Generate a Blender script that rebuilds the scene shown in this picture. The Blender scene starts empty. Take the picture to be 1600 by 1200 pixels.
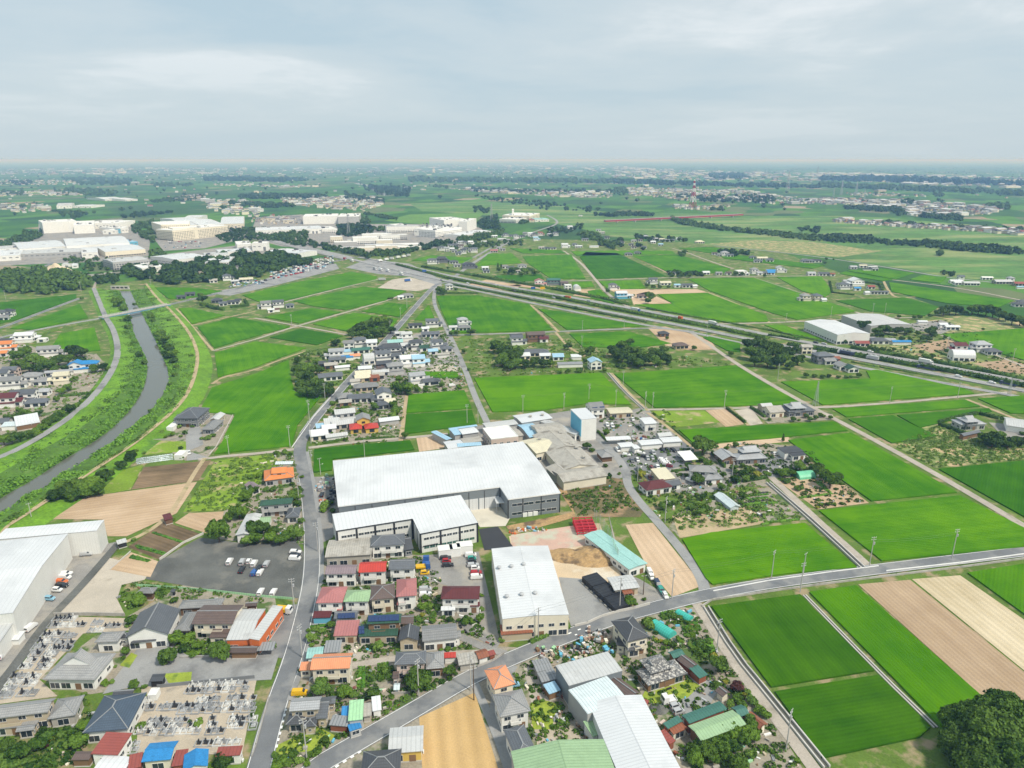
import bpy, math, random
import numpy as np
from mathutils import Vector, Matrix, noise as mnoise
R=math.radians
rnd=random.Random(7)
SC=bpy.context.scene
# ------------------------------------------------------------------ camera (drone at 148 m, looking 17.6 degrees down)
F=1108.0; HY=249.0; CH=148.0
PITCH=math.atan((600-HY)/F)
cam=bpy.data.cameras.new('camera'); camo=bpy.data.objects.new('camera',cam); SC.collection.objects.link(camo)
cam.sensor_fit='HORIZONTAL'; cam.sensor_width=36; cam.lens=36*F/1600; cam.clip_start=1; cam.clip_end=400000
camo.location=(0,0,CH); camo.rotation_euler=(math.pi/2-PITCH,0,0); SC.camera=camo
# ------------------------------------------------------------------ light
SKX=21.7; SUN_EL=52; SUN_AZ=128   # compass style: 0 = +y, 90 = +x
w=bpy.data.worlds.new('World'); SC.world=w; w.use_nodes=True
nt=w.node_tree; N=nt.nodes; L=nt.links; N.clear()
out=N.new('ShaderNodeOutputWorld'); bg=N.new('ShaderNodeBackground'); L.new(bg.outputs[0],out.inputs[0])
sky=N.new('ShaderNodeTexSky'); sky.sky_type='NISHITA'; sky.sun_disc=False; sky.sun_elevation=R(SUN_EL); sky.sun_rotation=R(SUN_AZ)
sky.altitude=0; sky.air_density=1.0; sky.dust_density=2.0; sky.ozone_density=1.0
tc=N.new('ShaderNodeTexCoord'); sep=N.new('ShaderNodeSeparateXYZ'); L.new(tc.outputs['Generated'],sep.inputs[0])
def mth(op,a,b=None,c=None,nn=N,ll=L,clamp=False):
 m=nn.new('ShaderNodeMath'); m.operation=op; m.use_clamp=clamp
 for i,v in enumerate((a,b,c)):
  if v is None: continue
  if isinstance(v,(int,float)): m.inputs[i].default_value=v
  else: ll.new(v,m.inputs[i])
 return m.outputs[0]
zc=mth('MAXIMUM',sep.outputs[2],0.0); zd=mth('ADD',zc,0.10)
cx=mth('DIVIDE',sep.outputs[0],zd); cy=mth('DIVIDE',sep.outputs[1],zd)
comb=N.new('ShaderNodeCombineXYZ'); L.new(cx,comb.inputs[0]); L.new(cy,comb.inputs[1])
def skynoise(scale,detail,rough,off,dist=0.0):
 mp=N.new('ShaderNodeMapping'); mp.inputs['Location'].default_value=off; L.new(comb.outputs[0],mp.inputs[0])
 n=N.new('ShaderNodeTexNoise'); n.inputs['Scale'].default_value=scale; n.inputs['Detail'].default_value=detail
 n.inputs['Roughness'].default_value=rough; n.inputs['Distortion'].default_value=dist; L.new(mp.outputs[0],n.inputs[0]); return n.outputs[0]
def ramp(fac,stops,nn=N,ll=L):
 r=nn.new('ShaderNodeValToRGB'); e=r.color_ramp.elements
 while len(e)>1: e.remove(e[-1])
 e[0].position=stops[0][0]; e[0].color=(*stops[0][1],1)
 for p,c in stops[1:]:
  x=e.new(p); x.color=(*c,1)
 ll.new(fac,r.inputs[0]); return r.outputs[0]
n1=skynoise(0.36,7,0.5,(SKX,1.7,0.3),0.6)
n2=skynoise(1.5,8,0.6,(7.3,2.2,1.0),0.3)
mix=mth('ADD',mth('MULTIPLY',n1,0.74),mth('MULTIPLY',n2,0.26))
# cloud layer brightness (in the same physical units as the sky: divided by the strength below)
SKYS=0.10
def k(r,g,b): return tuple(v/SKYS for v in (r,g,b))
cl=ramp(mix,[(0.40,(0.46,0.59,0.67)),(0.47,(0.53,0.635,0.695)),(0.52,(0.56,0.655,0.705)),(0.57,(0.61,0.69,0.73)),(0.64,(0.76,0.81,0.835))])
def mixc(f,a,b,nn=N,ll=L,mode='MIX'):
 m=nn.new('ShaderNodeMix'); m.data_type='RGBA'; m.blend_type=mode
 for s,v in ((m.inputs[0],f),(m.inputs[6],a),(m.inputs[7],b)):
  if isinstance(v,(int,float)): s.default_value=v
  elif isinstance(v,tuple): s.default_value=(*v,1)
  else: ll.new(v,s)
 return m.outputs[2]
hz=mth('SMOOTH_MIN',mth('MULTIPLY',zc,6.5),1.0,0.3)
hz=mth('SUBTRACT',1.0,hz,clamp=True)
cl=mixc(mth('MULTIPLY',hz,0.92),cl,(0.535,0.635,0.69))
clb=mixc(1.0,cl,(1/SKYS,1/SKYS,1/SKYS),mode='MULTIPLY')
m=mixc(0.90,sky.outputs[0],clb); L.new(m,bg.inputs[0]); bg.inputs[1].default_value=SKYS
sl=bpy.data.lights.new('sun','SUN'); sl.energy=3.5; sl.angle=R(6); sl.color=(1.0,0.94,0.83)
so=bpy.data.objects.new('sun',sl); SC.collection.objects.link(so)
d=Vector((math.sin(R(SUN_AZ))*math.cos(R(SUN_EL)),math.cos(R(SUN_AZ))*math.cos(R(SUN_EL)),math.sin(R(SUN_EL))))
so.rotation_euler=(-d).to_track_quat('-Z','Y').to_euler(); so.location=(0,0,400)
vs=SC.view_settings; vs.view_transform='Standard'; vs.look='None'; vs.exposure=0.16; vs.gamma=1; vs.use_curve_mapping=False
cy_=SC.cycles; cy_.max_bounces=5; cy_.diffuse_bounces=2; cy_.glossy_bounces=2; cy_.transmission_bounces=2; cy_.transparent_max_bounces=4; cy_.volume_bounces=0
cy_.use_denoising=True
try: cy_.sample_clamp_indirect=4
except Exception: pass
# ------------------------------------------------------------------ survey: photo point -> ground point
SP,CP=math.sin(PITCH),math.cos(PITCH)
def G(px,py,z=0.0):
 a=(px-800)/F; b=(600-py)/F
 dy=CP+b*SP; dz=-SP+b*CP
 t=(z-CH)/dz
 return (a*t,dy*t)
def proj(x,y,z=0):
 zz=z-CH; dep=y*CP-zz*SP; up=y*SP+zz*CP
 return (800+F*x/dep,600-F*up/dep)
def ppm(px,py):
 x,y=G(px,py); return F/(y*CP+CH*SP)
# ------------------------------------------------------------------ materials
MATS={}
def newmat(key):
 m=bpy.data.materials.new(key); m.use_nodes=True; MATS[key]=m
 return m,m.node_tree.nodes,m.node_tree.links,m.node_tree.nodes['Principled BSDF']
def M(key,col,rough=0.8,var=0.18,scale=0.35,fine=0.12,fscale=6.0,obj=False,objvar=0.0,ribs=0,rdark=0.82,bump=0.0,tile=False,stain=None,met=0.0,stretch=None,rot=0.0,spec=0.3):
 """procedural surface: base colour, broad patches, fine grain, optional roof ribs or tile courses, optional stains"""
 m,nn,ll,b=newmat(key)
 b.inputs['Roughness'].default_value=rough; b.inputs['Metallic'].default_value=met
 b.inputs['Specular IOR Level'].default_value=spec
 t=nn.new('ShaderNodeTexCoord'); g=nn.new('ShaderNodeNewGeometry')
 P=t.outputs['Object'] if obj else g.outputs['Position']
 mp=nn.new('ShaderNodeMapping'); ll.new(P,mp.inputs[0]); mp.inputs['Rotation'].default_value=(0,0,R(rot))
 if stretch: mp.inputs['Scale'].default_value=stretch
 def nz(sc,det,src):
  n=nn.new('ShaderNodeTexNoise'); n.inputs['Scale'].default_value=sc; n.inputs['Detail'].default_value=det; n.inputs['Roughness'].default_value=0.6; ll.new(src,n.inputs[0]); return n.outputs[0]
 mt=lambda op,a,b=None,c=None,cl=False: mth(op,a,b,c,nn,ll,cl)
 v=mt('MULTIPLY',mt('SUBTRACT',nz(scale,4,mp.outputs[0]),0.5),4*var)
 v2=mt('MULTIPLY',mt('SUBTRACT',nz(fscale,3,P),0.5),4*fine)
 f=mt('ADD',mt('ADD',v,v2),1.0)
 if objvar:
  oi=nn.new('ShaderNodeObjectInfo'); f=mt('MULTIPLY',f,mt('ADD',mt('MULTIPLY',oi.outputs['Random'],2*objvar),1-objvar))
 line=None
 if ribs or tile:
  sn=nn.new('ShaderNodeSeparateXYZ'); ll.new(t.outputs['Normal'],sn.inputs[0])
  so_=nn.new('ShaderNodeSeparateXYZ'); ll.new(t.outputs['Object'],so_.inputs[0])
  pick=mt('GREATER_THAN',mt('ABSOLUTE',sn.outputs[0]),mt('ABSOLUTE',sn.outputs[1]))
  co=mt('ADD',mt('MULTIPLY',so_.outputs[1],pick),mt('MULTIPLY',so_.outputs[0],mt('SUBTRACT',1.0,pick)))
  fr=mt('FRACT',mt('DIVIDE',co,ribs or 0.6))
  line=mt('LESS_THAN',fr,0.22 if not tile else 0.35)
  if tile:
   fr2=mt('FRACT',mt('DIVIDE',so_.outputs[2],0.28)); line=mt('MAXIMUM',mt('MULTIPLY',line,0.5),mt('LESS_THAN',fr2,0.28))
  f=mt('MULTIPLY',f,mt('SUBTRACT',1.0,mt('MULTIPLY',line,1-rdark)))
 cb=nn.new('ShaderNodeVectorMath'); cb.operation='SCALE'; cb.inputs[0].default_value=col; ll.new(f,cb.inputs[3])
 c=cb.outputs[0]
 if stain:
  s=nz(stain[1],6,mp.outputs[0]); r=nn.new('ShaderNodeMapRange'); r.inputs[1].default_value=stain[2]; r.inputs[2].default_value=stain[3]; ll.new(s,r.inputs[0])
  c=mixc(r.outputs[0],c,stain[0],nn,ll)
 ll.new(c,b.inputs['Base Color'])
 if bump or ribs or tile:
  bp=nn.new('ShaderNodeBump'); bp.inputs['Strength'].default_value=0.5; bp.inputs['Distance'].default_value=bump or 0.04
  hsrc=mt('ADD',nz(fscale,3,P),line) if line is not None else nz(fscale*0.6,4,P)
  ll.new(hsrc,bp.inputs['Height']); ll.new(bp.outputs[0],b.inputs['Normal'])
 return m
def foliage(key,c1,c2,scale=1.2,sc2=0.25):
 m,nn,ll,b=newmat(key); b.inputs['Roughness'].default_value=0.75; b.inputs['Specular IOR Level'].default_value=0.2
 g=nn.new('ShaderNodeNewGeometry'); oi=nn.new('ShaderNodeObjectInfo')
 n=nn.new('ShaderNodeTexNoise'); n.inputs['Scale'].default_value=scale; n.inputs['Detail'].default_value=4; ll.new(g.outputs['Position'],n.inputs[0])
 n2=nn.new('ShaderNodeTexNoise'); n2.inputs['Scale'].default_value=sc2; n2.inputs['Detail'].default_value=2; ll.new(g.outputs['Position'],n2.inputs[0])
 f=mth('ADD',mth('MULTIPLY',n.outputs[0],0.9,None,nn,ll),mth('ADD',mth('MULTIPLY',n2.outputs[0],0.7,None,nn,ll),mth('MULTIPLY',oi.outputs['Random'],0.45,None,nn,ll),None,nn,ll),None,nn,ll)
 r=nn.new('ShaderNodeMapRange'); r.inputs[1].default_value=0.70; r.inputs[2].default_value=1.30; ll.new(f,r.inputs[0])
 c=mixc(r.outputs[0],c1,c2,nn,ll); ll.new(c,b.inputs['Base Color']); return m
# crops and ground
def field_mat(key,col,col2,rot,rows=1.2,amp=0.10):
 """rice or ploughed soil: rows across the field, large soft patches"""
 m,nn,ll,b=newmat(key); b.inputs['Roughness'].default_value=0.85; b.inputs['Specular IOR Level'].default_value=0.05
 mt=lambda op,a,b=None,c=None,cl=False: mth(op,a,b,c,nn,ll,cl)
 g=nn.new('ShaderNodeNewGeometry'); tc_=nn.new('ShaderNodeTexCoord'); mp=nn.new('ShaderNodeMapping'); ll.new(tc_.outputs['Object'],mp.inputs[0])
 st=nn.new('ShaderNodeMapping'); st.inputs['Scale'].default_value=(0.012,0.22,0.1); ll.new(mp.outputs[0],st.inputs[0])
 def nz(sc,det,src,ro=.6):
  n=nn.new('ShaderNodeTexNoise'); n.inputs['Scale'].default_value=sc; n.inputs['Detail'].default_value=det; n.inputs['Roughness'].default_value=ro; ll.new(src,n.inputs[0]); return n.outputs[0]
 a=nz(1.0,5,st.outputs[0]); p=nz(0.035,4,g.outputs['Position']); q=nz(2.2,3,g.outputs['Position'])
 sp=nn.new('ShaderNodeSeparateXYZ'); ll.new(mp.outputs[0],sp.inputs[0])
 rw=mt('SINE',mt('MULTIPLY',sp.outputs[1],2*math.pi/rows))
 oi=nn.new('ShaderNodeObjectInfo')
 f=mt('ADD',mt('MULTIPLY',mt('SUBTRACT',a,0.5),1.5),mt('MULTIPLY',mt('SUBTRACT',p,0.5),2.6))
 f=mt('ADD',f,mt('MULTIPLY',mt('SUBTRACT',oi.outputs['Random'],0.5),0.55))
 f=mt('ADD',f,0.5,None,True)
 c=mixc(f,col,col2,nn,ll)
 g2=mt('ADD',mt('ADD',1.0,mt('MULTIPLY',rw,amp)),mt('MULTIPLY',mt('SUBTRACT',q,0.5),0.5))
 vm=nn.new('ShaderNodeVectorMath'); vm.operation='SCALE'; ll.new(c,vm.inputs[0]); ll.new(g2,vm.inputs[3]); ll.new(vm.outputs[0],b.inputs['Base Color'])
 bp=nn.new('ShaderNodeBump'); bp.inputs['Strength'].default_value=0.4; bp.inputs['Distance'].default_value=0.15
 ll.new(mt('ADD',q,mt('MULTIPLY',rw,0.3)),bp.inputs['Height']); ll.new(bp.outputs[0],b.inputs['Normal'])
 return m
field_mat('rice',(0.038,0.148,0.0004),(0.098,0.245,0.001),20,1.2,0.05)
field_mat('rice_b',(0.036,0.140,0.0005),(0.078,0.215,0.001),-60,1.2,0.05)
field_mat('rice_dark',(0.024,0.108,0.0005),(0.052,0.165,0.001),20,1.2,0.05)
field_mat('rice_deep',(0.024,0.092,0.0005),(0.056,0.152,0.001),-60,1.3,0.06)
field_mat('plough',(0.33,0.235,0.15),(0.45,0.335,0.225),-40,1.6,0.07)
field_mat('plough_v',(0.45,0.30,0.13),(0.56,0.38,0.18),70,4.4,0.08)
field_mat('dry',(0.42,0.34,0.21),(0.60,0.51,0.36),-40,2.2,0.07)
field_mat('tan_soil',(0.42,0.30,0.19),(0.56,0.42,0.29),25,2.5,0.05)
field_mat('brown_soil',(0.115,0.085,0.05),(0.27,0.19,0.115),10,2.0,0.1)
M('verge',(0.095,0.16,0.02),0.9,0.35,0.06,0.25,1.4,bump=0.2,stain=((0.32,0.25,0.15),0.11,0.52,0.64))
M('bank_grass',(0.125,0.26,0.014),0.9,0.35,0.05,0.30,0.8,bump=0.5,stain=((0.075,0.17,0.02),0.09,0.52,0.66))
M('bank_rough',(0.075,0.16,0.016),0.9,0.35,0.10,0.35,0.7,bump=0.6,stain=((0.12,0.21,0.04),0.12,0.55,0.68))
M('weeds',(0.17,0.27,0.02),0.9,0.3,0.05,0.25,1.2,bump=0.2,stain=((0.40,0.32,0.18),0.09,0.54,0.64))
M('rough_grass',(0.19,0.235,0.075),0.9,0.3,0.06,0.28,1.0,bump=0.3,stain=((0.48,0.36,0.20),0.11,0.50,0.60))
M('moss_lawn',(0.27,0.34,0.04),0.9,0.25,0.12,0.2,1.5,bump=0.1,stain=((0.10,0.17,0.03),0.2,0.55,0.70))
M('yard',(0.31,0.275,0.215),0.92,0.28,0.10,0.22,1.6,bump=0.08,stain=((0.085,0.135,0.035),0.10,0.53,0.60))
M('yard_grey',(0.26,0.25,0.235),0.9,0.25,0.12,0.18,2.0,bump=0.04,stain=((0.36,0.33,0.28),0.08,0.50,0.66))
M('gravel_dark',(0.115,0.118,0.110),0.9,0.35,0.07,0.30,2.5,bump=0.05,stain=((0.235,0.225,0.195),0.05,0.55,0.70))
M('gravel_pale',(0.46,0.41,0.34),0.9,0.16,0.08,0.15,2.5,bump=0.05,stain=((0.29,0.25,0.19),0.10,0.56,0.70))
M('sand_yard',(0.56,0.44,0.30),0.9,0.15,0.08,0.15,2.0,bump=0.08,stain=((0.64,0.58,0.48),0.07,0.50,0.62))
M('temple_sand',(0.44,0.375,0.29),0.9,0.15,0.15,0.15,2.5,bump=0.04,stain=((0.24,0.22,0.19),0.16,0.56,0.70))
M('red_ground',(0.52,0.35,0.28),0.9,0.12,0.12,0.12,2.5,stain=((0.47,0.47,0.37),0.07,0.46,0.56))
M('mud',(0.135,0.115,0.055),0.9,0.3,0.07,0.3,1.3,bump=0.1,stain=((0.34,0.22,0.125),0.10,0.50,0.64))
M('asphalt',(0.165,0.172,0.180),0.85,0.15,0.09,0.10,3.0,stain=((0.245,0.245,0.24),0.07,0.47,0.58))
M('asphalt_light',(0.29,0.29,0.285),0.88,0.12,0.08,0.10,2.0,stain=((0.17,0.17,0.17),0.07,0.52,0.68))
M('asphalt_black',(0.045,0.047,0.052),0.8,0.15,0.1,0.1,2.0)
M('track',(0.40,0.355,0.30),0.92,0.15,0.12,0.16,2.0,bump=0.03,stain=((0.26,0.23,0.18),0.2,0.55,0.7))
M('dirt_path',(0.42,0.33,0.20),0.92,0.18,0.12,0.16,2.0,bump=0.03,stain=((0.20,0.22,0.07),0.15,0.54,0.66))
M('concrete',(0.52,0.50,0.46),0.85,0.10,0.15,0.08,2.5,stain=((0.36,0.34,0.30),0.15,0.56,0.72))
M('concrete_yard',(0.58,0.54,0.45),0.85,0.08,0.15,0.06,2.5,stain=((0.46,0.43,0.36),0.10,0.56,0.72))
M('paint_white',(0.78,0.78,0.76),0.7,0.1,0.6,0.15,4)
M('ditch_dark',(0.10,0.10,0.08),0.9,0.2,0.3,0.2,3)
M('floodplain',(0.085,0.19,0.035),0.95,0.35,0.008,0.30,0.07,bump=0.8,stain=((0.235,0.28,0.10),0.007,0.5,0.62),stretch=(0.6,2.2,1),rot=-14)
M('levee_grass',(0.11,0.23,0.03),0.95,0.2,0.02,0.2,0.2)
# built things
WALLS={'white':(0.76,0.755,0.72),'cream':(0.72,0.66,0.53),'beige':(0.50,0.42,0.30),'greyw':(0.42,0.42,0.41),'brownw':(0.16,0.095,0.055),'yellow':(0.60,0.42,0.10),'bluew':(0.14,0.42,0.58),'pinkw':(0.62,0.50,0.44),'orangew':(0.62,0.16,0.05),'dkgrey':(0.20,0.21,0.22),'rustw':(0.26,0.09,0.05),'wood':(0.22,0.13,0.07),'paleg':(0.50,0.56,0.50),'stone':(0.42,0.39,0.34),'black':(0.03,0.03,0.033)}
for k_,c in WALLS.items(): M('w_'+k_,c,0.8,0.07,0.3,0.04,3,obj=True,objvar=0.08)
TILES={'slate':(0.115,0.125,0.140),'grey':(0.27,0.27,0.268),'dark':(0.062,0.066,0.074),'navy':(0.055,0.080,0.115),'brown':(0.115,0.080,0.068),'silver':(0.38,0.39,0.405)}
for k_,c in TILES.items(): M('r_'+k_,c,0.48,0.14,0.35,0.14,2.5,obj=True,objvar=0.20,tile=True,rdark=0.72,spec=0.6)
M('r_old',(0.15,0.15,0.15),0.7,0.35,0.7,0.5,2.2,obj=True,tile=True,rdark=0.7,stain=((0.50,0.48,0.44),1.3,0.50,0.60))
PAINTS={'orange':(0.68,0.235,0.075),'terracotta':(0.70,0.29,0.15),'red':(0.46,0.055,0.04),'maroon':(0.115,0.030,0.032),'pink':(0.40,0.165,0.16),'redmetal':(0.29,0.08,0.065),'green':(0.29,0.43,0.25),'dkgreen':(0.035,0.090,0.060),'teal':(0.30,0.52,0.49),'tealg':(0.055,0.155,0.125),'blue':(0.045,0.25,0.56),'sky':(0.33,0.52,0.66),'purple':(0.24,0.19,0.205),'mint':(0.36,0.62,0.36),'rust':(0.27,0.10,0.055),'khaki':(0.60,0.56,0.42)}
for k_,c in PAINTS.items(): M('r_'+k_,c,0.55,0.10,0.4,0.08,2.5,obj=True,objvar=0.06,ribs=0.9 if k_ not in('orange','terracotta') else 0.6,rdark=0.80)
M('r_white',(0.64,0.655,0.67),0.45,0.05,0.08,0.03,2,obj=True,ribs=1.5,rdark=0.90,spec=0.4,stain=((0.50,0.515,0.53),0.05,0.50,0.72))
M('r_whiteb',(0.60,0.62,0.64),0.45,0.06,0.08,0.03,2,obj=True,ribs=1.0,rdark=0.87,spec=0.4,stain=((0.50,0.52,0.54),0.12,0.55,0.75))
M('r_lgrey',(0.50,0.51,0.51),0.6,0.08,0.15,0.05,2,obj=True,ribs=1.2,rdark=0.86,stain=((0.34,0.34,0.34),0.2,0.55,0.75))
M('r_asbestos',(0.41,0.39,0.35),0.85,0.15,0.18,0.12,1.5,obj=True,ribs=0.9,rdark=0.80,stain=((0.22,0.20,0.17),0.16,0.50,0.68))
M('r_panel',(0.27,0.28,0.29),0.4,0.1,0.3,0.1,3,obj=True,ribs=0.9,rdark=0.6)
M('r_flatwhite',(0.72,0.72,0.70),0.7,0.06,0.12,0.05,2,obj=True,stain=((0.55,0.54,0.52),0.2,0.55,0.72))
M('r_tarp',(0.03,0.21,0.48),0.5,0.18,0.8,0.25,3.5,obj=True,bump=0.15)
M('r_film',(0.60,0.68,0.70),0.3,0.12,0.5,0.1,3,obj=True,ribs=0.9,rdark=0.7,spec=0.6)
M('r_tealfilm',(0.055,0.46,0.38),0.4,0.12,0.5,0.1,3,obj=True,ribs=0.8,rdark=0.72,spec=0.5)
M('r_mintfilm',(0.17,0.55,0.33),0.4,0.12,0.5,0.1,3,obj=True,ribs=0.8,rdark=0.72,spec=0.5)
M('cladding',(0.20,0.225,0.245),0.5,0.05,0.2,0.03,3,obj=True,ribs=0.5,rdark=0.88)
M('clad_white',(0.70,0.70,0.67),0.6,0.05,0.2,0.04,3,obj=True,ribs=0.9,rdark=0.93,stain=((0.55,0.53,0.48),0.25,0.6,0.8))
M('trim_black',(0.030,0.032,0.036),0.5,0.05,0.3,0.03,3,obj=True)
M('trim_white',(0.76,0.76,0.74),0.6,0.05,0.3,0.03,3,obj=True)
M('ridge_cap',(0.26,0.27,0.28),0.6,0.1,0.5,0.1,3,obj=True)
M('pane',(0.030,0.040,0.050),0.12,0.3,0.6,0.1,3,spec=0.8)
M('pane_green',(0.05,0.13,0.10),0.15,0.3,0.6,0.1,3,spec=0.8)
M('solar',(0.020,0.040,0.12),0.18,0.1,0.4,0.05,3,obj=True,spec=0.8)
M('metal_grey',(0.42,0.43,0.44),0.5,0.1,0.5,0.05,3,obj=True)
M('metal_dark',(0.07,0.07,0.075),0.6,0.1,0.5,0.05,3,obj=True)
M('pole_concrete',(0.42,0.41,0.39),0.8,0.1,0.5,0.05,3,obj=True)
M('cable',(0.10,0.11,0.11),0.6)
M('stone_wall',(0.40,0.38,0.35),0.9,0.18,0.3,0.14,2,obj=False,stain=((0.22,0.21,0.19),0.25,0.52,0.7))
M('grave_grey',(0.36,0.37,0.38),0.35,0.15,0.7,0.1,4,objvar=0.3,spec=0.5)
M('grave_white',(0.62,0.62,0.60),0.5,0.12,0.7,0.1,4,objvar=0.15)
M('grave_black',(0.035,0.037,0.042),0.2,0.1,0.7,0.1,4,spec=0.7)
M('bark',(0.11,0.08,0.055),0.95,0.2,0.8,0.2,5,obj=True)
M('tyre',(0.02,0.02,0.02),0.9); M('rim',(0.45,0.45,0.46),0.3)
M('red_paint',(0.50,0.035,0.05),0.5,0.12,0.3,0.08,3,obj=True); M('girder_blue',(0.16,0.36,0.50),0.5,0.1,0.3,0.05,3,obj=True)
M('bridge_red',(0.36,0.045,0.06),0.6,0.1,0.05,0.05,1,obj=True)
M('soil_pile',(0.44,0.29,0.14),0.95,0.25,0.12,0.25,1.2,bump=0.2,stain=((0.145,0.10,0.06),0.12,0.46,0.58))
M('sand_pile',(0.62,0.52,0.38),0.95,0.15,0.08,0.15,1.2,bump=0.2)
M('tarp_black',(0.028,0.030,0.035),0.5,0.2,0.8,0.2,3,obj=True,ribs=1.4,rdark=0.5,bump=0.1)
CARC={'white':(0.74,0.74,0.73),'silver':(0.42,0.43,0.44),'black':(0.022,0.023,0.026),'blue':(0.035,0.11,0.33),'red':(0.36,0.02,0.025),'yellow':(0.72,0.42,0.01),'orange':(0.60,0.14,0.03),'lightblue':(0.22,0.43,0.56),'green':(0.04,0.30,0.24),'maroon':(0.19,0.02,0.035),'grey':(0.13,0.135,0.14),'navy':(0.03,0.045,0.09)}
for k_,c in CARC.items(): M('car_'+k_,c,0.25,0.03,0.5,0.0,3,spec=0.6)
M('lamp_lens',(0.7,0.7,0.66),0.2); M('tail_lens',(0.4,0.02,0.02),0.2)
M('junk',(0.42,0.34,0.26),0.8,0.3,0.6,0.3,3,obj=False,stain=((0.20,0.06,0.05),0.6,0.5,0.62))
# foliage
foliage('leaf_dark',(0.014,0.042,0.006),(0.105,0.185,0.024)); foliage('leaf_mid',(0.020,0.060,0.006),(0.135,0.235,0.025))
foliage('leaf_light',(0.06,0.13,0.02),(0.17,0.27,0.045)); foliage('leaf_yellow',(0.16,0.19,0.02),(0.40,0.38,0.05)); foliage('leaf_red',(0.05,0.02,0.02),(0.13,0.05,0.04))
foliage('leaf_hedge',(0.018,0.055,0.008),(0.085,0.165,0.022)); foliage('leaf_far',(0.014,0.044,0.008),(0.085,0.155,0.022),0.3,0.05)
foliage('crop',(0.05,0.15,0.015),(0.15,0.30,0.035),1.5,0.3)
m,nn,ll,b=newmat('water'); b.inputs['Base Color'].default_value=(0.12,0.123,0.10,1); b.inputs['Roughness'].default_value=0.12; b.inputs['IOR'].default_value=1.33; b.inputs['Specular IOR Level'].default_value=0.8
g=nn.new('ShaderNodeNewGeometry'); n=nn.new('ShaderNodeTexNoise'); n.inputs['Scale'].default_value=0.5; n.inputs['Detail'].default_value=5; ll.new(g.outputs['Position'],n.inputs[0])
bp=nn.new('ShaderNodeBump'); bp.inputs['Strength'].default_value=0.25; bp.inputs['Distance'].default_value=0.10; ll.new(n.outputs[0],bp.inputs['Height']); ll.new(bp.outputs[0],b.inputs['Normal'])
# ------------------------------------------------------------------ mesh helpers
COL=SC.collection
class MB:
 def __init__(s): s.v=[]; s.f=[]; s.m=[]; s.mats=[]
 def mi(s,mat):
  if mat not in s.mats: s.mats.append(mat)
  return s.mats.index(mat)
 def add(s,vs_,fs,mat):
  o=len(s.v); s.v+=[tuple(p) for p in vs_]; i=s.mi(mat)
  for f in fs: s.f.append(tuple(o+q for q in f)); s.m.append(i)
  return s
 def box(s,x0,y0,z0,x1,y1,z1,mat,bottom=False):
  v=[(x0,y0,z0),(x1,y0,z0),(x1,y1,z0),(x0,y1,z0),(x0,y0,z1),(x1,y0,z1),(x1,y1,z1),(x0,y1,z1)]
  f=[(4,5,6,7),(0,1,5,4),(1,2,6,5),(2,3,7,6),(3,0,4,7)]
  if bottom: f.append((3,2,1,0))
  return s.add(v,f,mat)
 def rbox(s,c,u,hw,hd,z0,z1,mat):
  """box centred at c, long axis u (unit), half sizes hw along u and hd across"""
  ux,uy=u; q=[]
  for z in (z0,z1):
   for a,b_ in ((-hw,-hd),(hw,-hd),(hw,hd),(-hw,hd)): q.append((c[0]+a*ux-b_*uy,c[1]+a*uy+b_*ux,z))
  return s.add(q,[(4,5,6,7),(0,1,5,4),(1,2,6,5),(2,3,7,6),(3,0,4,7)],mat)
 def tube(s,p0,p1,r0,r1,mat,n=6):
  p0=Vector(p0); p1=Vector(p1); d=(p1-p0).normalized(); a=d.orthogonal().normalized(); b_=d.cross(a)
  v=[]
  for p,r in ((p0,r0),(p1,r1)):
   for i in range(n):
    t=2*math.pi*i/n; v.append(p+(a*math.cos(t)+b_*math.sin(t))*r)
  return s.add(v,[(i,(i+1)%n,n+(i+1)%n,n+i) for i in range(n)]+[tuple(range(n,2*n))],mat)
 def mesh(s,name):
  me=bpy.data.meshes.new(name); me.from_pydata(s.v,[],s.f)
  for x in s.mats: me.materials.append(MATS[x])
  if len(s.mats)>1: me.polygons.foreach_set('material_index',s.m)
  me.update(); return me
 def build(s,name,parent=None,loc=None,rz=0):
  return link(name,s.mesh(name),parent,loc,rz)
def link(name,data,parent=None,loc=None,rz=0,scale=None):
 o=bpy.data.objects.new(name,data); COL.objects.link(o)
 if loc is not None: o.location=loc if len(loc)==3 else (*loc,0)
 if rz: o.rotation_euler=(0,0,rz)
 if scale: o.scale=scale
 if parent is not None: o.parent=parent
 return o
REG=[]
def reg(o,label,cat,group=None,kind=None):
 o['category']=cat
 if group: o['group']=group
 if kind: o['kind']=kind
 x,y=o.location[0],o.location[1]
 REG.append([o,label,proj(x,y) if y>10 else (0,0)]); return o
def empty(name,x,y,rz=0,z=0):
 o=bpy.data.objects.new(name,None); o.empty_display_size=1; COL.objects.link(o); o.location=(x,y,z); o.rotation_euler=(0,0,rz); return o
def struct(o,label=None):
 o['kind']='structure'
 if label: o['label']=label
 return o
def npmesh(name,V,Fq,mat):
 """fast mesh from arrays of quads (n,4) or tris (n,3)"""
 me=bpy.data.meshes.new(name); k_=Fq.shape[1]
 me.vertices.add(len(V)); me.vertices.foreach_set('co',np.asarray(V,dtype=np.float32).ravel())
 me.loops.add(Fq.size); me.loops.foreach_set('vertex_index',Fq.ravel().astype(np.int32))
 me.polygons.add(len(Fq)); me.polygons.foreach_set('loop_start',np.arange(0,Fq.size,k_,dtype=np.int32)); me.polygons.foreach_set('loop_total',np.full(len(Fq),k_,dtype=np.int32))
 me.materials.append(MATS[mat]); me.update(calc_edges=True); me.validate(); return me
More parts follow.
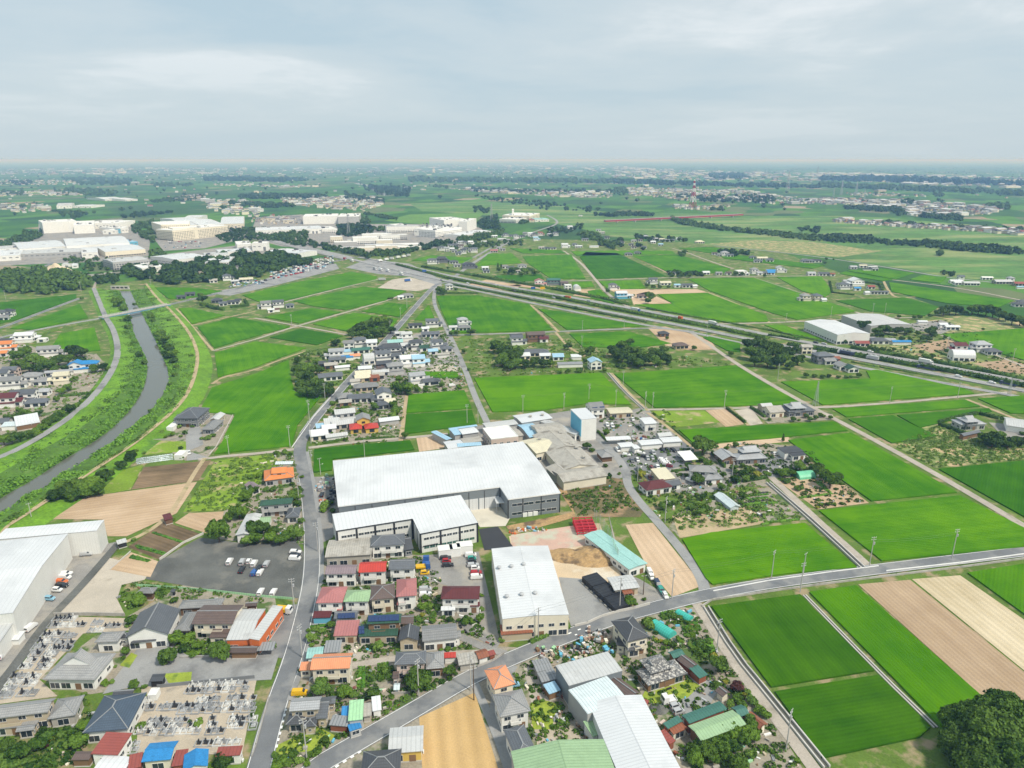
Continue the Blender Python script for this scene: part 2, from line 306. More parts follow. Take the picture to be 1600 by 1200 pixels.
# ------------------------------------------------------------------ leaf clouds
def leaves(P,Nn,size,rng,flat=0.6):
 """quads at points P facing roughly normals Nn"""
 n=len(P); r=rng.normal(size=(n,3)); nn_=Nn*flat+r*(1-flat)*0.9; nn_/=np.linalg.norm(nn_,axis=1)[:,None]+1e-9
 a=np.cross(nn_,rng.normal(size=(n,3))); a/=np.linalg.norm(a,axis=1)[:,None]+1e-9; b_=np.cross(nn_,a)
 s=(size*(0.6+0.8*rng.random(n)))[:,None]; a=a*s; b_=b_*s*0.75
 V=np.stack([P-a-b_,P+a-b_,P+a+b_,P-a+b_],axis=1).reshape(-1,3)
 return V,np.arange(4*n).reshape(-1,4)
def crown_mesh(name,lobes,nl,size,mat,seed,core=True):
 """lobes: list of (cx,cy,cz,rx,ry,rz)"""
 rng=np.random.default_rng(seed); Ps=[];Ns=[]
 vol=np.array([(l[3]*l[4]+l[3]*l[5]) for l in lobes]); cnt=(nl*vol/vol.sum()).astype(int)+4
 for l,c in zip(lobes,cnt):
  d=rng.normal(size=(c,3)); d[:,2]=np.where(d[:,2]<-0.35*np.abs(d[:,0]),-d[:,2]*0.6,d[:,2]); d/=np.linalg.norm(d,axis=1)[:,None]
  rr=(0.80+0.26*rng.random(c)+0.10*np.sin(5*d[:,0]+seed)*np.cos(4*d[:,1]+seed))[:,None]
  Ps.append(np.array(l[:3])+d*rr*np.array(l[3:6])); Ns.append(d)
 V,Fq=leaves(np.concatenate(Ps),np.concatenate(Ns),size,rng)
 if core:
  for l in lobes:
   nu,nv=8,5; o=len(V); c=[]
   for j in range(nv):
    ph=-0.9+ (math.pi/2+0.9)*j/(nv-1)
    for i in range(nu):
     t=2*math.pi*i/nu; k_=0.82; c.append((l[0]+l[3]*k_*math.cos(t)*math.cos(ph),l[1]+l[4]*k_*math.sin(t)*math.cos(ph),l[2]+l[5]*k_*math.sin(ph)))
   fq=[(o+j*nu+i,o+j*nu+(i+1)%nu,o+(j+1)*nu+(i+1)%nu,o+(j+1)*nu+i) for j in range(nv-1) for i in range(nu)]
   V=np.concatenate([V,np.array(c)]); Fq=np.concatenate([Fq,np.array(fq)])
 return npmesh(name,V,Fq,mat)
TREE={}
def make_tree_protos():
 r2=random.Random(3)
 def lob(n,spread,base,top):
  o=[(0,0,(base+top)/2,0.66,0.66,(top-base)*0.42)]
  for i in range(n):
   a=2*math.pi*i/n+r2.uniform(-.3,.3); q=spread*r2.uniform(.75,1.1); z=base+(top-base)*r2.uniform(.25,.8); s=r2.uniform(.30,.46)
   o.append((q*math.cos(a),q*math.sin(a),z,s,s,s*r2.uniform(.75,1.0)))
  for i in range(3): o.append((r2.uniform(-.25,.25),r2.uniform(-.25,.25),top-0.34,.34,.34,.30))
  return o
 for mat in ('leaf_dark','leaf_mid','leaf_light','leaf_yellow','leaf_red'):
  nvar=3 if mat in('leaf_dark','leaf_mid') else 1
  for i in range(nvar): TREE[(mat,'round',i)]=crown_mesh('crown',lob(7,0.60,0.35,1.55),1900,0.085,mat,11+i)
  for i in range(2 if nvar==3 else 1): TREE[(mat,'bush',i)]=crown_mesh('crown',lob(5,0.50,0.0,0.95),800,0.105,mat,31+i)
 TREE[('leaf_dark','big',0)]=crown_mesh('crown',lob(26,0.74,0.25,1.45)+lob(12,0.42,0.6,1.70),17000,0.040,'leaf_dark',77)
 TREE[('leaf_mid','big',0)]=crown_mesh('crown',lob(26,0.74,0.25,1.45)+lob(12,0.42,0.6,1.70),17000,0.040,'leaf_mid',78)
 TREE[('leaf_dark','tall',0)]=crown_mesh('crown',[(0,0,.5+.38*i,.46-.07*i,.46-.07*i,.42) for i in range(5)],1100,0.085,'leaf_dark',5)
 TREE[('leaf_dark','far',0)]=crown_mesh('crown',lob(4,0.5,0.2,1.3),260,0.17,'leaf_dark',51)
 TREE[('leaf_mid','far',0)]=crown_mesh('crown',lob(4,0.5,0.2,1.3),260,0.17,'leaf_mid',52)
 for i,kk in enumerate((('trunk',0.35,0.60),('trunk_b',0.30,0.3))):
  mb=MB(); mb.tube((0,0,-0.02),(0.02,0.01,kk[1]+.25),0.075,0.045,'bark',7)
  for a in (0.4,2.3,4.4): mb.tube((0.02,0.01,kk[1]),(0.38*math.cos(a),0.38*math.sin(a),kk[1]+0.42),0.04,0.018,'bark',5)
  TREE[kk[0]]=mb.mesh('trunk')
make_tree_protos()
TLIST=[]
def tree(px,py,r,label,mat='dark',form='round',cat='tree',group=None):
 """px,py = middle of the crown in the photo, r = crown radius in metres"""
 x,y=G(px,py,r*(0.5 if form=='bush' else 1.0)); nm={'bush':'shrub','tall':'conifer_tree'}.get(form,'broadleaf_tree')
 TLIST.append((nm=='broadleaf_tree',r*ppm(px,py),x,y,r,label,'leaf_'+mat,form,cat,group,nm,rnd.uniform(0,6.28),[rnd.uniform(.92,1.08) for _ in range(3)]))
def plant_trees():
 TLIST.sort(key=lambda t:-t[1]); nb=0; Vs=[];Fs=[];o=0
 for br,_,x,y,r,label,mt,form,cat,group,nm,az,sc in TLIST:
  nb+=br
  if br and nb>290:      # the smallest ones in view: one joined mass
   me=TREE[('leaf_dark','far',0)]; n=len(me.vertices); v=np.empty(n*3,np.float32); me.vertices.foreach_get('co',v); v=v.reshape(-1,3)*r; f=np.empty(len(me.polygons)*4,np.int32); me.loops.foreach_get('vertex_index',f); v[:,0]+=x; v[:,1]+=y; Vs.append(v); Fs.append(f.reshape(-1,4)+o); o+=n; continue
  ks=[q_ for q_ in TREE if isinstance(q_,tuple) and q_[0]==mt and q_[1]==form] or [q_ for q_ in TREE if isinstance(q_,tuple) and q_[0]==mt and q_[1]=='round']
  e=empty(nm,x,y,az); e.scale=tuple(r*k_ for k_ in sc); link('crown',TREE[rnd.choice(ks)],e)
  b_=form=='bush'; link('trunk',TREE['trunk_b' if b_ else 'trunk'],e,scale=(.5,.5,.6) if b_ else None); reg(e,label,cat,group)
 if Vs: reg(link('small_trees',npmesh('small_trees',np.concatenate(Vs),np.concatenate(Fs),'leaf_dark')),'many small far garden trees standing among the distant houses','trees',None,'stuff')
def hedge(pts,wd,h,label,mat='leaf_hedge',dens=5.0,size=0.22,z=0.0,world=False,name='hedge',cat='hedge',group=None):
 rng=np.random.default_rng(len(REG)+5); P=[np.array(p if world else G(*p)) for p in pts]
 Vs=[];Ns=[];core=MB(); c0=P[0]
 for a,b_ in zip(P[:-1],P[1:]):
  dv=b_-a; ln=np.linalg.norm(dv); u=dv/ln; nrm=np.array([-u[1],u[0]])
  n=int(ln*(wd+2*h)*dens)+8; t=rng.random(n)*ln; s=rng.random(n)*(wd+2*h)
  side=np.where(s<h,-1,np.where(s>h+wd,1,0)); wob=0.82+0.36*np.abs(np.sin(t*0.9+a[0]))*rng.random(n)
  off=np.where(side==0,(s-h-wd/2),side*wd/2); zz=np.where(side==0,h,np.where(side<0,s,(s-h-wd)))*wob
  Vs.append(np.stack([a[0]+u[0]*t+nrm[0]*off-c0[0],a[1]+u[1]*t+nrm[1]*off-c0[1],zz+z],1)); Ns.append(np.stack([nrm[0]*side,nrm[1]*side,(side==0)+0.3],1))
  m_=(a+b_)/2-c0; core.rbox(m_,u,ln/2,wd*0.42,z-0.05,z+h*0.85,mat)
 V,Fq=leaves(np.concatenate(Vs),np.concatenate(Ns),size,rng)
 cv=np.array(core.v); cf=np.array(core.f); Fq=np.concatenate([Fq,cf+len(V)]); V=np.concatenate([V,cv])
 o=link(name,npmesh(name,V,Fq,mat),loc=(c0[0],c0[1],0)); return reg(o,label,cat,group)
# ------------------------------------------------------------------ sheets: polygons, roads
def tess(pts2):
 from mathutils.geometry import tessellate_polygon
 return tessellate_polygon([[Vector((p[0],p[1],0)) for p in pts2]])
def area2(P): return sum(P[i][0]*P[(i+1)%len(P)][1]-P[(i+1)%len(P)][0]*P[i][1] for i in range(len(P)))
def slab(name,px,mat,z,thick=0.0,shrink=0.0,world=False,kind='structure',label=None,cat=None,sidemat=None):
 P=[p if world else G(*p,z=0) for p in px]
 if area2(P)<0: P=P[::-1]
 if shrink:
  n=len(P); Q=[]
  for i in range(n):
   a=Vector(P[i-1]); b_=Vector(P[i]); c=Vector(P[(i+1)%n]); d1=(b_-a).normalized(); d2=(c-b_).normalized()
   n1_=Vector((-d1.y,d1.x)); n2_=Vector((-d2.y,d2.x)); bi=(n1_+n2_); l=max(bi.length,0.5); bi=bi.normalized()*shrink/max(0.35,l/2); Q.append((b_.x+bi.x,b_.y+bi.y))
  P=Q
 c0=(sum(p[0] for p in P)/len(P),sum(p[1] for p in P)/len(P)); e_=max(range(len(P)),key=lambda i:math.hypot(P[i][0]-P[i-1][0],P[i][1]-P[i-1][1])); ra=math.atan2(P[e_][1]-P[e_-1][1],P[e_][0]-P[e_-1][0]); ca,sa=math.cos(ra),math.sin(ra)
 Lp=[((p[0]-c0[0])*ca+(p[1]-c0[1])*sa,-(p[0]-c0[0])*sa+(p[1]-c0[1])*ca) for p in P]
 tri=tess(Lp); mb=MB(); vs_=[(p[0],p[1],z) for p in Lp]; fs=[]
 for t in tri:
  a,b_,c=(Lp[i] for i in t);
  s=(b_[0]-a[0])*(c[1]-a[1])-(c[0]-a[0])*(b_[1]-a[1]); fs.append(tuple(t) if s>0 else tuple(t)[::-1])
 mb.add(vs_,fs,mat)
 if thick:
  n=len(Lp); mb.add([(p[0],p[1],z) for p in Lp]+[(p[0],p[1],z-thick) for p in Lp],[(n+i,n+(i+1)%n,(i+1)%n,i) for i in range(n)],sidemat or mat)
 o=mb.build(name,loc=(*c0,0),rz=ra)
 if kind=='structure': o['kind']='structure'
 elif label: reg(o,label,cat,None,kind)
 if label and kind=='structure': o['label']=label
 return o
def smooth(P,it=2):
 for _ in range(it):
  Q=[P[0]]
  for a,b_ in zip(P[:-1],P[1:]):
   Q+= [tuple(a[i]*.75+b_[i]*.25 for i in range(len(a))),tuple(a[i]*.25+b_[i]*.75 for i in range(len(a)))]
  Q.append(P[-1]); P=Q
 return P
def offs(P,d):
 Q=[]
 for i in range(len(P)):
  a=P[max(i-1,0)]; b_=P[min(i+1,len(P)-1)]; dx,dy=b_[0]-a[0],b_[1]-a[1]; l=math.hypot(dx,dy) or 1; Q.append((P[i][0]-dy/l*d,P[i][1]+dx/l*d,*P[i][2:]))
 return Q
ROADS=[]
def ribbon(name,pts,width,mat,z=0.1,sm=2,world=False,thick=0.0,build=True,off=0.0):
 P=[p if world else G(*p[:2],z=0) for p in pts]
 if sm: P=smooth([tuple(p) for p in P],sm)
 if off: P=offs(P,off)
 ROADS.append((P,width)); A=offs(P,width/2); B=offs(P,-width/2); n=len(P); zs=[z]*n if not callable(z) else [z(i/(n-1)) for i in range(n)]
 mb=MB(); mb.add([(a[0],a[1],zs[i]) for i,a in enumerate(A)]+[(b_[0],b_[1],zs[i]) for i,b_ in enumerate(B)],[(n+i,n+i+1,i+1,i) for i in range(n-1)],mat)
 if thick:
  for E,fl in ((A,0),(B,1)):
   mb.add([(a[0],a[1],zs[i]) for i,a in enumerate(E)]+[(a[0],a[1],zs[i]-thick) for i,a in enumerate(E)],[((i,i+1,n+i+1,n+i) if fl else (n+i,n+i+1,i+1,i)) for i in range(n-1)],mat)
 if not build: return P
 o=mb.build(name); o['kind']='structure'; return o
def edge_lines(pts,width,z,world=False,inset=0.35,lw=0.17,name='edge_line',sides=(1,-1),sm=2):
 P=[p if world else G(*p[:2],z=0) for p in pts]; P=smooth([tuple(p) for p in P],sm) if sm else P
 for s in sides: ribbon(name,offs(P,s*(width/2-inset)),lw,'paint_white',z,0,True)
def dashes(P,off,ln,gap,lw,z,name='road_marking',start=0):
 """P world polyline: painted dashes as one marking sheet"""
 mb=MB(); Q=offs(P,off) if off else P; acc=-start
 for a,b_ in zip(Q[:-1],Q[1:]):
  L_=math.hypot(b_[0]-a[0],b_[1]-a[1]); u=((b_[0]-a[0])/L_,(b_[1]-a[1])/L_); t=0
  while t<L_:
   ph=acc%(ln+gap)
   if ph<1e-6 or ph>=ln+gap-1e-6: ph=0
   if ph<ln:
    e=min(ln-ph,L_-t); c=(a[0]+u[0]*(t+e/2),a[1]+u[1]*(t+e/2)); hw=e/2
    q=[(c[0]+s*hw*u[0]-w_*lw/2*u[1],c[1]+s*hw*u[1]+w_*lw/2*u[0],z) for s,w_ in ((-1,-1),(1,-1),(1,1),(-1,1))]
    mb.add(q,[(0,1,2,3)],'paint_white'); t+=e; acc+=e
   else:
    e=min(ln+gap-ph,L_-t)+1e-9; t+=e; acc+=e
   if e<1e-7: break
 o=mb.build(name); o['kind']='structure'; return o
def loft(name,lines,mat,n=90,disp=0.0,dscale=0.15):
 """lines: list of (polyline px, z); surface stretched between them"""
 rows=[]
 for pts,z in lines:
  P=smooth([tuple(G(*p)) for p in pts],2); d=[0]
  for a,b_ in zip(P[:-1],P[1:]): d.append(d[-1]+math.hypot(a[0]-b_[0],a[1]-b_[1]))
  row=[]; j=0
  for i in range(n):
   t=d[-1]*i/(n-1)
   while j<len(d)-2 and d[j+1]<t: j+=1
   f=(t-d[j])/((d[j+1]-d[j]) or 1); row.append((P[j][0]*(1-f)+P[j+1][0]*f,P[j][1]*(1-f)+P[j+1][1]*f,z))
  rows.append(row)
 sub=[]; K=5 if disp else 1
 for a,b_ in zip(rows[:-1],rows[1:]):
  for k_ in range(K):
   f=k_/K; sub.append([tuple(p*(1-f)+q*f for p,q in zip(x,y)) for x,y in zip(a,b_)])
 sub.append(rows[-1]); V=[]
 for r_i,row in enumerate(sub):
  for p in row:
   dz=0
   if disp and 0<r_i<len(sub)-1: dz=disp*(mnoise.noise(Vector((p[0]*dscale,p[1]*dscale,0.3)))+0.6*mnoise.noise(Vector((p[0]*dscale*3,p[1]*dscale*3,1.3)))+0.4)
   V.append((p[0],p[1],p[2]+dz))
 m_=len(sub); Fq=[]
 for j in range(m_-1):
  for i in range(n-1):
   a,b_,c,d_=j*n+i,j*n+i+1,(j+1)*n+i+1,(j+1)*n+i
   Fq.append((a,b_,c,d_))
 V=np.array(V); Fq=np.array(Fq)
 a,b_,c=V[Fq[0][0]],V[Fq[0][1]],V[Fq[0][2]]
 if np.cross(b_-a,c-a)[2]<0: Fq=Fq[:,::-1]
 o=link(name,npmesh(name,V,Fq,mat)); o['kind']='structure'; return o
# ------------------------------------------------------------------ building kit
TX=TY=0.0; TS=4.0
def tile(x,y,s=4.0):
 global TX,TY,TS
 TX,TY,TS=x,y,s
def q(p): return (TX+p[0]/TS,TY+p[1]/TS)
def frame(A,B,C,h):
 """A near-left, B near-right, C far-right eave corners in the photo (all at height h); A may be a width in metres"""
 b=Vector(G(*q(B),z=h)); c=Vector(G(*q(C),z=h))
 if isinstance(A,(int,float)):
  v=(c-b).normalized(); u=Vector((v.y,-v.x)); wd=A; dp=(c-b).length
 else:
  a=Vector(G(*q(A),z=h)); u=(b-a).normalized(); wd=(b-a).length; v=Vector((-u.y,u.x)); dp=max(2.0,(c-b).dot(v))
 cen=b-u*wd/2+v*dp/2
 return cen.x,cen.y,math.atan2(u.y,u.x),wd,dp
WC={}
def win_mesh(w_,h_,pm='pane'):
 k_=(w_,h_,pm)
 if k_ not in WC:
  a=MB(); t=0.06; y=-0.07
  for x0,x1,z0,z1 in ((-w_/2,w_/2,0,t),(-w_/2,w_/2,h_-t,h_),(-w_/2,-w_/2+t,t,h_-t),(w_/2-t,w_/2,t,h_-t),(-t/2,t/2,t,h_-t)): a.box(x0,y,z0,x1,0,z1,'trim_white' if pm=='pane' else 'metal_grey',True)
  b_=MB(); b_.box(-w_/2+t,-0.035,t,w_/2-t,0.0,h_-t,pm)
  WC[k_]=(a.mesh('window'),b_.mesh('pane'))
 return WC[k_]
def add_win(root,x,y,z,ang,w_,h_,pm='pane'):
 f,p=win_mesh(w_,h_,pm); o=link('window',f,root,(x,y,z),ang); link('pane',p,o)
def roof_geo(mb,kind,w_,d_,h,p,mat,t=0.18):
 """roof on the rectangle w x d with eaves at h; returns peak height"""
 X,Y=w_/2,d_/2
 def slab_(pts,faces):
  mb.add(pts,faces,mat)
 if kind in('gx','gy'):
  if kind=='gx': T=lambda x,y,z:(x,y,z); a,b_=X,Y
  else: T=lambda x,y,z:(-y,x,z); a,b_=Y,X
  r=h+p*b_
  v=[T(-a,-b_,h),T(a,-b_,h),T(a,0,r),T(-a,0,r),T(a,b_,h),T(-a,b_,h)]; n=6
  v+=[(x,y,z-t) for x,y,z in v]
  slab_(v,[(0,1,2,3),(3,2,4,5),(0,6,7,1),(4,10,11,5),(1,7,8,2),(2,8,10,4),(0,3,9,6),(3,5,11,9),(9,8,7,6),(11,10,8,9)])
  return r
 if kind in('hip','irx','iry'):
  if kind=='hip': kx=w_>=d_
  else: kx=kind=='irx'
  T=(lambda x,y,z:(x,y,z)) if kx else (lambda x,y,z:(-y,x,z)); a,b_=(X,Y) if kx else (Y,X)
  if kind=='hip':
   r=h+p*b_; c=max(a-b_,0.05)
   v=[T(-a,-b_,h),T(a,-b_,h),T(a,b_,h),T(-a,b_,h),T(-c,0,r),T(c,0,r)]
   v+=[(x,y,z-t) for x,y,z in v[:4]]
   slab_(v,[(0,1,5,4),(2,3,4,5),(1,2,5),(3,0,4),(0,6,7,1),(1,7,8,2),(2,8,9,3),(3,9,6,0),(9,8,7,6)])
   return r
  r=h+p*b_*1.15; k_=0.45*b_; zk=h+p*0.85*k_; c=a-k_*1.25
  v=[T(-a,-b_,h),T(a,-b_,h),T(a,b_,h),T(-a,b_,h),T(-c,-b_+k_,zk),T(c,-b_+k_,zk),T(c,b_-k_,zk),T(-c,b_-k_,zk),T(-c-.4,0,r),T(c+.4,0,r),T(c,0,r-.5),T(-c,0,r-.5)]
  v+=[(x,y,z-t) for x,y,z in v[:4]]
  slab_(v,[(0,1,5,4),(2,3,7,6),(1,2,6,5),(3,0,4,7),(4,5,9,8),(6,7,8,9),(0,12,13,1),(1,13,14,2),(2,14,15,3),(3,15,12,0),(15,14,13,12)])
  mb.add([T(c-.03,-b_+k_,zk),T(c-.03,b_-k_,zk),T(c-.03,0,r-.2),T(-c+.03,-b_+k_,zk),T(-c+.03,b_-k_,zk),T(-c+.03,0,r-.2)],[(0,1,2),(4,3,5)],'w_white')
  return r
 if kind=='flat':
  v=[(-X,-Y,h),(X,-Y,h),(X,Y,h),(-X,Y,h),(-X+.3,-Y+.3,h),(X-.3,-Y+.3,h),(X-.3,Y-.3,h),(-X+.3,Y-.3,h)]
  v+=[(x,y,h-.35) for x,y,z in v[:4]]+[(x,y,h-.25) for x,y,z in v[4:8]]
  slab_(v,[(0,1,5,4),(1,2,6,5),(2,3,7,6),(3,0,4,7),(0,8,9,1),(1,9,10,2),(2,10,11,3),(3,11,8,0),(4,5,13,12),(5,6,14,13),(6,7,15,14),(7,4,12,15),(12,13,14,15)])
  return h
 if kind in('shed','shedr','shedl','shedf'):
  zz={'shed':(h,h,h+p*d_,h+p*d_),'shedf':(h,h,h-p*d_,h-p*d_),'shedr':(h,h+p*w_,h+p*w_,h),'shedl':(h+p*w_,h,h,h+p*w_)}[kind]
  v=[(-X,-Y,zz[0]),(X,-Y,zz[1]),(X,Y,zz[2]),(-X,Y,zz[3])]; v+=[(x,y,z-t) for x,y,z in v]
  slab_(v,[(0,1,2,3),(0,4,5,1),(1,5,6,2),(2,6,7,3),(3,7,4,0),(7,6,5,4)])
  return max(zz)
 if kind in('ax','ay'):
  T=(lambda x,y,z:(x,y,z)) if kind=='ax' else (lambda x,y,z:(-y,x,z)); a,b_=(X,Y) if kind=='ax' else (Y,X)
  n=8; v=[]
  for s in (-a,a):
   for i in range(n+1):
    t_=math.pi*i/n; v.append(T(s,-b_*math.cos(t_),h+p*b_*math.sin(t_)))
  slab_(v,[(i,n+1+i,n+2+i,i+1) for i in range(n)]+[tuple(range(n,-1,-1)),tuple(range(n+1,2*n+2))])
  return h+p*b_
 return h
def wall_geo(mb,kind,w_,d_,h,p,o,mat,z0=0.0):
 X,Y=w_/2-o,d_/2-o
 hh=h-0.10 if kind!='flat' else h-0.3
 if kind in('gx','gy'):
  if kind=='gx': T=lambda x,y,z:(x,y,z); a,b_,full=X,Y,d_/2
  else: T=lambda x,y,z:(-y,x,z); a,b_,full=Y,X,w_/2
  he=h+p*(full-b_)-.12; r=h+p*full-.12
  v=[T(-a,-b_,z0),T(a,-b_,z0),T(a,b_,z0),T(-a,b_,z0),T(-a,-b_,he),T(a,-b_,he),T(a,b_,he),T(-a,b_,he),T(a,0,r),T(-a,0,r)]
  mb.add(v,[(0,1,5,4),(2,3,7,6),(1,2,6,8,5),(3,0,4,9,7)],mat); return
 if kind in('shed','shedr','shedl','shedf'):
  zc={'shed':lambda x,y:h+p*(y+d_/2),'shedf':lambda x,y:h-p*(y+d_/2),'shedr':lambda x,y:h+p*(x+w_/2),'shedl':lambda x,y:h+p*(w_/2-x)}[kind]
  c=[(-X,-Y),(X,-Y),(X,Y),(-X,Y)]; v=[(x,y,z0) for x,y in c]+[(x,y,zc(x,y)-.19) for x,y in c]
 else:
  c=[(-X,-Y),(X,-Y),(X,Y),(-X,Y)]; v=[(x,y,z0) for x,y in c]+[(x,y,hh) for x,y in c]
 mb.add(v,[(0,1,5,4),(1,2,6,5),(2,3,7,6),(3,0,4,7)],mat)
def to_local(root,x,y):
 dx,dy=x-root.location[0],y-root.location[1]; a=-root.rotation_euler[2]
 return dx*math.cos(a)-dy*math.sin(a),dx*math.sin(a)+dy*math.cos(a)
OVER={'gx':.55,'gy':.55,'hip':.6,'irx':.9,'iry':.9,'flat':.02,'shed':.3,'shedr':.3,'shedl':.3,'shedf':.3,'ax':0,'ay':0}
def block(root,fr,h,roof,rc,wc,st=2,z0=0.0,win=1,pitch=None,o=None,lod=0,cap=True,rl=None):
 """one wall + one roof (+ windows) under root; fr = world frame"""
 x,y,rz,w_,d_=fr; lx,ly=to_local(root,x,y); lr=rz-root.rotation_euler[2]
 p=pitch if pitch is not None else {'gx':.42,'gy':.42,'hip':.45,'irx':.5,'iry':.5,'shed':.12,'shedr':.12,'shedl':.12,'shedf':.12,'ax':1.0,'ay':1.0}.get(roof,0)
 o=OVER[roof] if o is None else o
 if roof in('ax','ay') and h<=0.05: wl=None
 elif wc:
  mb=MB(); wall_geo(mb,roof,w_,d_,h,p,o,wc,z0); wl=mb.build('wall',root,(lx,ly,0),lr)
  if lod==0: MBf=MB(); MBf.box(-w_/2+o-.06,-d_/2+o-.06,z0-.02,w_/2-o+.06,d_/2-o+.06,z0+.35,'concrete'); MBf.build('foundation',root,(lx,ly,0),lr) if z0==0 else None
 mb=MB(); pk=roof_geo(mb,roof,w_,d_,h,p,rc); rf=mb.build('roof',root,(lx,ly,0),lr)
 if rl: rf['label']=rl
 tiled=rc[2:] in TILES or rc in('r_old','r_orange','r_terracotta')
 if cap and lod==0 and roof in('gx','gy','hip','irx','iry') and w_>3:
  mb=MB(); kx=(roof in('gx','irx')) or (roof=='hip' and w_>=d_); L_=(w_ if kx else d_)/2; S=(d_ if kx else w_)/2
  if roof=='hip': L_=max(L_-S,0.3)
  elif roof[:2]=='ir': L_=L_-S*.56+.4
  t_=.16 if tiled else .10; cm='ridge_cap' if tiled else rc
  if kx: mb.box(-L_,-t_,pk-.05,L_,t_,pk+.14 if tiled else pk+.06,cm)
  else: mb.box(-t_,-L_,pk-.05,t_,L_,pk+.14 if tiled else pk+.06,cm)
  if roof=='hip' and tiled:
   X,Y=w_/2,d_/2; e=(L_,0) if kx else (0,L_)
   for sx in(-1,1):
    for sy in(-1,1):
     q0=(e[0]*(sx if kx else 1),e[1]*(sy if not kx else 1)); mb.tube((q0[0],q0[1],pk+.03),(sx*X,sy*Y,h+.03),.13,.13,cm,4)
  mb.build('ridge_cap',rf)
 if win and wc:
  X,Y=w_/2-o,d_/2-o; n_st=max(1,int(round((h-z0-0.3)/2.75))) if st is None else st
  cams=Vector((-x,-y)); cams.normalize(); md=MB(); door=True
  for a,lenw,off in ((0,2*X,Y),(math.pi/2,2*Y,X),(-math.pi/2,2*Y,X),(math.pi,2*X,Y)):
   nx,ny=math.sin(a),-math.cos(a); wa=rz
   wx,wy=nx*math.cos(wa)-ny*math.sin(wa),nx*math.sin(wa)+ny*math.cos(wa)
   if wx*cams.x+wy*cams.y<(0.05 if lod==0 else 0.25): continue
   cnt=max(1,int(lenw/(3.3 if lod==0 else 3.6)))
   for s in range(n_st):
    for i in range(cnt):
     t_=(i+.5)/cnt*lenw-lenw/2; big=(s==0 and a==0); ww,hh=(2.8,2.0) if big and lenw/cnt>3.0 else (1.9,1.25)
     if lenw<2.5: ww,hh=.8,.9
     zb=z0+(0.45 if hh>1.5 else 1.05)+s*2.75
     if zb+hh>h-.15: continue
     t_+=rnd.uniform(-.3,.3) if cnt>1 else 0
     ax=nx*off+math.cos(a)*t_; ay=ny*off+math.sin(a)*t_
     if lod==0:
      c_,s_=math.cos(lr),math.sin(lr); lxx,lyy=lx+ax*c_-ay*s_,ly+ax*s_+ay*c_
      if s==0 and a==0 and door and cnt>1 and i==cnt//2:
       mbd=MB(); mbd.box(-.85,-.08,0,.85,0,2.1,'w_wood'); mbd.build('door',root,(lxx,lyy,z0+.15),lr+a); door=False; continue
      add_win(root,lxx,lyy,zb,lr+a,ww,hh)
     else: md.rbox((ax+nx*.03,ay+ny*.03),(math.cos(a),math.sin(a)),ww/2,.05,zb,zb+hh,'pane')
  if lod==0 and n_st>=2 and z0==0 and w_>6 and h<7:
   c_,s_=math.cos(lr),math.sin(lr); bw=X*rnd.uniform(.8,1.3); bx=rnd.uniform(-.5,.5)*(2*X-bw); m3=MB()
   for a_ in((-bw/2,-1.1,bw/2,-1.0),(-bw/2,-1.0,-bw/2+.1,0),(bw/2-.1,-1.0,bw/2,0)): m3.box(a_[0],a_[1],2.75,a_[2],a_[3],3.75,wc,True)
   m3.box(-bw/2+.1,-1.0,2.75,bw/2-.1,0,2.87,'w_greyw',True); lxx,lyy=lx+bx*c_+(Y)*s_,ly+bx*s_-(Y)*c_; m3.build('balcony',root,(lxx,lyy,0),lr)
  if lod==0 and n_st>=1 and z0==0 and w_>6 and h<7:
   c_,s_=math.cos(lr),math.sin(lr); ax,ay=X+.45,-Y*.3; m3=MB(); m3.box(-.15,-.4,.1,.15,.4,.75,'trim_white',True); m3.build('air_conditioner',root,(lx+ax*c_-ay*s_,ly+ax*s_+ay*c_,0),lr)
  if lod and md.v: o_=md.build('windows',root,(lx,ly,0),lr); o_['kind']='stuff'
 return pk
def bld(label,A,B,C,h,roof,rc,wc='w_white',st=None,ex=(),name='house',cat='house',group=None,lod=0,**kw):
 fr=frame(A,B,C,h); root=empty(name,fr[0],fr[1],fr[2])
 block(root,fr,h,roof,'r_'+rc if not rc.startswith('r_') else rc,wc,st,lod=lod,**kw)
 for e in ex:
  A_,B_,C_,h_,rf_,rc_=e[:6]; block(root,frame(A_,B_,C_,h_),h_,rf_,'r_'+rc_,e[6] if len(e)>6 else wc,None,lod=lod,rl=e[7] if len(e)>7 else None)
 return reg(root,label,cat,group)
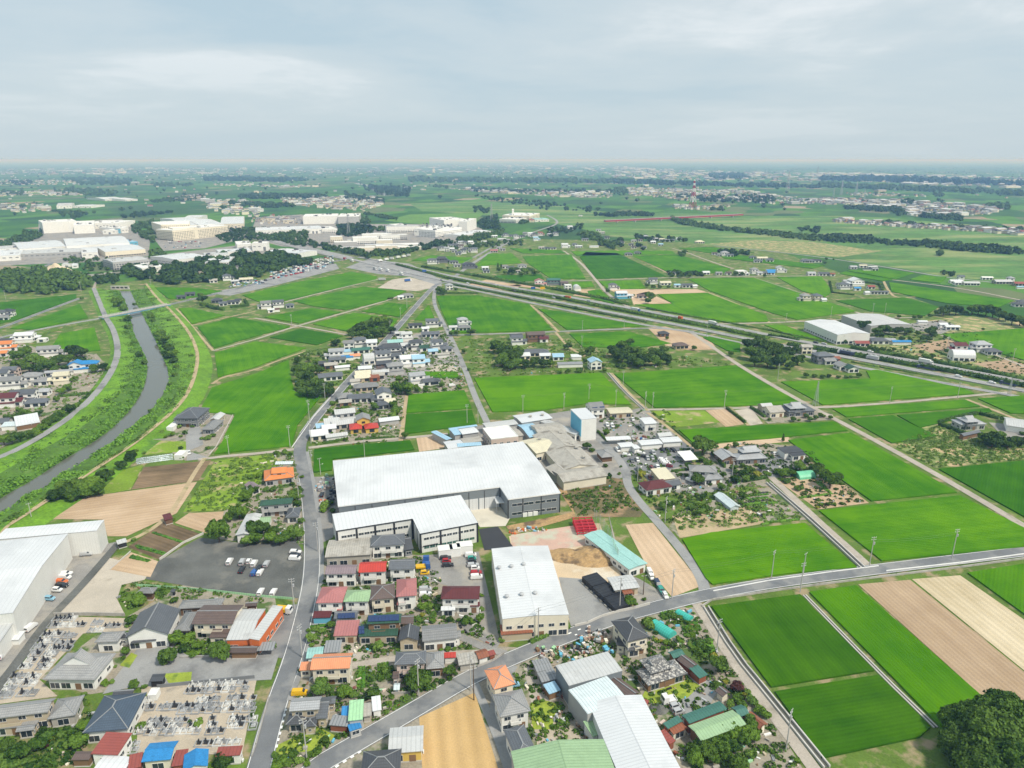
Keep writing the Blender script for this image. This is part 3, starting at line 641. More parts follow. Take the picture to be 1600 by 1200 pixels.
# small far and middle-distance houses placed by ground centre
HN={'hip':'hipped','gx':'gabled','gy':'gabled','irx':'hip-and-gable','flat':'flat','shed':'lean-to','iry':'hip-and-gable'}
RN={'slate':'slate grey','grey':'grey','dark':'dark grey','navy':'navy blue','brown':'dark brown','silver':'silvery grey','orange':'orange','terracotta':'terracotta','red':'red','maroon':'maroon','pink':'pink','green':'green','dkgreen':'dark green','blue':'blue','sky':'pale blue','white':'white','lgrey':'light grey','teal':'teal','rust':'rusty brown','flatwhite':'white','asbestos':'weathered grey','whiteb':'white','redmetal':'dull red','tarp':'bright blue','khaki':'khaki','mint':'mint green','purple':'greyish purple','old':'weathered black','panel':'translucent grey','tealg':'dark teal','film':'clear film'}
def hs(place,rows,hd=17,grp=None):
 """rows: (x,y,w,d,storeys,roof,colour[,wall[,extra heading]]) x,y in the current tile, ground centre"""
 for r in rows:
  x,y,w_,d_,st,rf,rc=r[:7]; wc=r[7] if len(r)>7 else 'w_white'; a=R(hd+(r[8] if len(r)>8 else rnd.uniform(-4,4)))
  gx,gy=G(*q((x,y))); h=3.0*st if st>0 else 2.6; h=h if st!=3 else 8.5
  root=empty('house' if st!=0 else 'shed',gx,gy,a)
  block(root,(gx,gy,a,w_+1.1,d_+1.1),h,rf,'r_'+rc,wc,None if st else 0,lod=1,win=1 if st else 0)
  if st==2 and w_>8 and rf!='flat':   # lower wing with its own roof
   s=rnd.choice((-1,1)); c,s_=math.cos(a),math.sin(a); ox,oy=s*(w_*.5+.8),-1.2
   block(root,(gx+ox*c-oy*s_,gy+ox*s_+oy*c,a,6.5,d_*.85),3.2,'gx' if rf=='gx' else 'hip','r_'+rc,wc,1,lod=1,win=1)
   block(root,(gx-(-d_*.5-.9)*s_*-1*-1,gy+(-d_*.5-.9)*c,a,w_+.6,2.6),2.9,'shed','r_'+rc,wc,1,lod=1,win=0)
  wn=(wc[2:]+' walled ') if wc!='w_white' else ''
  lab=f"{ {0:'small',1:'single storey',2:'two storey',3:'three storey'}[st] } {RN[rc]} {HN.get(rf,'')} roof house {place}" if st else f"small {RN[rc]} roof shed {place}"
  reg(root,lab,'house' if st else 'shed',grp or 'houses '+place)
def trees(place,rows,kind='tree',grp=None):
 """rows: (x,y,r,mat,form) crown centre in tile units"""
 names={'dark':'dark green','mid':'green','light':'light green','yellow':'yellow green','red':'reddish'}
 for r in rows:
  x,y,rad=r[:3]; mt=r[3] if len(r)>3 else 'dark'; fm=r[4] if len(r)>4 else 'round'
  sz='large' if rad>6 else 'small' if rad<2 else 'medium'
  lab=f"{sz} {names[mt]} {'rounded bush' if fm=='bush' else 'slender conifer' if fm=='tall' else 'leafy tree'} {place}"
  px,py=q((x,y)); tree(px,py,rad,lab,mt,fm,'bush' if fm=='bush' else 'tree',(grp or ('bushes ' if fm=='bush' else 'trees ')+place))
def poly_bld(name,label,pts,h,ridge,rise,rc,wc,cat='factory',trim=None,group=None,z0=0):
 """flat plan from roof outline in photo units (at height h); ridge = two photo points"""
 P=[Vector(G(*q(p),z=h)) for p in pts]; ra,rb=(Vector(G(*q(p),z=h)) for p in ridge); u=(rb-ra).normalized(); nv=Vector((-u.y,u.x))
 c=sum(P,Vector((0,0)))/len(P); root=empty(name,c.x,c.y,math.atan2(u.y,u.x))
 md=max(abs((p-ra).dot(nv)) for p in P)
 loc=lambda p:to_local(root,p.x,p.y)
 zf=lambda p:h+rise*(1-abs((p-ra).dot(nv))/md)
 # split outline by the ridge line
 out_=[]
 for side in (1,-1):
  Q=[]
  for i in range(len(P)):
   a,b_=P[i],P[(i+1)%len(P)]; da,db=(a-ra).dot(nv)*side,(b_-ra).dot(nv)*side
   if da>=-1e-6: Q.append(a)
   if da*db<-1e-6: Q.append(a+(b_-a)*(da/(da-db)))
  if area2([(p.x,p.y) for p in Q])<0: Q=Q[::-1]
  out_.append(Q)
 mb=MB()
 for Q in out_:
  L2=[loc(p) for p in Q]; tri=tess(L2)
  mb.add([(*l,zf(p)) for l,p in zip(L2,Q)],[tuple(t) if area2([L2[i] for i in t])>0 else tuple(t)[::-1] for t in tri],rc)
 fasc=MB(); wl=MB()
 Pc=P if area2([(p.x,p.y) for p in P])>0 else P[::-1]
 for i in range(len(Pc)):
  a,b_=Pc[i],Pc[(i+1)%len(Pc)]; segs=[a]; da,db=(a-ra).dot(nv),(b_-ra).dot(nv)
  if da*db<-1e-6: segs.append(a+(b_-a)*(da/(da-db)))
  segs.append(b_); uu=(b_-a).normalized(); nn_=Vector((uu.y,-uu.x))
  for s0,s1 in zip(segs[:-1],segs[1:]):
   l0,l1=loc(s0-nn_*.25),loc(s1-nn_*.25); wl.add([(*l0,z0),(*l1,z0),(*l1,zf(s1)-.02),(*l0,zf(s0)-.02)],[(0,1,2,3)],wc)
   k0,k1=loc(s0+nn_*.04),loc(s1+nn_*.04); fasc.add([(*k0,zf(s0)-.45),(*k1,zf(s1)-.45),(*k1,zf(s1)+.05),(*k0,zf(s0)+.05),(*loc(s0-nn_*.25),zf(s0)-.45),(*loc(s1-nn_*.25),zf(s1)-.45)],[(0,1,2,3),(4,5,1,0)],trim or 'trim_white')
 mb.build('roof',root); wl.build('wall',root); fasc.build('fascia',root)
 reg(root,label,cat,group); return root,P
def rowwin(root,P0,P1,z,n,w_,h_,pm='pane',m0=.06,m1=.06):
 """n windows along the wall line P0-P1 (world 2-D), outside is to the right of P0->P1"""
 d=P1-P0; L_=d.length; u=d/L_; nn_=Vector((u.y,-u.x)); a=math.atan2(u.y,u.x)-root.rotation_euler[2]
 for i in range(n):
  t_=L_*(m0+(1-m0-m1)*(i+.5)/n); p=P0+u*t_-nn_*.25; l=to_local(root,p.x,p.y); add_win(root,l[0],l[1],z,a,w_,h_,pm)
def pillar(root,P0,P1,ts,z0,z1,w_=.5,mat='trim_black',name='column'):
 d=P1-P0; L_=d.length; u=d/L_; nn_=Vector((u.y,-u.x)); a=math.atan2(u.y,u.x)-root.rotation_euler[2]
 for t_ in ts:
  p=P0+u*L_*t_-nn_*.25; l=to_local(root,p.x,p.y); mb=MB(); mb.box(-w_/2,-.14,z0,w_/2,.02,z1,mat); mb.build(name,root,(*l,0),a)
# ------------------------------------------------------------------ vehicles
CARM={}
PROF={'sedan':([(-2.2,.35),(-2.25,.75),(-2.1,.95),(-1.5,1.0),(-.9,1.42),(.5,1.42),(1.2,.98),(2.1,.85),(2.25,.55),(2.2,.35)],1.72),
'van':([(-2.2,.35),(-2.28,1.0),(-2.15,1.75),(-1.9,1.82),(.9,1.80),(1.6,1.15),(2.15,1.0),(2.25,.6),(2.2,.35)],1.72),
'kei':([(-1.65,.35),(-1.7,.9),(-1.55,1.60),(-1.3,1.66),(.5,1.64),(1.1,1.1),(1.6,.95),(1.7,.6),(1.65,.35)],1.48),
'wagon':([(-2.2,.35),(-2.25,.9),(-2.0,1.45),(-1.7,1.5),(.4,1.48),(1.15,1.0),(2.1,.88),(2.25,.55),(2.2,.35)],1.72)}
def car_meshes(kind,col):
 k_=(kind,col)
 if k_ in CARM: return CARM[k_]
 pr,wd=PROF[kind]; mb=MB(); n=len(pr); hw=wd/2; belt=.95 if kind!='van' else 1.1
 v=[]
 for s in (-1,1):
  for x,z in pr: v.append((x*(.97 if z>belt else 1),s*hw*(1.0 if z<=belt+.05 else .86),z))
 mb.add(v,[tuple(range(n)),tuple(range(2*n-1,n-1,-1))]+[(i,n+i,n+i+1,i+1) for i in range(n-1)],'car_'+col)
 body=mb.mesh('body')
 # glass: side bands plus wind and rear screens sitting just proud of the body
 zt=max(z for x,z in pr); up=[p for p in pr if p[1]>belt+.2]; x0,x1=min(p[0] for p in up),max(p[0] for p in up)
 i1=max(i for i,p in enumerate(pr) if p[1]>belt+.25); a_,b_=pr[i1],pr[i1+1]
 g=MB()
 for s in (-1,1):
  yy=s*(hw*.90+.035); y2=s*(hw*.86+.025)
  g.add([(x0+.15,yy,belt+.12),(a_[0]+.35*(b_[0]-a_[0]),yy,belt+.12),(a_[0]-.1,y2,zt-.14),(x0+.3,y2,zt-.14)],[(0,1,2,3) if s<0 else (3,2,1,0)],'pane')
 gs=g.mesh('side_glass'); g=MB(); f=.86; nx_,nz_=.03,.03
 g.add([(a_[0]+.05*(b_[0]-a_[0])+nx_,-hw*.78,a_[1]-.03+nz_),(a_[0]+f*(b_[0]-a_[0])+nx_,-hw*.86,a_[1]+f*(b_[1]-a_[1])+nz_),(a_[0]+f*(b_[0]-a_[0])+nx_,hw*.86,a_[1]+f*(b_[1]-a_[1])+nz_),(a_[0]+.05*(b_[0]-a_[0])+nx_,hw*.78,a_[1]-.03+nz_)],[(0,1,2,3)],'pane')
 gw=g.mesh('windscreen'); g=MB()
 i0=min(i for i,p in enumerate(pr) if p[1]>belt+.25); c_,d_=pr[i0-1],pr[i0]
 g.add([(d_[0]+.12*(c_[0]-d_[0])-.03,-hw*.76,d_[1]+.12*(c_[1]-d_[1])+.02),(d_[0]+.12*(c_[0]-d_[0])-.03,hw*.76,d_[1]+.12*(c_[1]-d_[1])+.02),(d_[0]+.75*(c_[0]-d_[0])-.03,hw*.84,d_[1]+.75*(c_[1]-d_[1])+.02),(d_[0]+.75*(c_[0]-d_[0])-.03,-hw*.84,d_[1]+.75*(c_[1]-d_[1])+.02)],[(0,1,2,3)],'pane')
 gr=g.mesh('rear_window')
 CARM[k_]=(body,gs,gw,gr,pr,hw); return CARM[k_]
def small(nm,f):
 if nm not in CARM: m_=MB(); f(m_); CARM[nm]=m_.mesh(nm)
 return CARM[nm]
def wheel_mesh(): return small('wheel',lambda m_:(m_.tube((0,-.10,0),(0,.10,0),.32,.32,'tyre',10),m_.tube((0,-.115,0),(0,-.09,0),.17,.17,'rim',8),m_.tube((0,.09,0),(0,.115,0),.17,.17,'rim',8)))
def car(x,y,a,kind,col,label,lod=0,group=None,z=0.06,name='parked_car',cat='car'):
 body,gs,gw,gr,pr,hw=car_meshes(kind,col); e=empty(name,x,y,a,z)
 link('body',body,e); link('side_glass',gs,e); link('windscreen',gw,e); link('rear_window',gr,e)
 xe=max(p[0] for p in pr)
 if lod==0:
  for sx in(-.62,.62):
   for s in(-1,1): link('wheel',wheel_mesh(),e,(xe*sx,s*(hw-.08),.32))
  for s in(-1,1):
   link('headlight',small('headlight',lambda m_:m_.box(-.06,-.2,-.08,.05,.2,.08,'lamp_lens',True)),e,(xe-.02,s*(hw-.32),.68))
   link('tail_light',small('tail_light',lambda m_:m_.box(-.05,-.12,-.14,.05,.12,.14,'tail_lens',True)),e,(-xe-.01,s*(hw-.22),.80))
 return reg(e,label,cat,group)
def cars(place,dr,rows,lod=0,z=0.06):
 """dr = (dx,dy) heading in photo units; rows (x,y,colour,kind)"""
 cn={'lightblue':'light blue'}; kn={'sedan':'saloon car','van':'van','kei':'small hatchback','wagon':'estate car'}
 for r in rows:
  x,y,col=r[:3]; kd=r[3] if len(r)>3 else 'wagon'; dd=r[4] if len(r)>4 else dr
  g0=G(*q((x,y)),z=.7); g1=G(*q((x+dd[0],y+dd[1])),z=.7); a=math.atan2(g1[1]-g0[1],g1[0]-g0[0])
  car(*g0,a,kd,col,f"{cn.get(col,col)} {kn[kd]} {place}",lod,'cars '+place,z)
def truck(x,y,a,col,cargo,ln,label,z=0.1,name='lorry',boxh=2.6):
 """cab + load box or flat bed"""
 e=empty(name,x,y,a,z); c=MB();
 v=[(ln/2-1.7,-1.15,.5),(ln/2,-1.15,.5),(ln/2,-1.15,1.5),(ln/2-.25,-1.1,2.55),(ln/2-1.7,-1.1,2.6)]
 c.add(v+[(p[0],-p[1],p[2]) for p in v],[(0,1,2,3,4),(9,8,7,6,5),(1,6,7,2),(2,7,8,3),(3,8,9,4),(4,9,5,0)],'car_'+col); c.build('cab',e)
 g=MB(); g.add([(ln/2+.0,-1.0,1.6),(ln/2+.0,1.0,1.6),(ln/2-.2,.98,2.4),(ln/2-.2,-.98,2.4)],[(0,1,2,3)],'pane'); g.build('windscreen',e)
 m_=MB(); m_.box(-ln/2,-.9,.55,ln/2-1.6,.9,.85,'metal_dark',True); m_.build('chassis',e)
 b_=MB()
 if cargo: b_.box(-ln/2,-1.22,.9,ln/2-1.85,1.22,.9+boxh,'car_'+cargo,True); b_.build('cargo_box',e)
 else:
  b_.box(-ln/2,-1.2,.9,ln/2-1.85,1.2,1.0,'car_'+col,True)
  for s in(-1,1): b_.box(-ln/2,s*1.2-.04,1.0,ln/2-1.85,s*1.2+.04,1.35,'car_'+col)
  b_.box(-ln/2-.04,-1.2,1.0,-ln/2+.04,1.2,1.35,'car_'+col); b_.build('flat_bed',e)
 for sx in (ln/2-.9,-ln/2+1.0)+((-ln/2+2.1,) if ln>7 else ()):
  for s in(-1,1): link('wheel',wheel_mesh(),e,(sx,s*1.05,.42),scale=(1.35,1.3,1.35))
 return reg(e,label,'truck')
def trk(x,y,dr,col,cargo,ln,label,z=0.1,boxh=2.4,name='lorry'):
 g0=G(*q((x,y)),z=1); g1=G(*q((x+dr[0],y+dr[1])),z=1); return truck(*g0,math.atan2(g1[1]-g0[1],g1[0]-g0[0]),col,cargo,ln,label,z,name,boxh)
# ------------------------------------------------------------------ poles and cables
POLE={}
def pole(px,py,label,h=11.5,trans=False,rz=0.3,arms=2,street=False,xy=None,mat='pole_concrete'):
 x,y=xy or G(px,py); e=empty('utility_pole',x,y,rz); k_=('shaft',h,mat)
 if k_ not in POLE: m_=MB(); m_.tube((0,0,-.1),(0,0,h),.19,.13,mat,8); POLE[k_]=m_.mesh('shaft')
 link('shaft',POLE[k_],e)
 for i in range(arms):
  if 'arm' not in POLE: m_=MB(); m_.box(-1.0,-.06,-.06,1.0,.06,.06,'metal_grey',True); POLE['arm']=m_.mesh('crossarm'); m_=MB(); m_.tube((0,0,0),(0,0,.28),.07,.05,'trim_white',6); POLE['ins']=m_.mesh('insulator')
  c=link('crossarm',POLE['arm'],e,(0,0,h-.35-.9*i))
  for t_ in(-.85,0,.85): link('insulator',POLE['ins'],c,(t_,0,.06))
 if trans:
  if 'tr' not in POLE: m_=MB(); m_.tube((0,0,0),(0,0,1.0),.30,.30,'metal_grey',10); POLE['tr']=m_.mesh('transformer')
  link('transformer',POLE['tr'],e,(.45,0,h-3.3))
 if street:
  m_=MB(); m_.tube((0,0,0),(1.3,0,.35),.04,.04,'metal_grey',5); m_.box(1.1,-.12,.28,1.7,.12,.42,'trim_white',True); m_.build('street_lamp_arm',e,(0,0,5.2))
 return reg(e,label,'utility pole','utility poles of the power line'),h
def cable(p,q_,label,sag=.9,r=.028,offsx=(0,),h0=11.3):
 """catenary cables between two poles"""
 a,b_=p.location,q_.location; mb=MB(); n=7; u=Vector((b_[0]-a[0],b_[1]-a[1])).normalized(); nv=(-u.y,u.x)
 for ox in offsx:
  pts=[]
  for i in range(n+1):
   t_=i/n; pts.append((( b_[0]-a[0])*t_+nv[0]*ox,(b_[1]-a[1])*t_+nv[1]*ox,h0-4*sag*t_*(1-t_)))
  for s0,s1 in zip(pts[:-1],pts[1:]): mb.tube(s0,s1,r,r,'cable',3)
 o=mb.build('overhead_cable',None,(a[0],a[1],0)); return reg(o,label,'cable','overhead cables between poles')
# ------------------------------------------------------------------ graves
GV={}
def grave(x,y,a,label,mat,group,big=1.0,kerb=True):
 if mat not in GV:
  s=MB(); s.box(-.16,-.16,.0,.16,.16,.75,mat); st=s.mesh('headstone')
  b_=MB(); b_.box(-.55,-.45,0,.55,.45,.22,mat); b_.box(-.36,-.32,.22,.36,.32,.45,mat); ba=b_.mesh('plinth')
  kk=MB()
  for q0 in ((-1.0,-1.1,1.0,-.95),(-1.0,.95,1.0,1.1),(-1.0,-.95,-.86,.95),(.86,-.95,1.0,.95)): kk.box(q0[0],q0[1],0,q0[2],q0[3],.35,mat if mat!='grave_black' else 'grave_grey')
  GV[mat]=(st,ba,kk.mesh('kerb_surround'))
 st,ba,kk=GV[mat]; e=empty('gravestone',x,y,a,.05); e.scale=(big,big,big*1.25)
 link('plinth',ba,e,(0,.35,0)); link('headstone',st,e,(0,.35,.45))
 if kerb: link('kerb_surround',kk,e)
 return reg(e,label,'gravestone',group)
def graves(place,x0,y0,x1,y1,n,skip=0.1,jit=.10,double=False):
 g0,g1=G(*q((x0,y0))),G(*q((x1,y1))); a=math.atan2(g1[1]-g0[1],g1[0]-g0[0])
 for i in range(n):
  if rnd.random()<skip: continue
  t_=(i+.5)/n; mt=rnd.choices(('grave_grey','grave_white','grave_black'),(5,3,3))[0]; nm={'grave_grey':'grey','grave_white':'pale','grave_black':'black'}[mt]
  grave(g0[0]+(g1[0]-g0[0])*t_+rnd.uniform(-jit,jit),g0[1]+(g1[1]-g0[1])*t_+rnd.uniform(-jit,jit),a,f"{nm} gravestone {place}",mt,'gravestones in the cemeteries',rnd.uniform(.85,1.25))
def low_wall(name,pts,h,th,mat,label,cat='wall',z=0.0,sm=0):
 P=[G(*q(p)) for p in pts]; P=smooth(P,sm) if sm else P; c=P[0]; mb=MB()
 for a,b_ in zip(P[:-1],P[1:]):
  L_=math.hypot(b_[0]-a[0],b_[1]-a[1]); mb.rbox(((a[0]+b_[0])/2-c[0],(a[1]+b_[1])/2-c[1]),((b_[0]-a[0])/L_,(b_[1]-a[1])/L_),L_/2+th/2*.98,th/2,z-.05,z+h,mat)
 o=mb.build(name,None,(c[0],c[1],0)); return reg(o,label,cat)
def heap(name,cx,cy,rx,ry,h,mat,label,cat,n=26,seed=1,rot=0):
 x,y=G(*q((cx,cy))); V=[];Fq=[]
 for j in range(n):
  for i in range(n):
   u,v=i/(n-1)*2-1,j/(n-1)*2-1; d=math.hypot(u,v); k_=max(0,1-d)**.8; nz=mnoise.noise(Vector((u*2.3+seed,v*2.3,seed)))+.5*mnoise.noise(Vector((u*6+seed,v*6,seed)))
   V.append((u*rx*math.cos(rot)-v*ry*math.sin(rot),u*rx*math.sin(rot)+v*ry*math.cos(rot),-.1+h*k_*(1+.7*nz)))
 for j in range(n-1):
  for i in range(n-1): Fq.append((j*n+i,j*n+i+1,(j+1)*n+i+1,(j+1)*n+i))
 o=link(name,npmesh(name,np.array(V),np.array(Fq),mat),None,(x,y,0)); return reg(o,label,cat)
# ================================================================== SETTING
def ground_mat():
 m,nn,ll,b=newmat('ground_far'); b.inputs['Roughness'].default_value=0.95; b.inputs['Specular IOR Level'].default_value=0.1
 mt=lambda op,a,b=None,c=None,cl=False: mth(op,a,b,c,nn,ll,cl)
 g=nn.new('ShaderNodeNewGeometry'); mp=nn.new('ShaderNodeMapping'); mp.inputs['Rotation'].default_value=(0,0,R(24)); ll.new(g.outputs['Position'],mp.inputs[0])
 # patchwork of fields
 def cells(sx,sy,off):
  m2=nn.new('ShaderNodeMapping'); m2.inputs['Scale'].default_value=(1/sx,1/sy,1); m2.inputs['Location'].default_value=off; ll.new(mp.outputs[0],m2.inputs[0])
  br=nn.new('ShaderNodeTexVoronoi'); br.voronoi_dimensions='2D'; br.distance='CHEBYCHEV'; br.inputs['Scale'].default_value=1; br.inputs['Randomness'].default_value=0.55; ll.new(m2.outputs[0],br.inputs['Vector'])
  s=nn.new('ShaderNodeSeparateColor'); ll.new(br.outputs['Color'],s.inputs[0]); return s.outputs[0],s.outputs[1]
 c1,c2=cells(75,120,(3.1,1.2,0));
 col=ramp(c1,[(0.0,(0.060,0.155,0.022)),(0.25,(0.045,0.125,0.022)),(0.5,(0.085,0.20,0.028)),(0.72,(0.035,0.09,0.028)),(0.86,(0.13,0.165,0.07)),(0.95,(0.30,0.25,0.17))],nn,ll)
 for n_ in nn:
  if n_.type=='VALTORGB': n_.color_ramp.interpolation='CONSTANT'
 nz=nn.new('ShaderNodeTexNoise'); nz.inputs['Scale'].default_value=0.0011; nz.inputs['Detail'].default_value=6; nz.inputs['Roughness'].default_value=0.62; ll.new(g.outputs['Position'],nz.inputs[0])
 n2=nn.new('ShaderNodeTexNoise'); n2.inputs['Scale'].default_value=0.02; n2.inputs['Detail'].default_value=4; ll.new(g.outputs['Position'],n2.inputs[0])
 f=mt('MULTIPLY',mt('SUBTRACT',nz.outputs[0],0.53),14.0,None,True)
 col=mixc(f,col,(0.05,0.105,0.035),nn,ll)
 v=mt('ADD',0.7,mt('MULTIPLY',n2.outputs[0],0.6)); vm=nn.new('ShaderNodeVectorMath'); vm.operation='SCALE'; ll.new(col,vm.inputs[0]); ll.new(v,vm.inputs[3]); ll.new(vm.outputs[0],b.inputs['Base Color'])
ground_mat()
# base sheet: fine cells near, coarse cells to the horizon
xs=[-160000,-62000,-30000,-15000,-8000,-5000,-3500,-2500]+list(range(-2000,2001,400))+[2500,3500,5000,8000,15000,30000,62000,160000]
ys=[-62000,-20000,-5000,-1500]+list(range(-800,4001,400))+[4800,6000,8000,11000,15000,22000,32000,45000,62000,100000,160000]
V=np.array([(x,y,-0.12) for y in ys for x in xs],float); nx=len(xs)
Fq=np.array([(j*nx+i,j*nx+i+1,(j+1)*nx+i+1,(j+1)*nx+i) for j in range(len(ys)-1) for i in range(nx-1)])
struct(link('ground',npmesh('ground',V,Fq,'ground_far')))
# near ground sheet: verges and paths between fields
slab('verge',[(-400,1500),(2100,1500),(2300,700),(1700,560),(1180,380),(760,372),(560,398),(200,440),(-150,470),(-500,700)],'verge',-0.06)
# ---- river, banks and levee roads (left)
tile(0,0,1)
WL=[(-120,868),(0,778),(50,752),(100,718),(150,690),(192,656),(222,616),(231,582),(229,560),(217,540),(209,522),(203,495),(196,472),(186,455)]
WR=[(-90,890),(0,803),(32,785),(75,758),(112,732),(162,702),(200,676),(240,638),(262,606),(265,583),(255,560),(246,538),(236,518),(226,498),(215,478),(204,455)]
wm=loft('river',[(WL,.10),(WR,.10)],'water',80)
LC=[(-160,775),(0,723),(60,692),(120,651),(158,613),(181,575),(186,548),(178,518),(166,500),(158,480),(147,453)]   # levee crest, left
LB=[(-140,835),(0,742),(70,703),(122,675),(172,637),(204,600),(214,566),(208,540),(200,512),(192,490),(185,470),(172,455)]  # berm, left
RB=[(-60,905),(0,820),(40,800),(85,773),(130,745),(182,715),(216,688),(262,642),(282,606),(281,570),(268,540),(254,515),(244,495),(238,478),(225,455)]
RC=[(-40,925),(0,836),(32,816),(75,788),(140,745),(204,703),(228,684),(275,645),(299,612),(311,566),(305,540),(293,518),(276,498),(262,483),(245,468),(228,445)]
LO=[(-160,740),(0,705),(56,676),(112,640),(146,606),(168,572),(174,548),(168,522),(158,505),(150,485),(138,455)]
RO=[(-40,960),(0,862),(45,838),(90,806),(155,764),(218,716),(245,694),(306,645),(328,603),(334,566),(322,540),(306,515),(290,498),(275,483),(258,466),(240,445)]
loft('riverbank',[(LO,.0),(LC,2.2)],'bank_grass',90)
loft('riverbank',[(LC,2.2),(LB,1.1)],'bank_grass',110,.5,.12)
loft('riverbank',[(LB,1.1),(WL,.02)],'bank_rough',130,.9,.22)
loft('riverbank',[(WR,.02),(RB,1.3)],'bank_rough',130,.9,.22)
loft('riverbank',[(RB,1.3),(RC,1.9)],'bank_grass',110,.5,.15)
loft('riverbank',[(RC,1.9),(RO,.0)],'bank_grass',90,.25,.2)
def zribbon(name,pts,width,mat,z): return ribbon(name,pts,width,mat,z,2)
zribbon('levee_road',LC,4.6,'asphalt_light',2.35)
zribbon('levee_path',RC,2.6,'dirt_path',2.06)
# reeds and scrub along the water's edge
def scrub(name,label,lines,n,size,mat,h,seed,zb=.6):
 rng=np.random.default_rng(seed); A=np.array(smooth([G(*p) for p in lines[0]],2)); B=np.array(smooth([G(*p) for p in lines[1]],2))
 ta=np.linspace(0,1,len(A)); tb=np.linspace(0,1,len(B)); t=rng.random(n)**.8; s=rng.random(n)
 pa=np.stack([np.interp(t,ta,A[:,i]) for i in(0,1)],1); pb=np.stack([np.interp(t,tb,B[:,i]) for i in(0,1)],1); p=pa*(1-s[:,None])+pb*s[:,None]
 cl=np.array([mnoise.noise(Vector((x*.09,y*.09,seed))) for x,y in p]); keep=rng.random(n)<np.clip(.42+cl*1.6,.04,1); p=p[keep]; cl=cl[keep]
 z=zb+rng.random(len(p))*h*np.clip(.5+cl*1.6,.25,1.6); Nn=rng.normal(size=(len(p),3))*.6+np.array([0,0,.8]); Nn/=np.linalg.norm(Nn,axis=1)[:,None]
 V,Fq=leaves(np.column_stack([p,z]),Nn,size,rng); o=link(name,npmesh(name,V,Fq,mat)); return reg(o,label,'undergrowth',None,'stuff')
scrub('riverside_scrub','dense dark scrub and reeds along the left edge of the water',(LB,WL),42000,.42,'crop',1.3,3)
scrub('riverside_scrub','green scrub and reeds along the right edge of the water',(WR,RB),30000,.42,'crop',1.3,4)
scrub('bank_weeds','bright green weeds on the slope below the levee road',(LC,LB),15000,.40,'leaf_light',.5,5,1.5)
scrub('bank_weeds','bright green weeds on the bank beside the dirt levee path',(RB,RC),11000,.40,'leaf_light',.5,6,1.7)
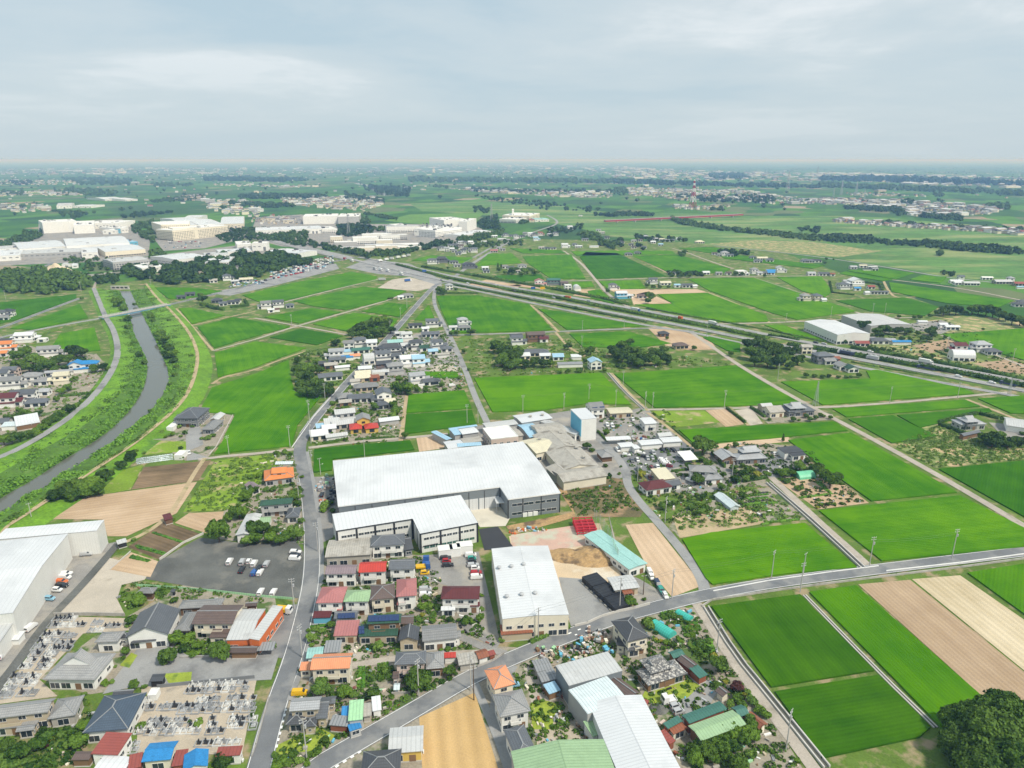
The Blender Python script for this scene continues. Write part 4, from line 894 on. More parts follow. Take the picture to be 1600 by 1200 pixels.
# ---- fields: each one its own raised crop or bare soil
FN={'rice':'bright green rice field','rice_b':'bright green rice field','rice_dark':'dark green rice field','rice_deep':'deep green rice field','crop':'green crop'}
def rice(rows):
 for where,mat,pts in rows: slab('rice_field',[q(p) for p in pts],mat,0.55,.7,shrink=.7,kind='stuff',label=f"{FN[mat]} {where}",cat='rice field')
def lot(name,mat,pts,z=0.0,thick=0.0): return slab(name,[q(p) for p in pts],mat,z,thick)
tile(0,0,1)
rice([
('between the canal lane and the long dark drain in the near right corner','rice_deep',[(1107,947),(1251,928),(1371,1051),(1203,1078)]),
('nearest the bottom edge left of the big tree','rice_deep',[(1205,1080),(1373,1053),(1459,1139),(1440,1156),(1283,1190)]),
('strip beside the ploughed brown field','rice_b',[(1260,925),(1338,914),(1545,1096),(1480,1150),(1466,1137)]),
('by the curving lane left of the garden drain','rice',[(1063,843),(1110,832),(1258,817),(1343,889),(1230,899),(1112,916),(1100,905)]),
('corner piece right of the pale dry field','rice_b',[(1507,895),(1640,874),(1640,992)]),
('large wedge above the road at the right edge','rice',[(1276,798),(1500,774),(1640,845),(1640,853),(1377,879)]),
('large piece behind the garden with the mint polytunnel','rice',[(1330,676),(1499,771),(1361,785),(1312,750),(1287,737),(1262,714),(1229,688)]),
('long strip behind the tiled farmhouse','rice',[(1058,672),(1305,659),(1327,674),(1200,687),(1083,695)]),
('thin light strip right of the pale lane crossing','rice',[(1298,639),(1509,625),(1534,636),(1322,653)]),
('dark piece beside the weedy field','rice_dark',[(1323,655),(1395,649),(1466,682),(1393,694)]),
('dark piece in front of the hedged farmhouse','rice_dark',[(1399,649),(1546,638),(1552,644),(1466,663),(1437,670)]),
('dark wedge at the right edge below the weeds','rice_dark',[(1463,733),(1640,716),(1640,832)]),
('small piece at the right edge below the expressway','rice',[(1525,623),(1640,616),(1640,648),(1578,647)]),
('long piece in front of the expressway frontage road','rice',[(1218,597),(1358,592),(1352,580),(1370,578),(1508,608),(1524,616),(1285,634)]),
('broad piece right of the ditch behind the tower factory','rice',[(958,585),(1150,571),(1194,598),(1258,633),(1022,638)]),
('broad piece behind the old factory roofs','rice',[(739,591),(940,583),(988,633),(915,632),(850,642),(768,645)]),
('small piece in front of the village beach coloured lot','rice',[(641,581),(715,581),(720,592),(642,590)]),
('upper light piece between the two lanes','rice',[(637,617),(727,610),(739,639),(633,647)]),
('lower dark piece between the two lanes','rice_dark',[(633,648),(739,641),(746,664),(630,680)]),
('strip behind the big white factory roof','rice_dark',[(489,702),(642,688),(650,704),(522,719),(521,736),(488,740)]),
('largest piece left of the main road','rice',[(313,638),(330,606),(400,584),(452,562),(456,590),(462,612),(505,618),(467,664),(458,698),(332,711),(345,692),(366,648),(322,646)]),
('triangular piece beside the river bank','rice',[(334,552),(400,534),(480,544),(400,574),(339,591)]),
('piece crossed by a thin dark drain near the river','rice',[(307,511),(365,496),(400,502),(455,511),(400,526),(334,545)]),
('small piece next to the blue bridge','rice',[(278,482),(295,481),(353,493),(299,507)]),
('dark piece in front of the grove','rice_dark',[(420,528),(470,514),(538,525),(495,540)]),
('piece below the white farm cluster','rice',[(411,496),(487,482),(534,488),(467,506)]),
('piece left of the grove beside the main road','rice',[(487,507),(552,489),(623,499),(608,519),(545,519)]),
('small piece beside the far stretch of main road','rice',[(564,487),(607,473),(643,477),(625,496)]),
('long middle piece between two farm tracks','rice',[(457,471),(567,448),(636,455),(603,470),(540,485),(489,479)]),
('long piece below the used car lot','rice',[(378,462),(450,444),(550,425),(590,432),(588,437),(446,470),(408,474)]),
('large piece right of the road fork','rice',[(681,463),(748,462),(828,476),(865,516),(800,519),(706,521),(689,487)]),
('piece under the near carriageway','rice',[(839,482),(875,487),(1010,510),(885,516)]),
('small triangle between road and lane','rice',[(670,476),(682,501),(646,501)]),
('piece behind the central grove','rice',[(888,522),(980,518),(1050,537),(998,544),(910,543)]),
('wedge inside the lane junction','rice',[(1097,528),(1108,526),(1158,537),(1158,551),(1136,549)]),
('piece beyond the expressway with the blue lorry','rice',[(990,476),(1050,475),(1026,460),(1106,458),(1198,493),(1202,503),(1122,504)]),
('wide piece in front of the twin houses','rice',[(1074,436),(1178,434),(1250,458),(1340,487),(1245,500),(1206,490),(1108,455)]),
('far piece right of the straight farm lane','rice_dark',[(905,402),(915,394),(965,396),(1042,432),(931,436)]),
('far striped piece with light and dark halves','rice',[(986,400),(1058,398),(1142,420),(1132,427),(1047,427)]),
('far piece left of the straight farm lane','rice',[(816,401),(893,398),(916,436),(860,436),(823,411)]),
('far piece in front of the left farm group','rice_dark',[(771,431),(847,429),(852,440),(790,441)]),
('far triangle right of the curved lane','rice',[(741,417),(762,397),(800,396),(817,411)]),
('far piece in front of the white factory trees','rice',[(642,407),(672,399),(741,403),(722,412)]),
('far piece below the group of dark farmhouses','rice',[(796,388),(876,391),(886,396),(816,396)]),
('distant wide piece beside the straight lane','rice',[(892,393),(960,392),(1050,392),(1056,397),(985,399),(900,400)]),
('long right hand piece beyond the two white warehouses','rice',[(1388,441),(1585,470),(1560,481),(1477,474),(1392,456)]),
('piece behind the twin warehouses','rice_dark',[(1304,470),(1414,465),(1468,480),(1446,494),(1360,487)]),
('piece between the farm with white hall and lane','rice',[(1212,433),(1284,432),(1301,456),(1290,465),(1252,455)]),
('small far piece behind the white hall','rice',[(1322,423),(1378,420),(1430,427),(1400,437)]),
('far piece along the grey boundary road','rice',[(1310,428),(1320,424),(1398,437),(1380,440)]),
('right edge piece beyond the park','rice',[(1472,523),(1640,510),(1640,575),(1492,533)]),
('sliver beside the far carriageway','rice',[(1192,508),(1224,508),(1296,534),(1242,527)]),
('upper left piece beside the railway like road','rice_dark',[(-60,486),(0,473),(120,460),(121,466),(28,500),(-60,520)]),
('left piece between the two converging roads','rice',[(14,514),(125,475),(139,497),(48,516)]),
('left piece enclosed by pale paths','rice',[(78,545),(93,522),(149,512),(159,548),(135,550)]),
('small piece behind the old bridge trees','rice',[(240,449),(300,450),(349,455),(282,469),(262,467)]),
('patch beside the straight farm lane and gravel lot','rice',[(917,455),(938,452),(962,476),(922,466)]),
('far piece behind the pale blue house','rice',[(935,440),(1000,438),(1010,451),(950,453)]),
('piece near the polytunnel dome','rice',[(893,441),(925,440),(930,449),(895,450)]),
('far right piece next to the long low sheds','rice',[(1440,430),(1480,433),(1470,443),(1420,437)]),
('piece beside the hamlet of dark roofs far right','rice',[(1120,395),(1290,415),(1270,420),(1130,404)]),
('narrow far piece by the boundary road','rice',[(1060,388),(1110,386),(1180,395),(1110,396)]),
])
# bare, weedy and ploughed land
for nm,mt_,pts,z in [
('ploughed_field','plough',[(1341,913),(1422,906),(1640,1082),(1640,1130),(1540,1093)],.05),
('dry_field','dry',[(1425,905),(1500,899),(1640,996),(1640,1080)],.05),
('ploughed_field','plough_v',[(655,1121),(742,1082),(778,1200),(800,1290),(665,1290)],.05),
('bare_field','tan_soil',[(83,811),(130,777),(308,753),(276,802),(198,838),(168,838),(161,812)],.05),
('bare_field','brown_soil',[(205,765),(225,730),(330,719),(310,751)],.05),
('weedy_field','weeds',[(286,800),(337,720),(430,709),(442,722),(415,742),(385,785),(352,797)],.04),
('bare_field','tan_soil',[(273,817),(295,802),(350,799),(346,815),(322,833)],.05),
('garden_plot','brown_soil',[(200,855),(257,815),(312,834),(250,875)],.05),
('bare_field','tan_soil',[(172,890),(205,863),(247,877),(235,902)],.05),
('garden_plot','weeds',[(160,765),(190,735),(224,726),(204,765),(165,772)],.04),
('garden_plot','weeds',[(212,700),(240,688),(292,690),(290,705),(215,712)],.05),
('ploughed_field','tan_soil',[(977,820),(1020,817),(1098,915),(1050,933),(1012,888)],.05),
('rough_ground','mud',[(877,768),(945,744),(978,750),(1006,798),(1000,808),(905,808)],.04),
('rough_ground','rough_grass',[(1395,695),(1463,685),(1440,668),(1465,663),(1500,680),(1560,702),(1640,700),(1640,714),(1461,731)],.05),
('weedy_field','weeds',[(1019,642),(1100,641),(1126,660),(1052,668)],.05),
('bare_field','tan_soil',[(1102,641),(1135,639),(1163,663),(1134,667)],.05),
('bare_field','gravel_pale',[(1148,641),(1174,638),(1192,662),(1172,665)],.05),
('bare_field','tan_soil',[(650,682),(690,679),(697,700),(655,706)],.05),
('bare_field','tan_soil',[(1065,700),(1180,687),(1232,682),(1233,690),(1130,700),(1070,708)],.03),
('garden_plot','tan_soil',[(1216,752),(1262,745),(1312,752),(1358,786),(1278,796)],.05),
('garden_plot','yard',[(1060,800),(1180,765),(1210,760),(1260,812),(1190,818),(1062,840),(1045,825)],.03),
('garden_plot','dirt_path',[(1050,806),(1170,790),(1195,818),(1062,841)],.06),
('garden_plot','yard',[(1000,975),(1062,945),(1095,960),(1130,1010),(1120,1050),(1075,1030),(1040,1010)],.03),
('bare_field','gravel_pale',[(669,574),(710,566),(716,581),(672,581)],.05),
('bare_field','tan_soil',[(950,452),(1090,452),(1106,457),(1020,460),(968,460)],.06),
('bare_field','tan_soil',[(985,462),(1010,456),(1050,474),(990,476)],.06),
('bare_field','tan_soil',[(1012,512),(1040,510),(1108,530),(1120,545),(1080,548),(1040,540)],.06),
('bare_field','rough_grass',[(1340,540),(1400,530),(1480,545),(1560,570),(1600,585),(1640,600),(1560,582),(1450,560)],.05),
('bare_field','plough',[(1425,540),(1480,530),(1510,540),(1455,552)],.07),
('bare_field','plough',[(1520,568),(1575,562),(1640,578),(1640,590),(1560,580)],.07),
('park_lawn','rough_grass',[(1440,503),(1500,494),(1640,500),(1640,512),(1470,521)],.06),
('bare_field','tan_soil',[(800,455),(730,445),(760,437),(815,446)],.06),
('bare_field','tan_soil',[(795,446),(830,443),(870,448),(850,452)],.06),
('bare_field','tan_soil',[(895,462),(908,452),(930,452),(925,466)],.06),
('scrub_meadow','rough_grass',[(1180,380),(1290,388),(1380,392),(1310,402),(1200,392)],.05),
]: slab(nm,pts,mt_,z)
# yards and lots
for nm,mt_,pts,z in [
('gravel_lot','gravel_dark',[(235,884),(312,840),(345,844),(392,851),(462,845),(474,862),(472,935),(400,933),(228,905)],.04),
('gravel_lot','gravel_pale',[(90,962),(165,870),(237,888),(226,906),(190,914),(183,936),(196,962)],.03),
('cemetery_ground','temple_sand',[(-40,1150),(88,963),(197,966),(202,985),(130,990),(62,1062),(90,1088),(0,1100)],.05),
('cemetery_ground','temple_sand',[(222,1068),(402,1057),(378,1180),(212,1176)],.05),
('temple_court','yard',[(60,1060),(160,985),(205,960),(290,912),(430,935),(440,1010),(260,1020),(205,1075),(140,1085)],.01),
('temple_court','asphalt_light',[(222,1004),(262,1006),(300,1028),(436,1022),(424,1062),(200,1075),(160,1085)],.07),
('parking_lot','asphalt',[(408,1008),(432,948),(466,944),(448,1030),(404,1022)],.06),
('factory_yard','yard_grey',[(112,868),(150,862),(166,850),(184,846),(137,900),(72,972),(26,1034),(-2,1068),(-60,1100),(-60,1000),(30,985)],.02),
('village_ground','yard',[(480,1240),(405,1300),(440,1080),(490,870),(560,860),(660,868),(780,1010),(870,1015),(880,1000),(770,1050),(640,1115),(560,1160)],.0),
('village_ground','yard_grey',[(655,868),(748,862),(782,1004),(775,1014),(725,985),(700,915),(655,905)],.05),
('village_ground','yard',[(810,1028),(960,967),(1020,960),(1100,945),(1290,1260),(560,1300),(500,1205),(640,1125)],.0),
('farm_yard','asphalt_light',[(1035,1092),(1080,1060),(1130,1065),(1110,1100),(1060,1125)],.06),
('farm_yard','track',[(818,1040),(850,1035),(860,1095),(830,1100)],.05),
('lawn','moss_lawn',[(1000,1095),(1010,1075),(1070,1062),(1095,1070),(1075,1090),(1030,1100)],.08),
('lawn','moss_lawn',[(828,1100),(842,1092),(872,1100),(862,1140),(832,1140)],.08),
('bare_ground','temple_sand',[(835,1140),(870,1125),(912,1150),(890,1165),(842,1178)],.06),
('lawn','moss_lawn',[(432,1165),(495,1135),(525,1150),(500,1172),(430,1180)],.06),
('farm_yard','track',[(528,1000),(570,998),(576,1030),(532,1036)],.06),
('lawn','moss_lawn',[(255,1053),(300,1050),(298,1068),(265,1070)],.10),
('lawn','moss_lawn',[(187,1040),(205,1020),(215,1024),(202,1044)],.09),
('factory_yard','concrete_yard',[(728,789),(783,772),(800,804),(790,822),(750,824)],.08),
('factory_yard','yard_grey',[(486,745),(522,745),(530,812),(520,840),(500,850),(488,800)],.04),
('ramp_ground','asphalt_black',[(748,827),(778,823),(803,856),(757,860)],.10),
('construction_yard','sand_yard',[(795,838),(925,817),(937,818),(962,880),(1000,918),(960,962),(892,978),(845,853),(800,857)],.03),
('construction_yard','red_ground',[(798,836),(925,817),(938,848),(852,862),(845,853),(800,857)],.06),
('factory_yard','asphalt_light',[(873,902),(915,905),(962,960),(892,979)],.08),
('bare_strip','soil_pile',[(790,822),(880,804),(895,800),(876,770),(868,755),(885,765),(900,808),(800,836)],.05),
('old_factory_ground','yard_grey',[(690,700),(740,668),(760,662),(900,640),(960,650),(1000,690),(1000,740),(950,752),(880,765),(820,700)],.02),
('parking_lot','asphalt',[(962,712),(1070,690),(1085,702),(1080,725),(1040,735),(985,740)],.06),
('factory_yard','yard_grey',[(925,655),(1010,635),(1030,660),(1075,690),(960,712),(935,690)],.04),
('farm_yard','yard_grey',[(1000,735),(1080,728),(1140,725),(1160,760),(1080,775),(1020,760)],.04),
('village_ground','yard',[(1105,700),(1180,690),(1255,700),(1275,730),(1200,760),(1120,760),(1090,735)],.02),
('parking_lot','asphalt',[(1175,716),(1235,712),(1262,720),(1240,740),(1205,748),(1185,735)],.06),
('house_plot','yard',[(1160,630),(1210,628),(1300,645),(1304,656),(1200,662)],.04),
('farm_yard','yard_grey',[(950,800),(968,892),(1000,905),(1052,936),(1010,960),(985,930)],.05),
('farm_yard','yard',[(265,640),(345,645),(366,650),(345,690),(325,715),(290,720),(240,690),(250,665)],.04),
('farm_yard','asphalt_light',[(293,705),(318,695),(312,662),(300,662),(290,680),(292,720),(330,716)],.08),
('village_ground','yard',[(-80,560),(20,532),(80,550),(150,552),(170,575),(150,620),(90,660),(0,700),(-80,720)],.0),
('village_ground','yard',[(488,690),(520,640),(560,590),(600,550),(650,520),(700,515),(728,600),(715,612),(636,618),(628,690)],.0),
('village_ground','yard_grey',[(560,590),(600,548),(650,522),(700,520),(728,575),(665,580),(600,600)],.03),
('village_ground','verge',[(725,585),(720,530),(800,522),(870,525),(905,560),(935,580),(740,590)],.0),
('garden','verge',[(460,560),(560,525),(640,520),(600,560),(540,610),(510,618),(465,612)],.0),
('village_ground','yard',[(345,800),(385,785),(430,710),(468,715),(480,850),(400,850),(340,842)],.02),
('lorry_park','gravel_pale',[(590,450),(612,437),(640,433),(690,447),(650,455),(617,452)],.08),
('car_lot','asphalt_light',[(320,458),(380,448),(480,413),(525,412),(530,420),(430,446),(360,462)],.07),
('village_ground','yard',[(1340,545),(1375,530),(1480,560),(1500,590),(1440,570)],.02),
('farm_yard','yard_grey',[(1545,660),(1600,665),(1640,690),(1570,685)],.08),
('farm_yard','yard_grey',[(1420,506),(1470,500),(1500,510),(1470,522),(1430,516)],.08),
('junction_ground','asphalt_light',[(540,418),(575,405),(640,412),(690,437),(690,448),(640,432),(590,428)],.06),
('factory_ground','yard_grey',[(-60,400),(60,372),(60,350),(190,342),(235,372),(232,400),(180,408),(0,415)],.03),
('factory_ground','yard_grey',[(240,372),(320,350),(380,350),(385,372),(320,388),(255,392)],.03),
('factory_ground','yard_grey',[(390,372),(400,340),(470,335),(570,350),(640,350),(740,352),(770,365),(700,385),(600,398),(530,390),(440,385)],.03),
('factory_ground','yard_grey',[(175,410),(250,398),(400,380),(470,400),(350,425),(180,425)],.03),
('yard','yard_grey',[(1575,535),(1600,530),(1600,560)],.07),
]: slab(nm,pts,mt_,z)
# ---- roads
AS='asphalt'
MR=[(380,1290),(405,1200),(430,1105),(458,1030),(476,960),(487,905),(488,850),(484,795),(477,745),(466,703),(476,677),(500,645),(540,600),(572,567),(594,542),(612,522),(640,490),(668,458),(683,443),(702,441)]
ribbon('main_road',MR,6.4,AS,.16)
edge_lines(MR[:9],6.4,.175); edge_lines(MR[10:],6.2,.175)
ribbon('pavement',[(452,1095),(478,1030),(495,965),(503,905),(503,850),(497,800),(489,748),(480,706)],1.6,'asphalt_light',.20,2,thick=.2)
DR=[(420,1290),(480,1206),(560,1160),(650,1108),(735,1058),(815,1022),(890,993),(960,966),(1040,945),(1110,928),(1200,912),(1300,899),(1400,886),(1600,862),(1900,826)]
ribbon('village_road',DR,6.6,AS,.18)
edge_lines(DR,6.6,.195)
for pts,wd,mt_ in [
([(1103,935),(1098,905),(1072,868),(1030,818),(995,780),(980,757),(979,738),(968,718),(948,697),(932,683),(926,668)],4.2,'asphalt_light'),
([(1085,938),(1115,985),(1150,1040),(1195,1100),(1240,1158),(1300,1240)],3.6,'track'),
([(1205,746),(1240,778),(1290,825),(1330,860),(1362,889)],3.6,'track'),
([(1078,518),(1100,533),(1150,568),(1200,598),(1262,633),(1330,668),(1440,728),(1530,780),(1600,822),(1700,880)],4.0,'track'),
([(1010,640),(1060,640),(1140,638),(1200,637),(1290,637),(1390,630),(1500,620),(1575,613)],3.0,'track'),
([(682,443),(676,470),(690,500),(706,530),(728,580),(742,620),(762,662)],4.0,'asphalt_light'),
([(-60,545),(0,527),(80,511),(160,497)],5.5,'asphalt_light'),
([(260,477),(330,461),(400,444),(500,413),(545,404)],6.5,AS),
([(-60,530),(0,513),(60,490),(125,466)],5.5,AS),
([(310,718),(360,712),(400,709),(460,702)],3.2,'track'),
([(482,700),(560,690),(640,684),(700,678)],3.2,'track'),
([(320,716),(300,745),(270,800),(235,830),(190,850)],2.2,'dirt_path'),
([(400,530),(465,509),(520,494),(607,469),(622,463)],3.4,'track'),
([(445,472),(520,453),(592,436)],3.0,'track'),
([(398,497),(465,509),(542,523)],3.0,'track'),
([(332,600),(345,590),(400,578),(430,565),(480,548)],2.2,'dirt_path'),
([(298,509),(360,495),(400,486)],2.5,'dirt_path'),
([(275,482),(300,510),(333,548)],2.2,'dirt_path'),
([(333,548),(400,530)],2.5,'track'),
([(705,524),(800,521),(875,518),(1000,513),(1030,513),(1085,518)],4.0,'asphalt_light'),
([(868,519),(890,545),(915,556)],2.4,'dirt_path'),
([(828,476),(845,490),(873,519)],2.6,'dirt_path'),
([(880,392),(905,408),(925,430),(945,455),(960,467),(985,481)],4.0,'track'),
([(760,441),(860,440),(925,438),(1045,434),(1090,433),(1180,432),(1290,431)],3.5,'track'),
([(720,412),(745,400),(770,385),(800,378)],5,'asphalt_light'),
([(700,441),(720,425),(740,410),(790,380),(840,360),(868,352),(872,345),(855,336)],6,'asphalt_light'),
([(1050,430),(1010,410),(985,399),(960,389)],2.6,'dirt_path'),
([(1145,420),(1100,405),(1075,395),(1050,388)],3.2,'track'),
([(1178,434),(1250,458),(1350,492)],3.5,'track'),
([(1106,457),(1160,478),(1204,505)],2.6,'dirt_path'),
([(1095,507),(1190,505),(1255,502)],3.5,'track'),
([(1255,503),(1350,498),(1400,497),(1440,496)],3,'track'),
([(1115,384),(1200,392),(1300,404),(1400,420),(1480,434),(1560,442),(1640,450)],5.5,'asphalt_light'),
([(1310,427),(1400,438),(1500,450),(1600,470),(1640,478)],4,'track'),
([(1380,438),(1388,455),(1400,466),(1430,464)],3,'dirt_path'),
([(1470,524),(1560,556),(1640,590)],2.6,'track'),
([(1510,624),(1560,644),(1600,660)],2.6,'dirt_path'),
([(1140,637),(1170,665)],2.2,'dirt_path'),
([(955,583),(980,612),(1012,642)],2.2,'dirt_path'),
([(1012,645),(1050,672),(1080,698)],2.2,'dirt_path'),
([(636,618),(626,690)],2.6,'dirt_path'),
([(800,1040),(770,1100),(790,1160),(815,1240)],3.6,'asphalt_light'),
([(738,1060),(760,1110),(785,1170),(805,1240)],2.4,'asphalt_light'),
([(145,455),(150,440),(160,430),(195,428)],3,'track'),
([(0,445),(60,440),(120,430)],4,'asphalt_light'),
([(-50,440),(0,430),(60,420),(85,410)],6,AS),
([(700,985),(750,1010),(790,1022)],3.0,'yard_grey'),
([(545,1042),(610,1030),(700,1022),(770,1020)],3.0,'track'),
]: LZ=LZ+.0012 if 'LZ' in globals() else .10; ribbon('farm_lane' if mt_ in('track','dirt_path') else 'lane',pts,wd,mt_,LZ)
ribbon('factory_drive',[(186,848),(140,902),(112,932),(72,973),(27,1036),(0,1070),(-60,1150)],3.2,'gravel_dark',.165)
edge_lines([(160,497),(80,511),(0,527)],5.5,.16); edge_lines([(260,477),(330,461),(400,444),(500,413),(545,404)],6.5,.16); edge_lines([(125,466),(60,490),(0,513)],5.5,.16)
# ---- expressway: two carriageways, frontage road, planted median and verges
HN_=[(560,402),(620,412),(700,431),(800,450),(870,461),(940,474),(1007,486),(1112,506),(1200,524),(1300,543),(1350,552),(1450,569),(1525,583),(1600,597),(1750,625)]
HS_=[(545,404),(600,418),(700,440),(800,459),(870,472),(950,488),(1095,515),(1162,529),(1257,547),(1362,566),(1435,580),(1512,594),(1600,611),(1750,640)]
for H_ in (HN_,HS_): ribbon('expressway',H_,7.6,'asphalt_light',.62,2,thick=.7); edge_lines(H_,7.6,.64,lw=.22); dashes([tuple(p) for p in smooth([G(*p) for p in H_],2)],0,6,9,.2,.64,'lane_marking')
FR=[(700,446),(760,458),(800,467),(875,483),(1017,510),(1080,519),(1110,526),(1180,541),(1307,567),(1375,580),(1475,599),(1575,617),(1700,640)]
ribbon('frontage_road',FR,5.5,'asphalt_light',.22); edge_lines(FR,5.5,.24)
NR=[(350,352),(420,374),(480,389),(545,404)]
ribbon('expressway',NR,26,'asphalt_light',.6,2); dashes([tuple(p) for p in smooth([G(*p) for p in NR],2)],0,6,9,.3,.64,'lane_marking'); dashes([tuple(p) for p in smooth([G(*p) for p in NR],2)],6,6,9,.3,.64,'lane_marking')
def mid(A,B): return [((a[0]+b[0])/2,(a[1]+b[1])/2) for a,b in zip(A,B)]
hedge([(620,414),(700,435),(800,454.5),(870,466),(945,481),(1050,501),(1112,512),(1200,530)],4.6,2.2,'long clipped hedge in the median of the expressway, left half','leaf_mid',dens=.9,size=.5,z=.3)
hedge([(1230,540),(1300,549.5),(1350,558.5),(1440,574),(1525,589),(1600,604),(1750,632)],5,2.4,'long clipped hedge in the median of the expressway, right half','leaf_mid',dens=.9,size=.5,z=.3)
hedge([(660,417),(740,431),(800,441),(870,453),(940,467),(985,477)],6,2.6,'bushy belt along the far side of the expressway, left stretch',dens=.5,size=.55)
hedge([(1010,482),(1110,500),(1200,516),(1290,535)],2.5,1.2,'low hedge along the far side of the expressway before the white factory',dens=.8,size=.4)
hedge([(1330,544),(1400,556),(1450,564),(1530,579),(1600,594),(1700,615)],5,2.4,'bushy belt along the far side of the expressway by the brown field',dens=.6,size=.5)
hedge([(700,443.5),(800,463),(870,477),(1010,504)],2.4,1.3,'low hedge between expressway and frontage road, left stretch',dens=.8,size=.4)
hedge([(1330,566),(1375,574),(1475,591)],1.8,.8,'low hedge between expressway and frontage road, right stretch',mat='leaf_light',dens=.8,size=.35)
# concrete drains and canals
def canal(label,pts,wd=1.6,h=.45):
 P=smooth([G(*q(p)) for p in pts],1); ribbon('ditch',P,wd*.55,'ditch_dark',.14,0,True)
 for s in(1,-1):
  Q=offs(P,s*wd*.42); mb=MB(); c=Q[0]
  for a,b_ in zip(Q[:-1],Q[1:]):
   L_=math.hypot(b_[0]-a[0],b_[1]-a[1]); mb.rbox(((a[0]+b_[0])/2-c[0],(a[1]+b_[1])/2-c[1]),((b_[0]-a[0])/L_,(b_[1]-a[1])/L_),L_/2,.2,-.05,h,'concrete')
  o=mb.build('drain_wall',None,(c[0],c[1],0)); reg(o,f"{'left' if s>0 else 'right'} concrete side wall of the {label}",'wall')
canal('long straight canal beside the deep green rice in the near corner',[(1103,949),(1150,1025),(1205,1092),(1292,1200)],2.0,.7)
canal('drain beside the lane to the garden with the polytunnel',[(1200,755),(1250,798),(1300,843),(1348,888)],2.0,.8)
canal('dark drain between the deep green field and the bright strip',[(1257,930),(1375,1052),(1462,1137)],1.2,.25)
canal('drain running behind the tower factory toward the grove',[(950,583),(975,612),(1006,640)],1.8,.5)
low_wall('retaining_wall',[(1097,948),(1112,938),(1200,925),(1280,914),(1400,899),(1500,887),(1640,868)],.7,.35,'stone_wall','low stone retaining wall with kerb along the right side of the village road')
low_wall('guard_kerb',[(1385,893),(1500,880),(1640,861)],.45,.3,'trim_white','white kerb rail along the road beside the dry field',z=.1)
low_wall('guard_kerb',[(1115,924),(1200,908),(1300,894),(1372,885)],.3,.3,'trim_white','white kerb rail along the upper side of the road by the near rice field',z=.1)
low_wall('guard_kerb',[(456,700),(490,652),(530,606)],.5,.25,'trim_white','white guard rail at the left of the main road by the large rice field',z=.1)
# road paint: dots, arrows and edge blocks
MRw=[tuple(p) for p in smooth([G(*p) for p in MR[:5]],3)]; DRw=[tuple(p) for p in smooth([G(*p) for p in DR[:4]],3)]
dashes(MRw[:30],-1.6,.55,.9,.42,.18); dashes(MRw[:34],-2.6,.55,.9,.42,.18); dashes(DRw[:26],.9,.55,.9,.4,.2); dashes(DRw[:26],-2.4,.55,.9,.4,.2)
MRt=[G(420,1170),G(436,1110)];
for P_,o_ in ((MRt,-1.9),([G(520,1195),G(560,1170)],-1.3)):   # lane characters painted as groups of bars
 dashes(P_,o_,1.0,1.2,.7,.21);
D2=[tuple(p) for p in smooth([G(*p) for p in DR[6:10]],3)]; dashes(D2,.8,1.2,2.6,.5,.2); dashes(D2,-.9,.8,3.4,.5,.2,start=1.5)
# ---- floodplain, far river, levees
FP=[(850,345),(905,357),(960,370),(1010,373),(1070,378),(1118,383),(1200,391),(1300,402.5),(1400,418.5),(1480,432),(1560,440),(1680,451),(1900,420),(1700,372),(1600,358),(1480,348),(1380,340),(1300,337),(1180,338),(1080,333),(960,333),(880,322),(760,315),(640,318),(660,330),(740,335)]
slab('floodplain',FP,'floodplain',.02)
ribbon('levee',[(640,320),(760,330),(850,345),(905,357),(1010,374),(1118,383),(1300,403),(1480,434),(1640,452)],7,'levee_grass',.05)
slab('far_river',[(552,287),(572,290),(590,303),(600,306),(606,303),(590,296),(578,289),(560,286)],'water',.03)
slab('scrub_meadow',[(1095,382),(1180,375),(1280,379),(1370,392),(1310,402),(1200,391)],'rough_grass',.045)
slab('sports_field',[(600,345),(640,335),(760,332),(740,345),(680,352)],'levee_grass',.03)
# bridges
def bridge(name,label,cat,p0,p1,wd,z,mat,deckmat,gird,piers,rail='trim_white',pw=1.2):
 a=Vector(G(*p0,z=z)); b_=Vector(G(*p1,z=z)); L_=(b_-a).length; u=(b_-a)/L_; e=empty(name,(a.x+b_.x)/2,(a.y+b_.y)/2,math.atan2(u.y,u.x)); X=L_/2
 m_=MB(); m_.box(-X,-wd/2,z-.35,X,wd/2,z,deckmat,True); m_.build('deck',e)
 for s in(-1,1):
  m_=MB(); m_.box(-X,s*(wd/2-.5)-.2,z-.35-gird,X,s*(wd/2-.5)+.2,z-.352,mat,True); m_.build('girder',e)
  m_=MB(); m_.box(-X,s*(wd/2-.1)-.1,z+.002,X,s*(wd/2-.1)+.1,z+.35,'concrete'); m_.box(-X,s*(wd/2-.1)-.05,z+.85,X,s*(wd/2-.1)+.05,z+.95,rail,True)
  k_=int(L_/4)
  for i in range(k_+1): xx=-X+L_*i/k_; m_.box(xx-.06,s*(wd/2-.1)-.04,z+.35,xx+.06,s*(wd/2-.1)+.04,z+.85,rail)
  m_.build('parapet',e)
 for t_ in piers:
  m_=MB(); m_.box(-X+L_*t_-pw/2,-wd*.35,-.5,-X+L_*t_+pw/2,wd*.35,z-.35-gird,'concrete'); m_.box(-X+L_*t_-pw*.7,-wd*.46,z-1.2-gird,-X+L_*t_+pw*.7,wd*.46,z-.34-gird,'concrete'); m_.build('pier',e)
 return reg(e,label,cat)
bridge('road_bridge','blue girder road bridge over the river between grassy banks','bridge',(157,496),(264,475),6.6,3.0,'girder_blue','asphalt_light',1.1,(.36,.66))
bridge('road_bridge','low grey road bridge in front of the dark woods at upper left','bridge',(126,432),(192,424),7,3.2,'concrete','asphalt_light',.9,(.3,.6))
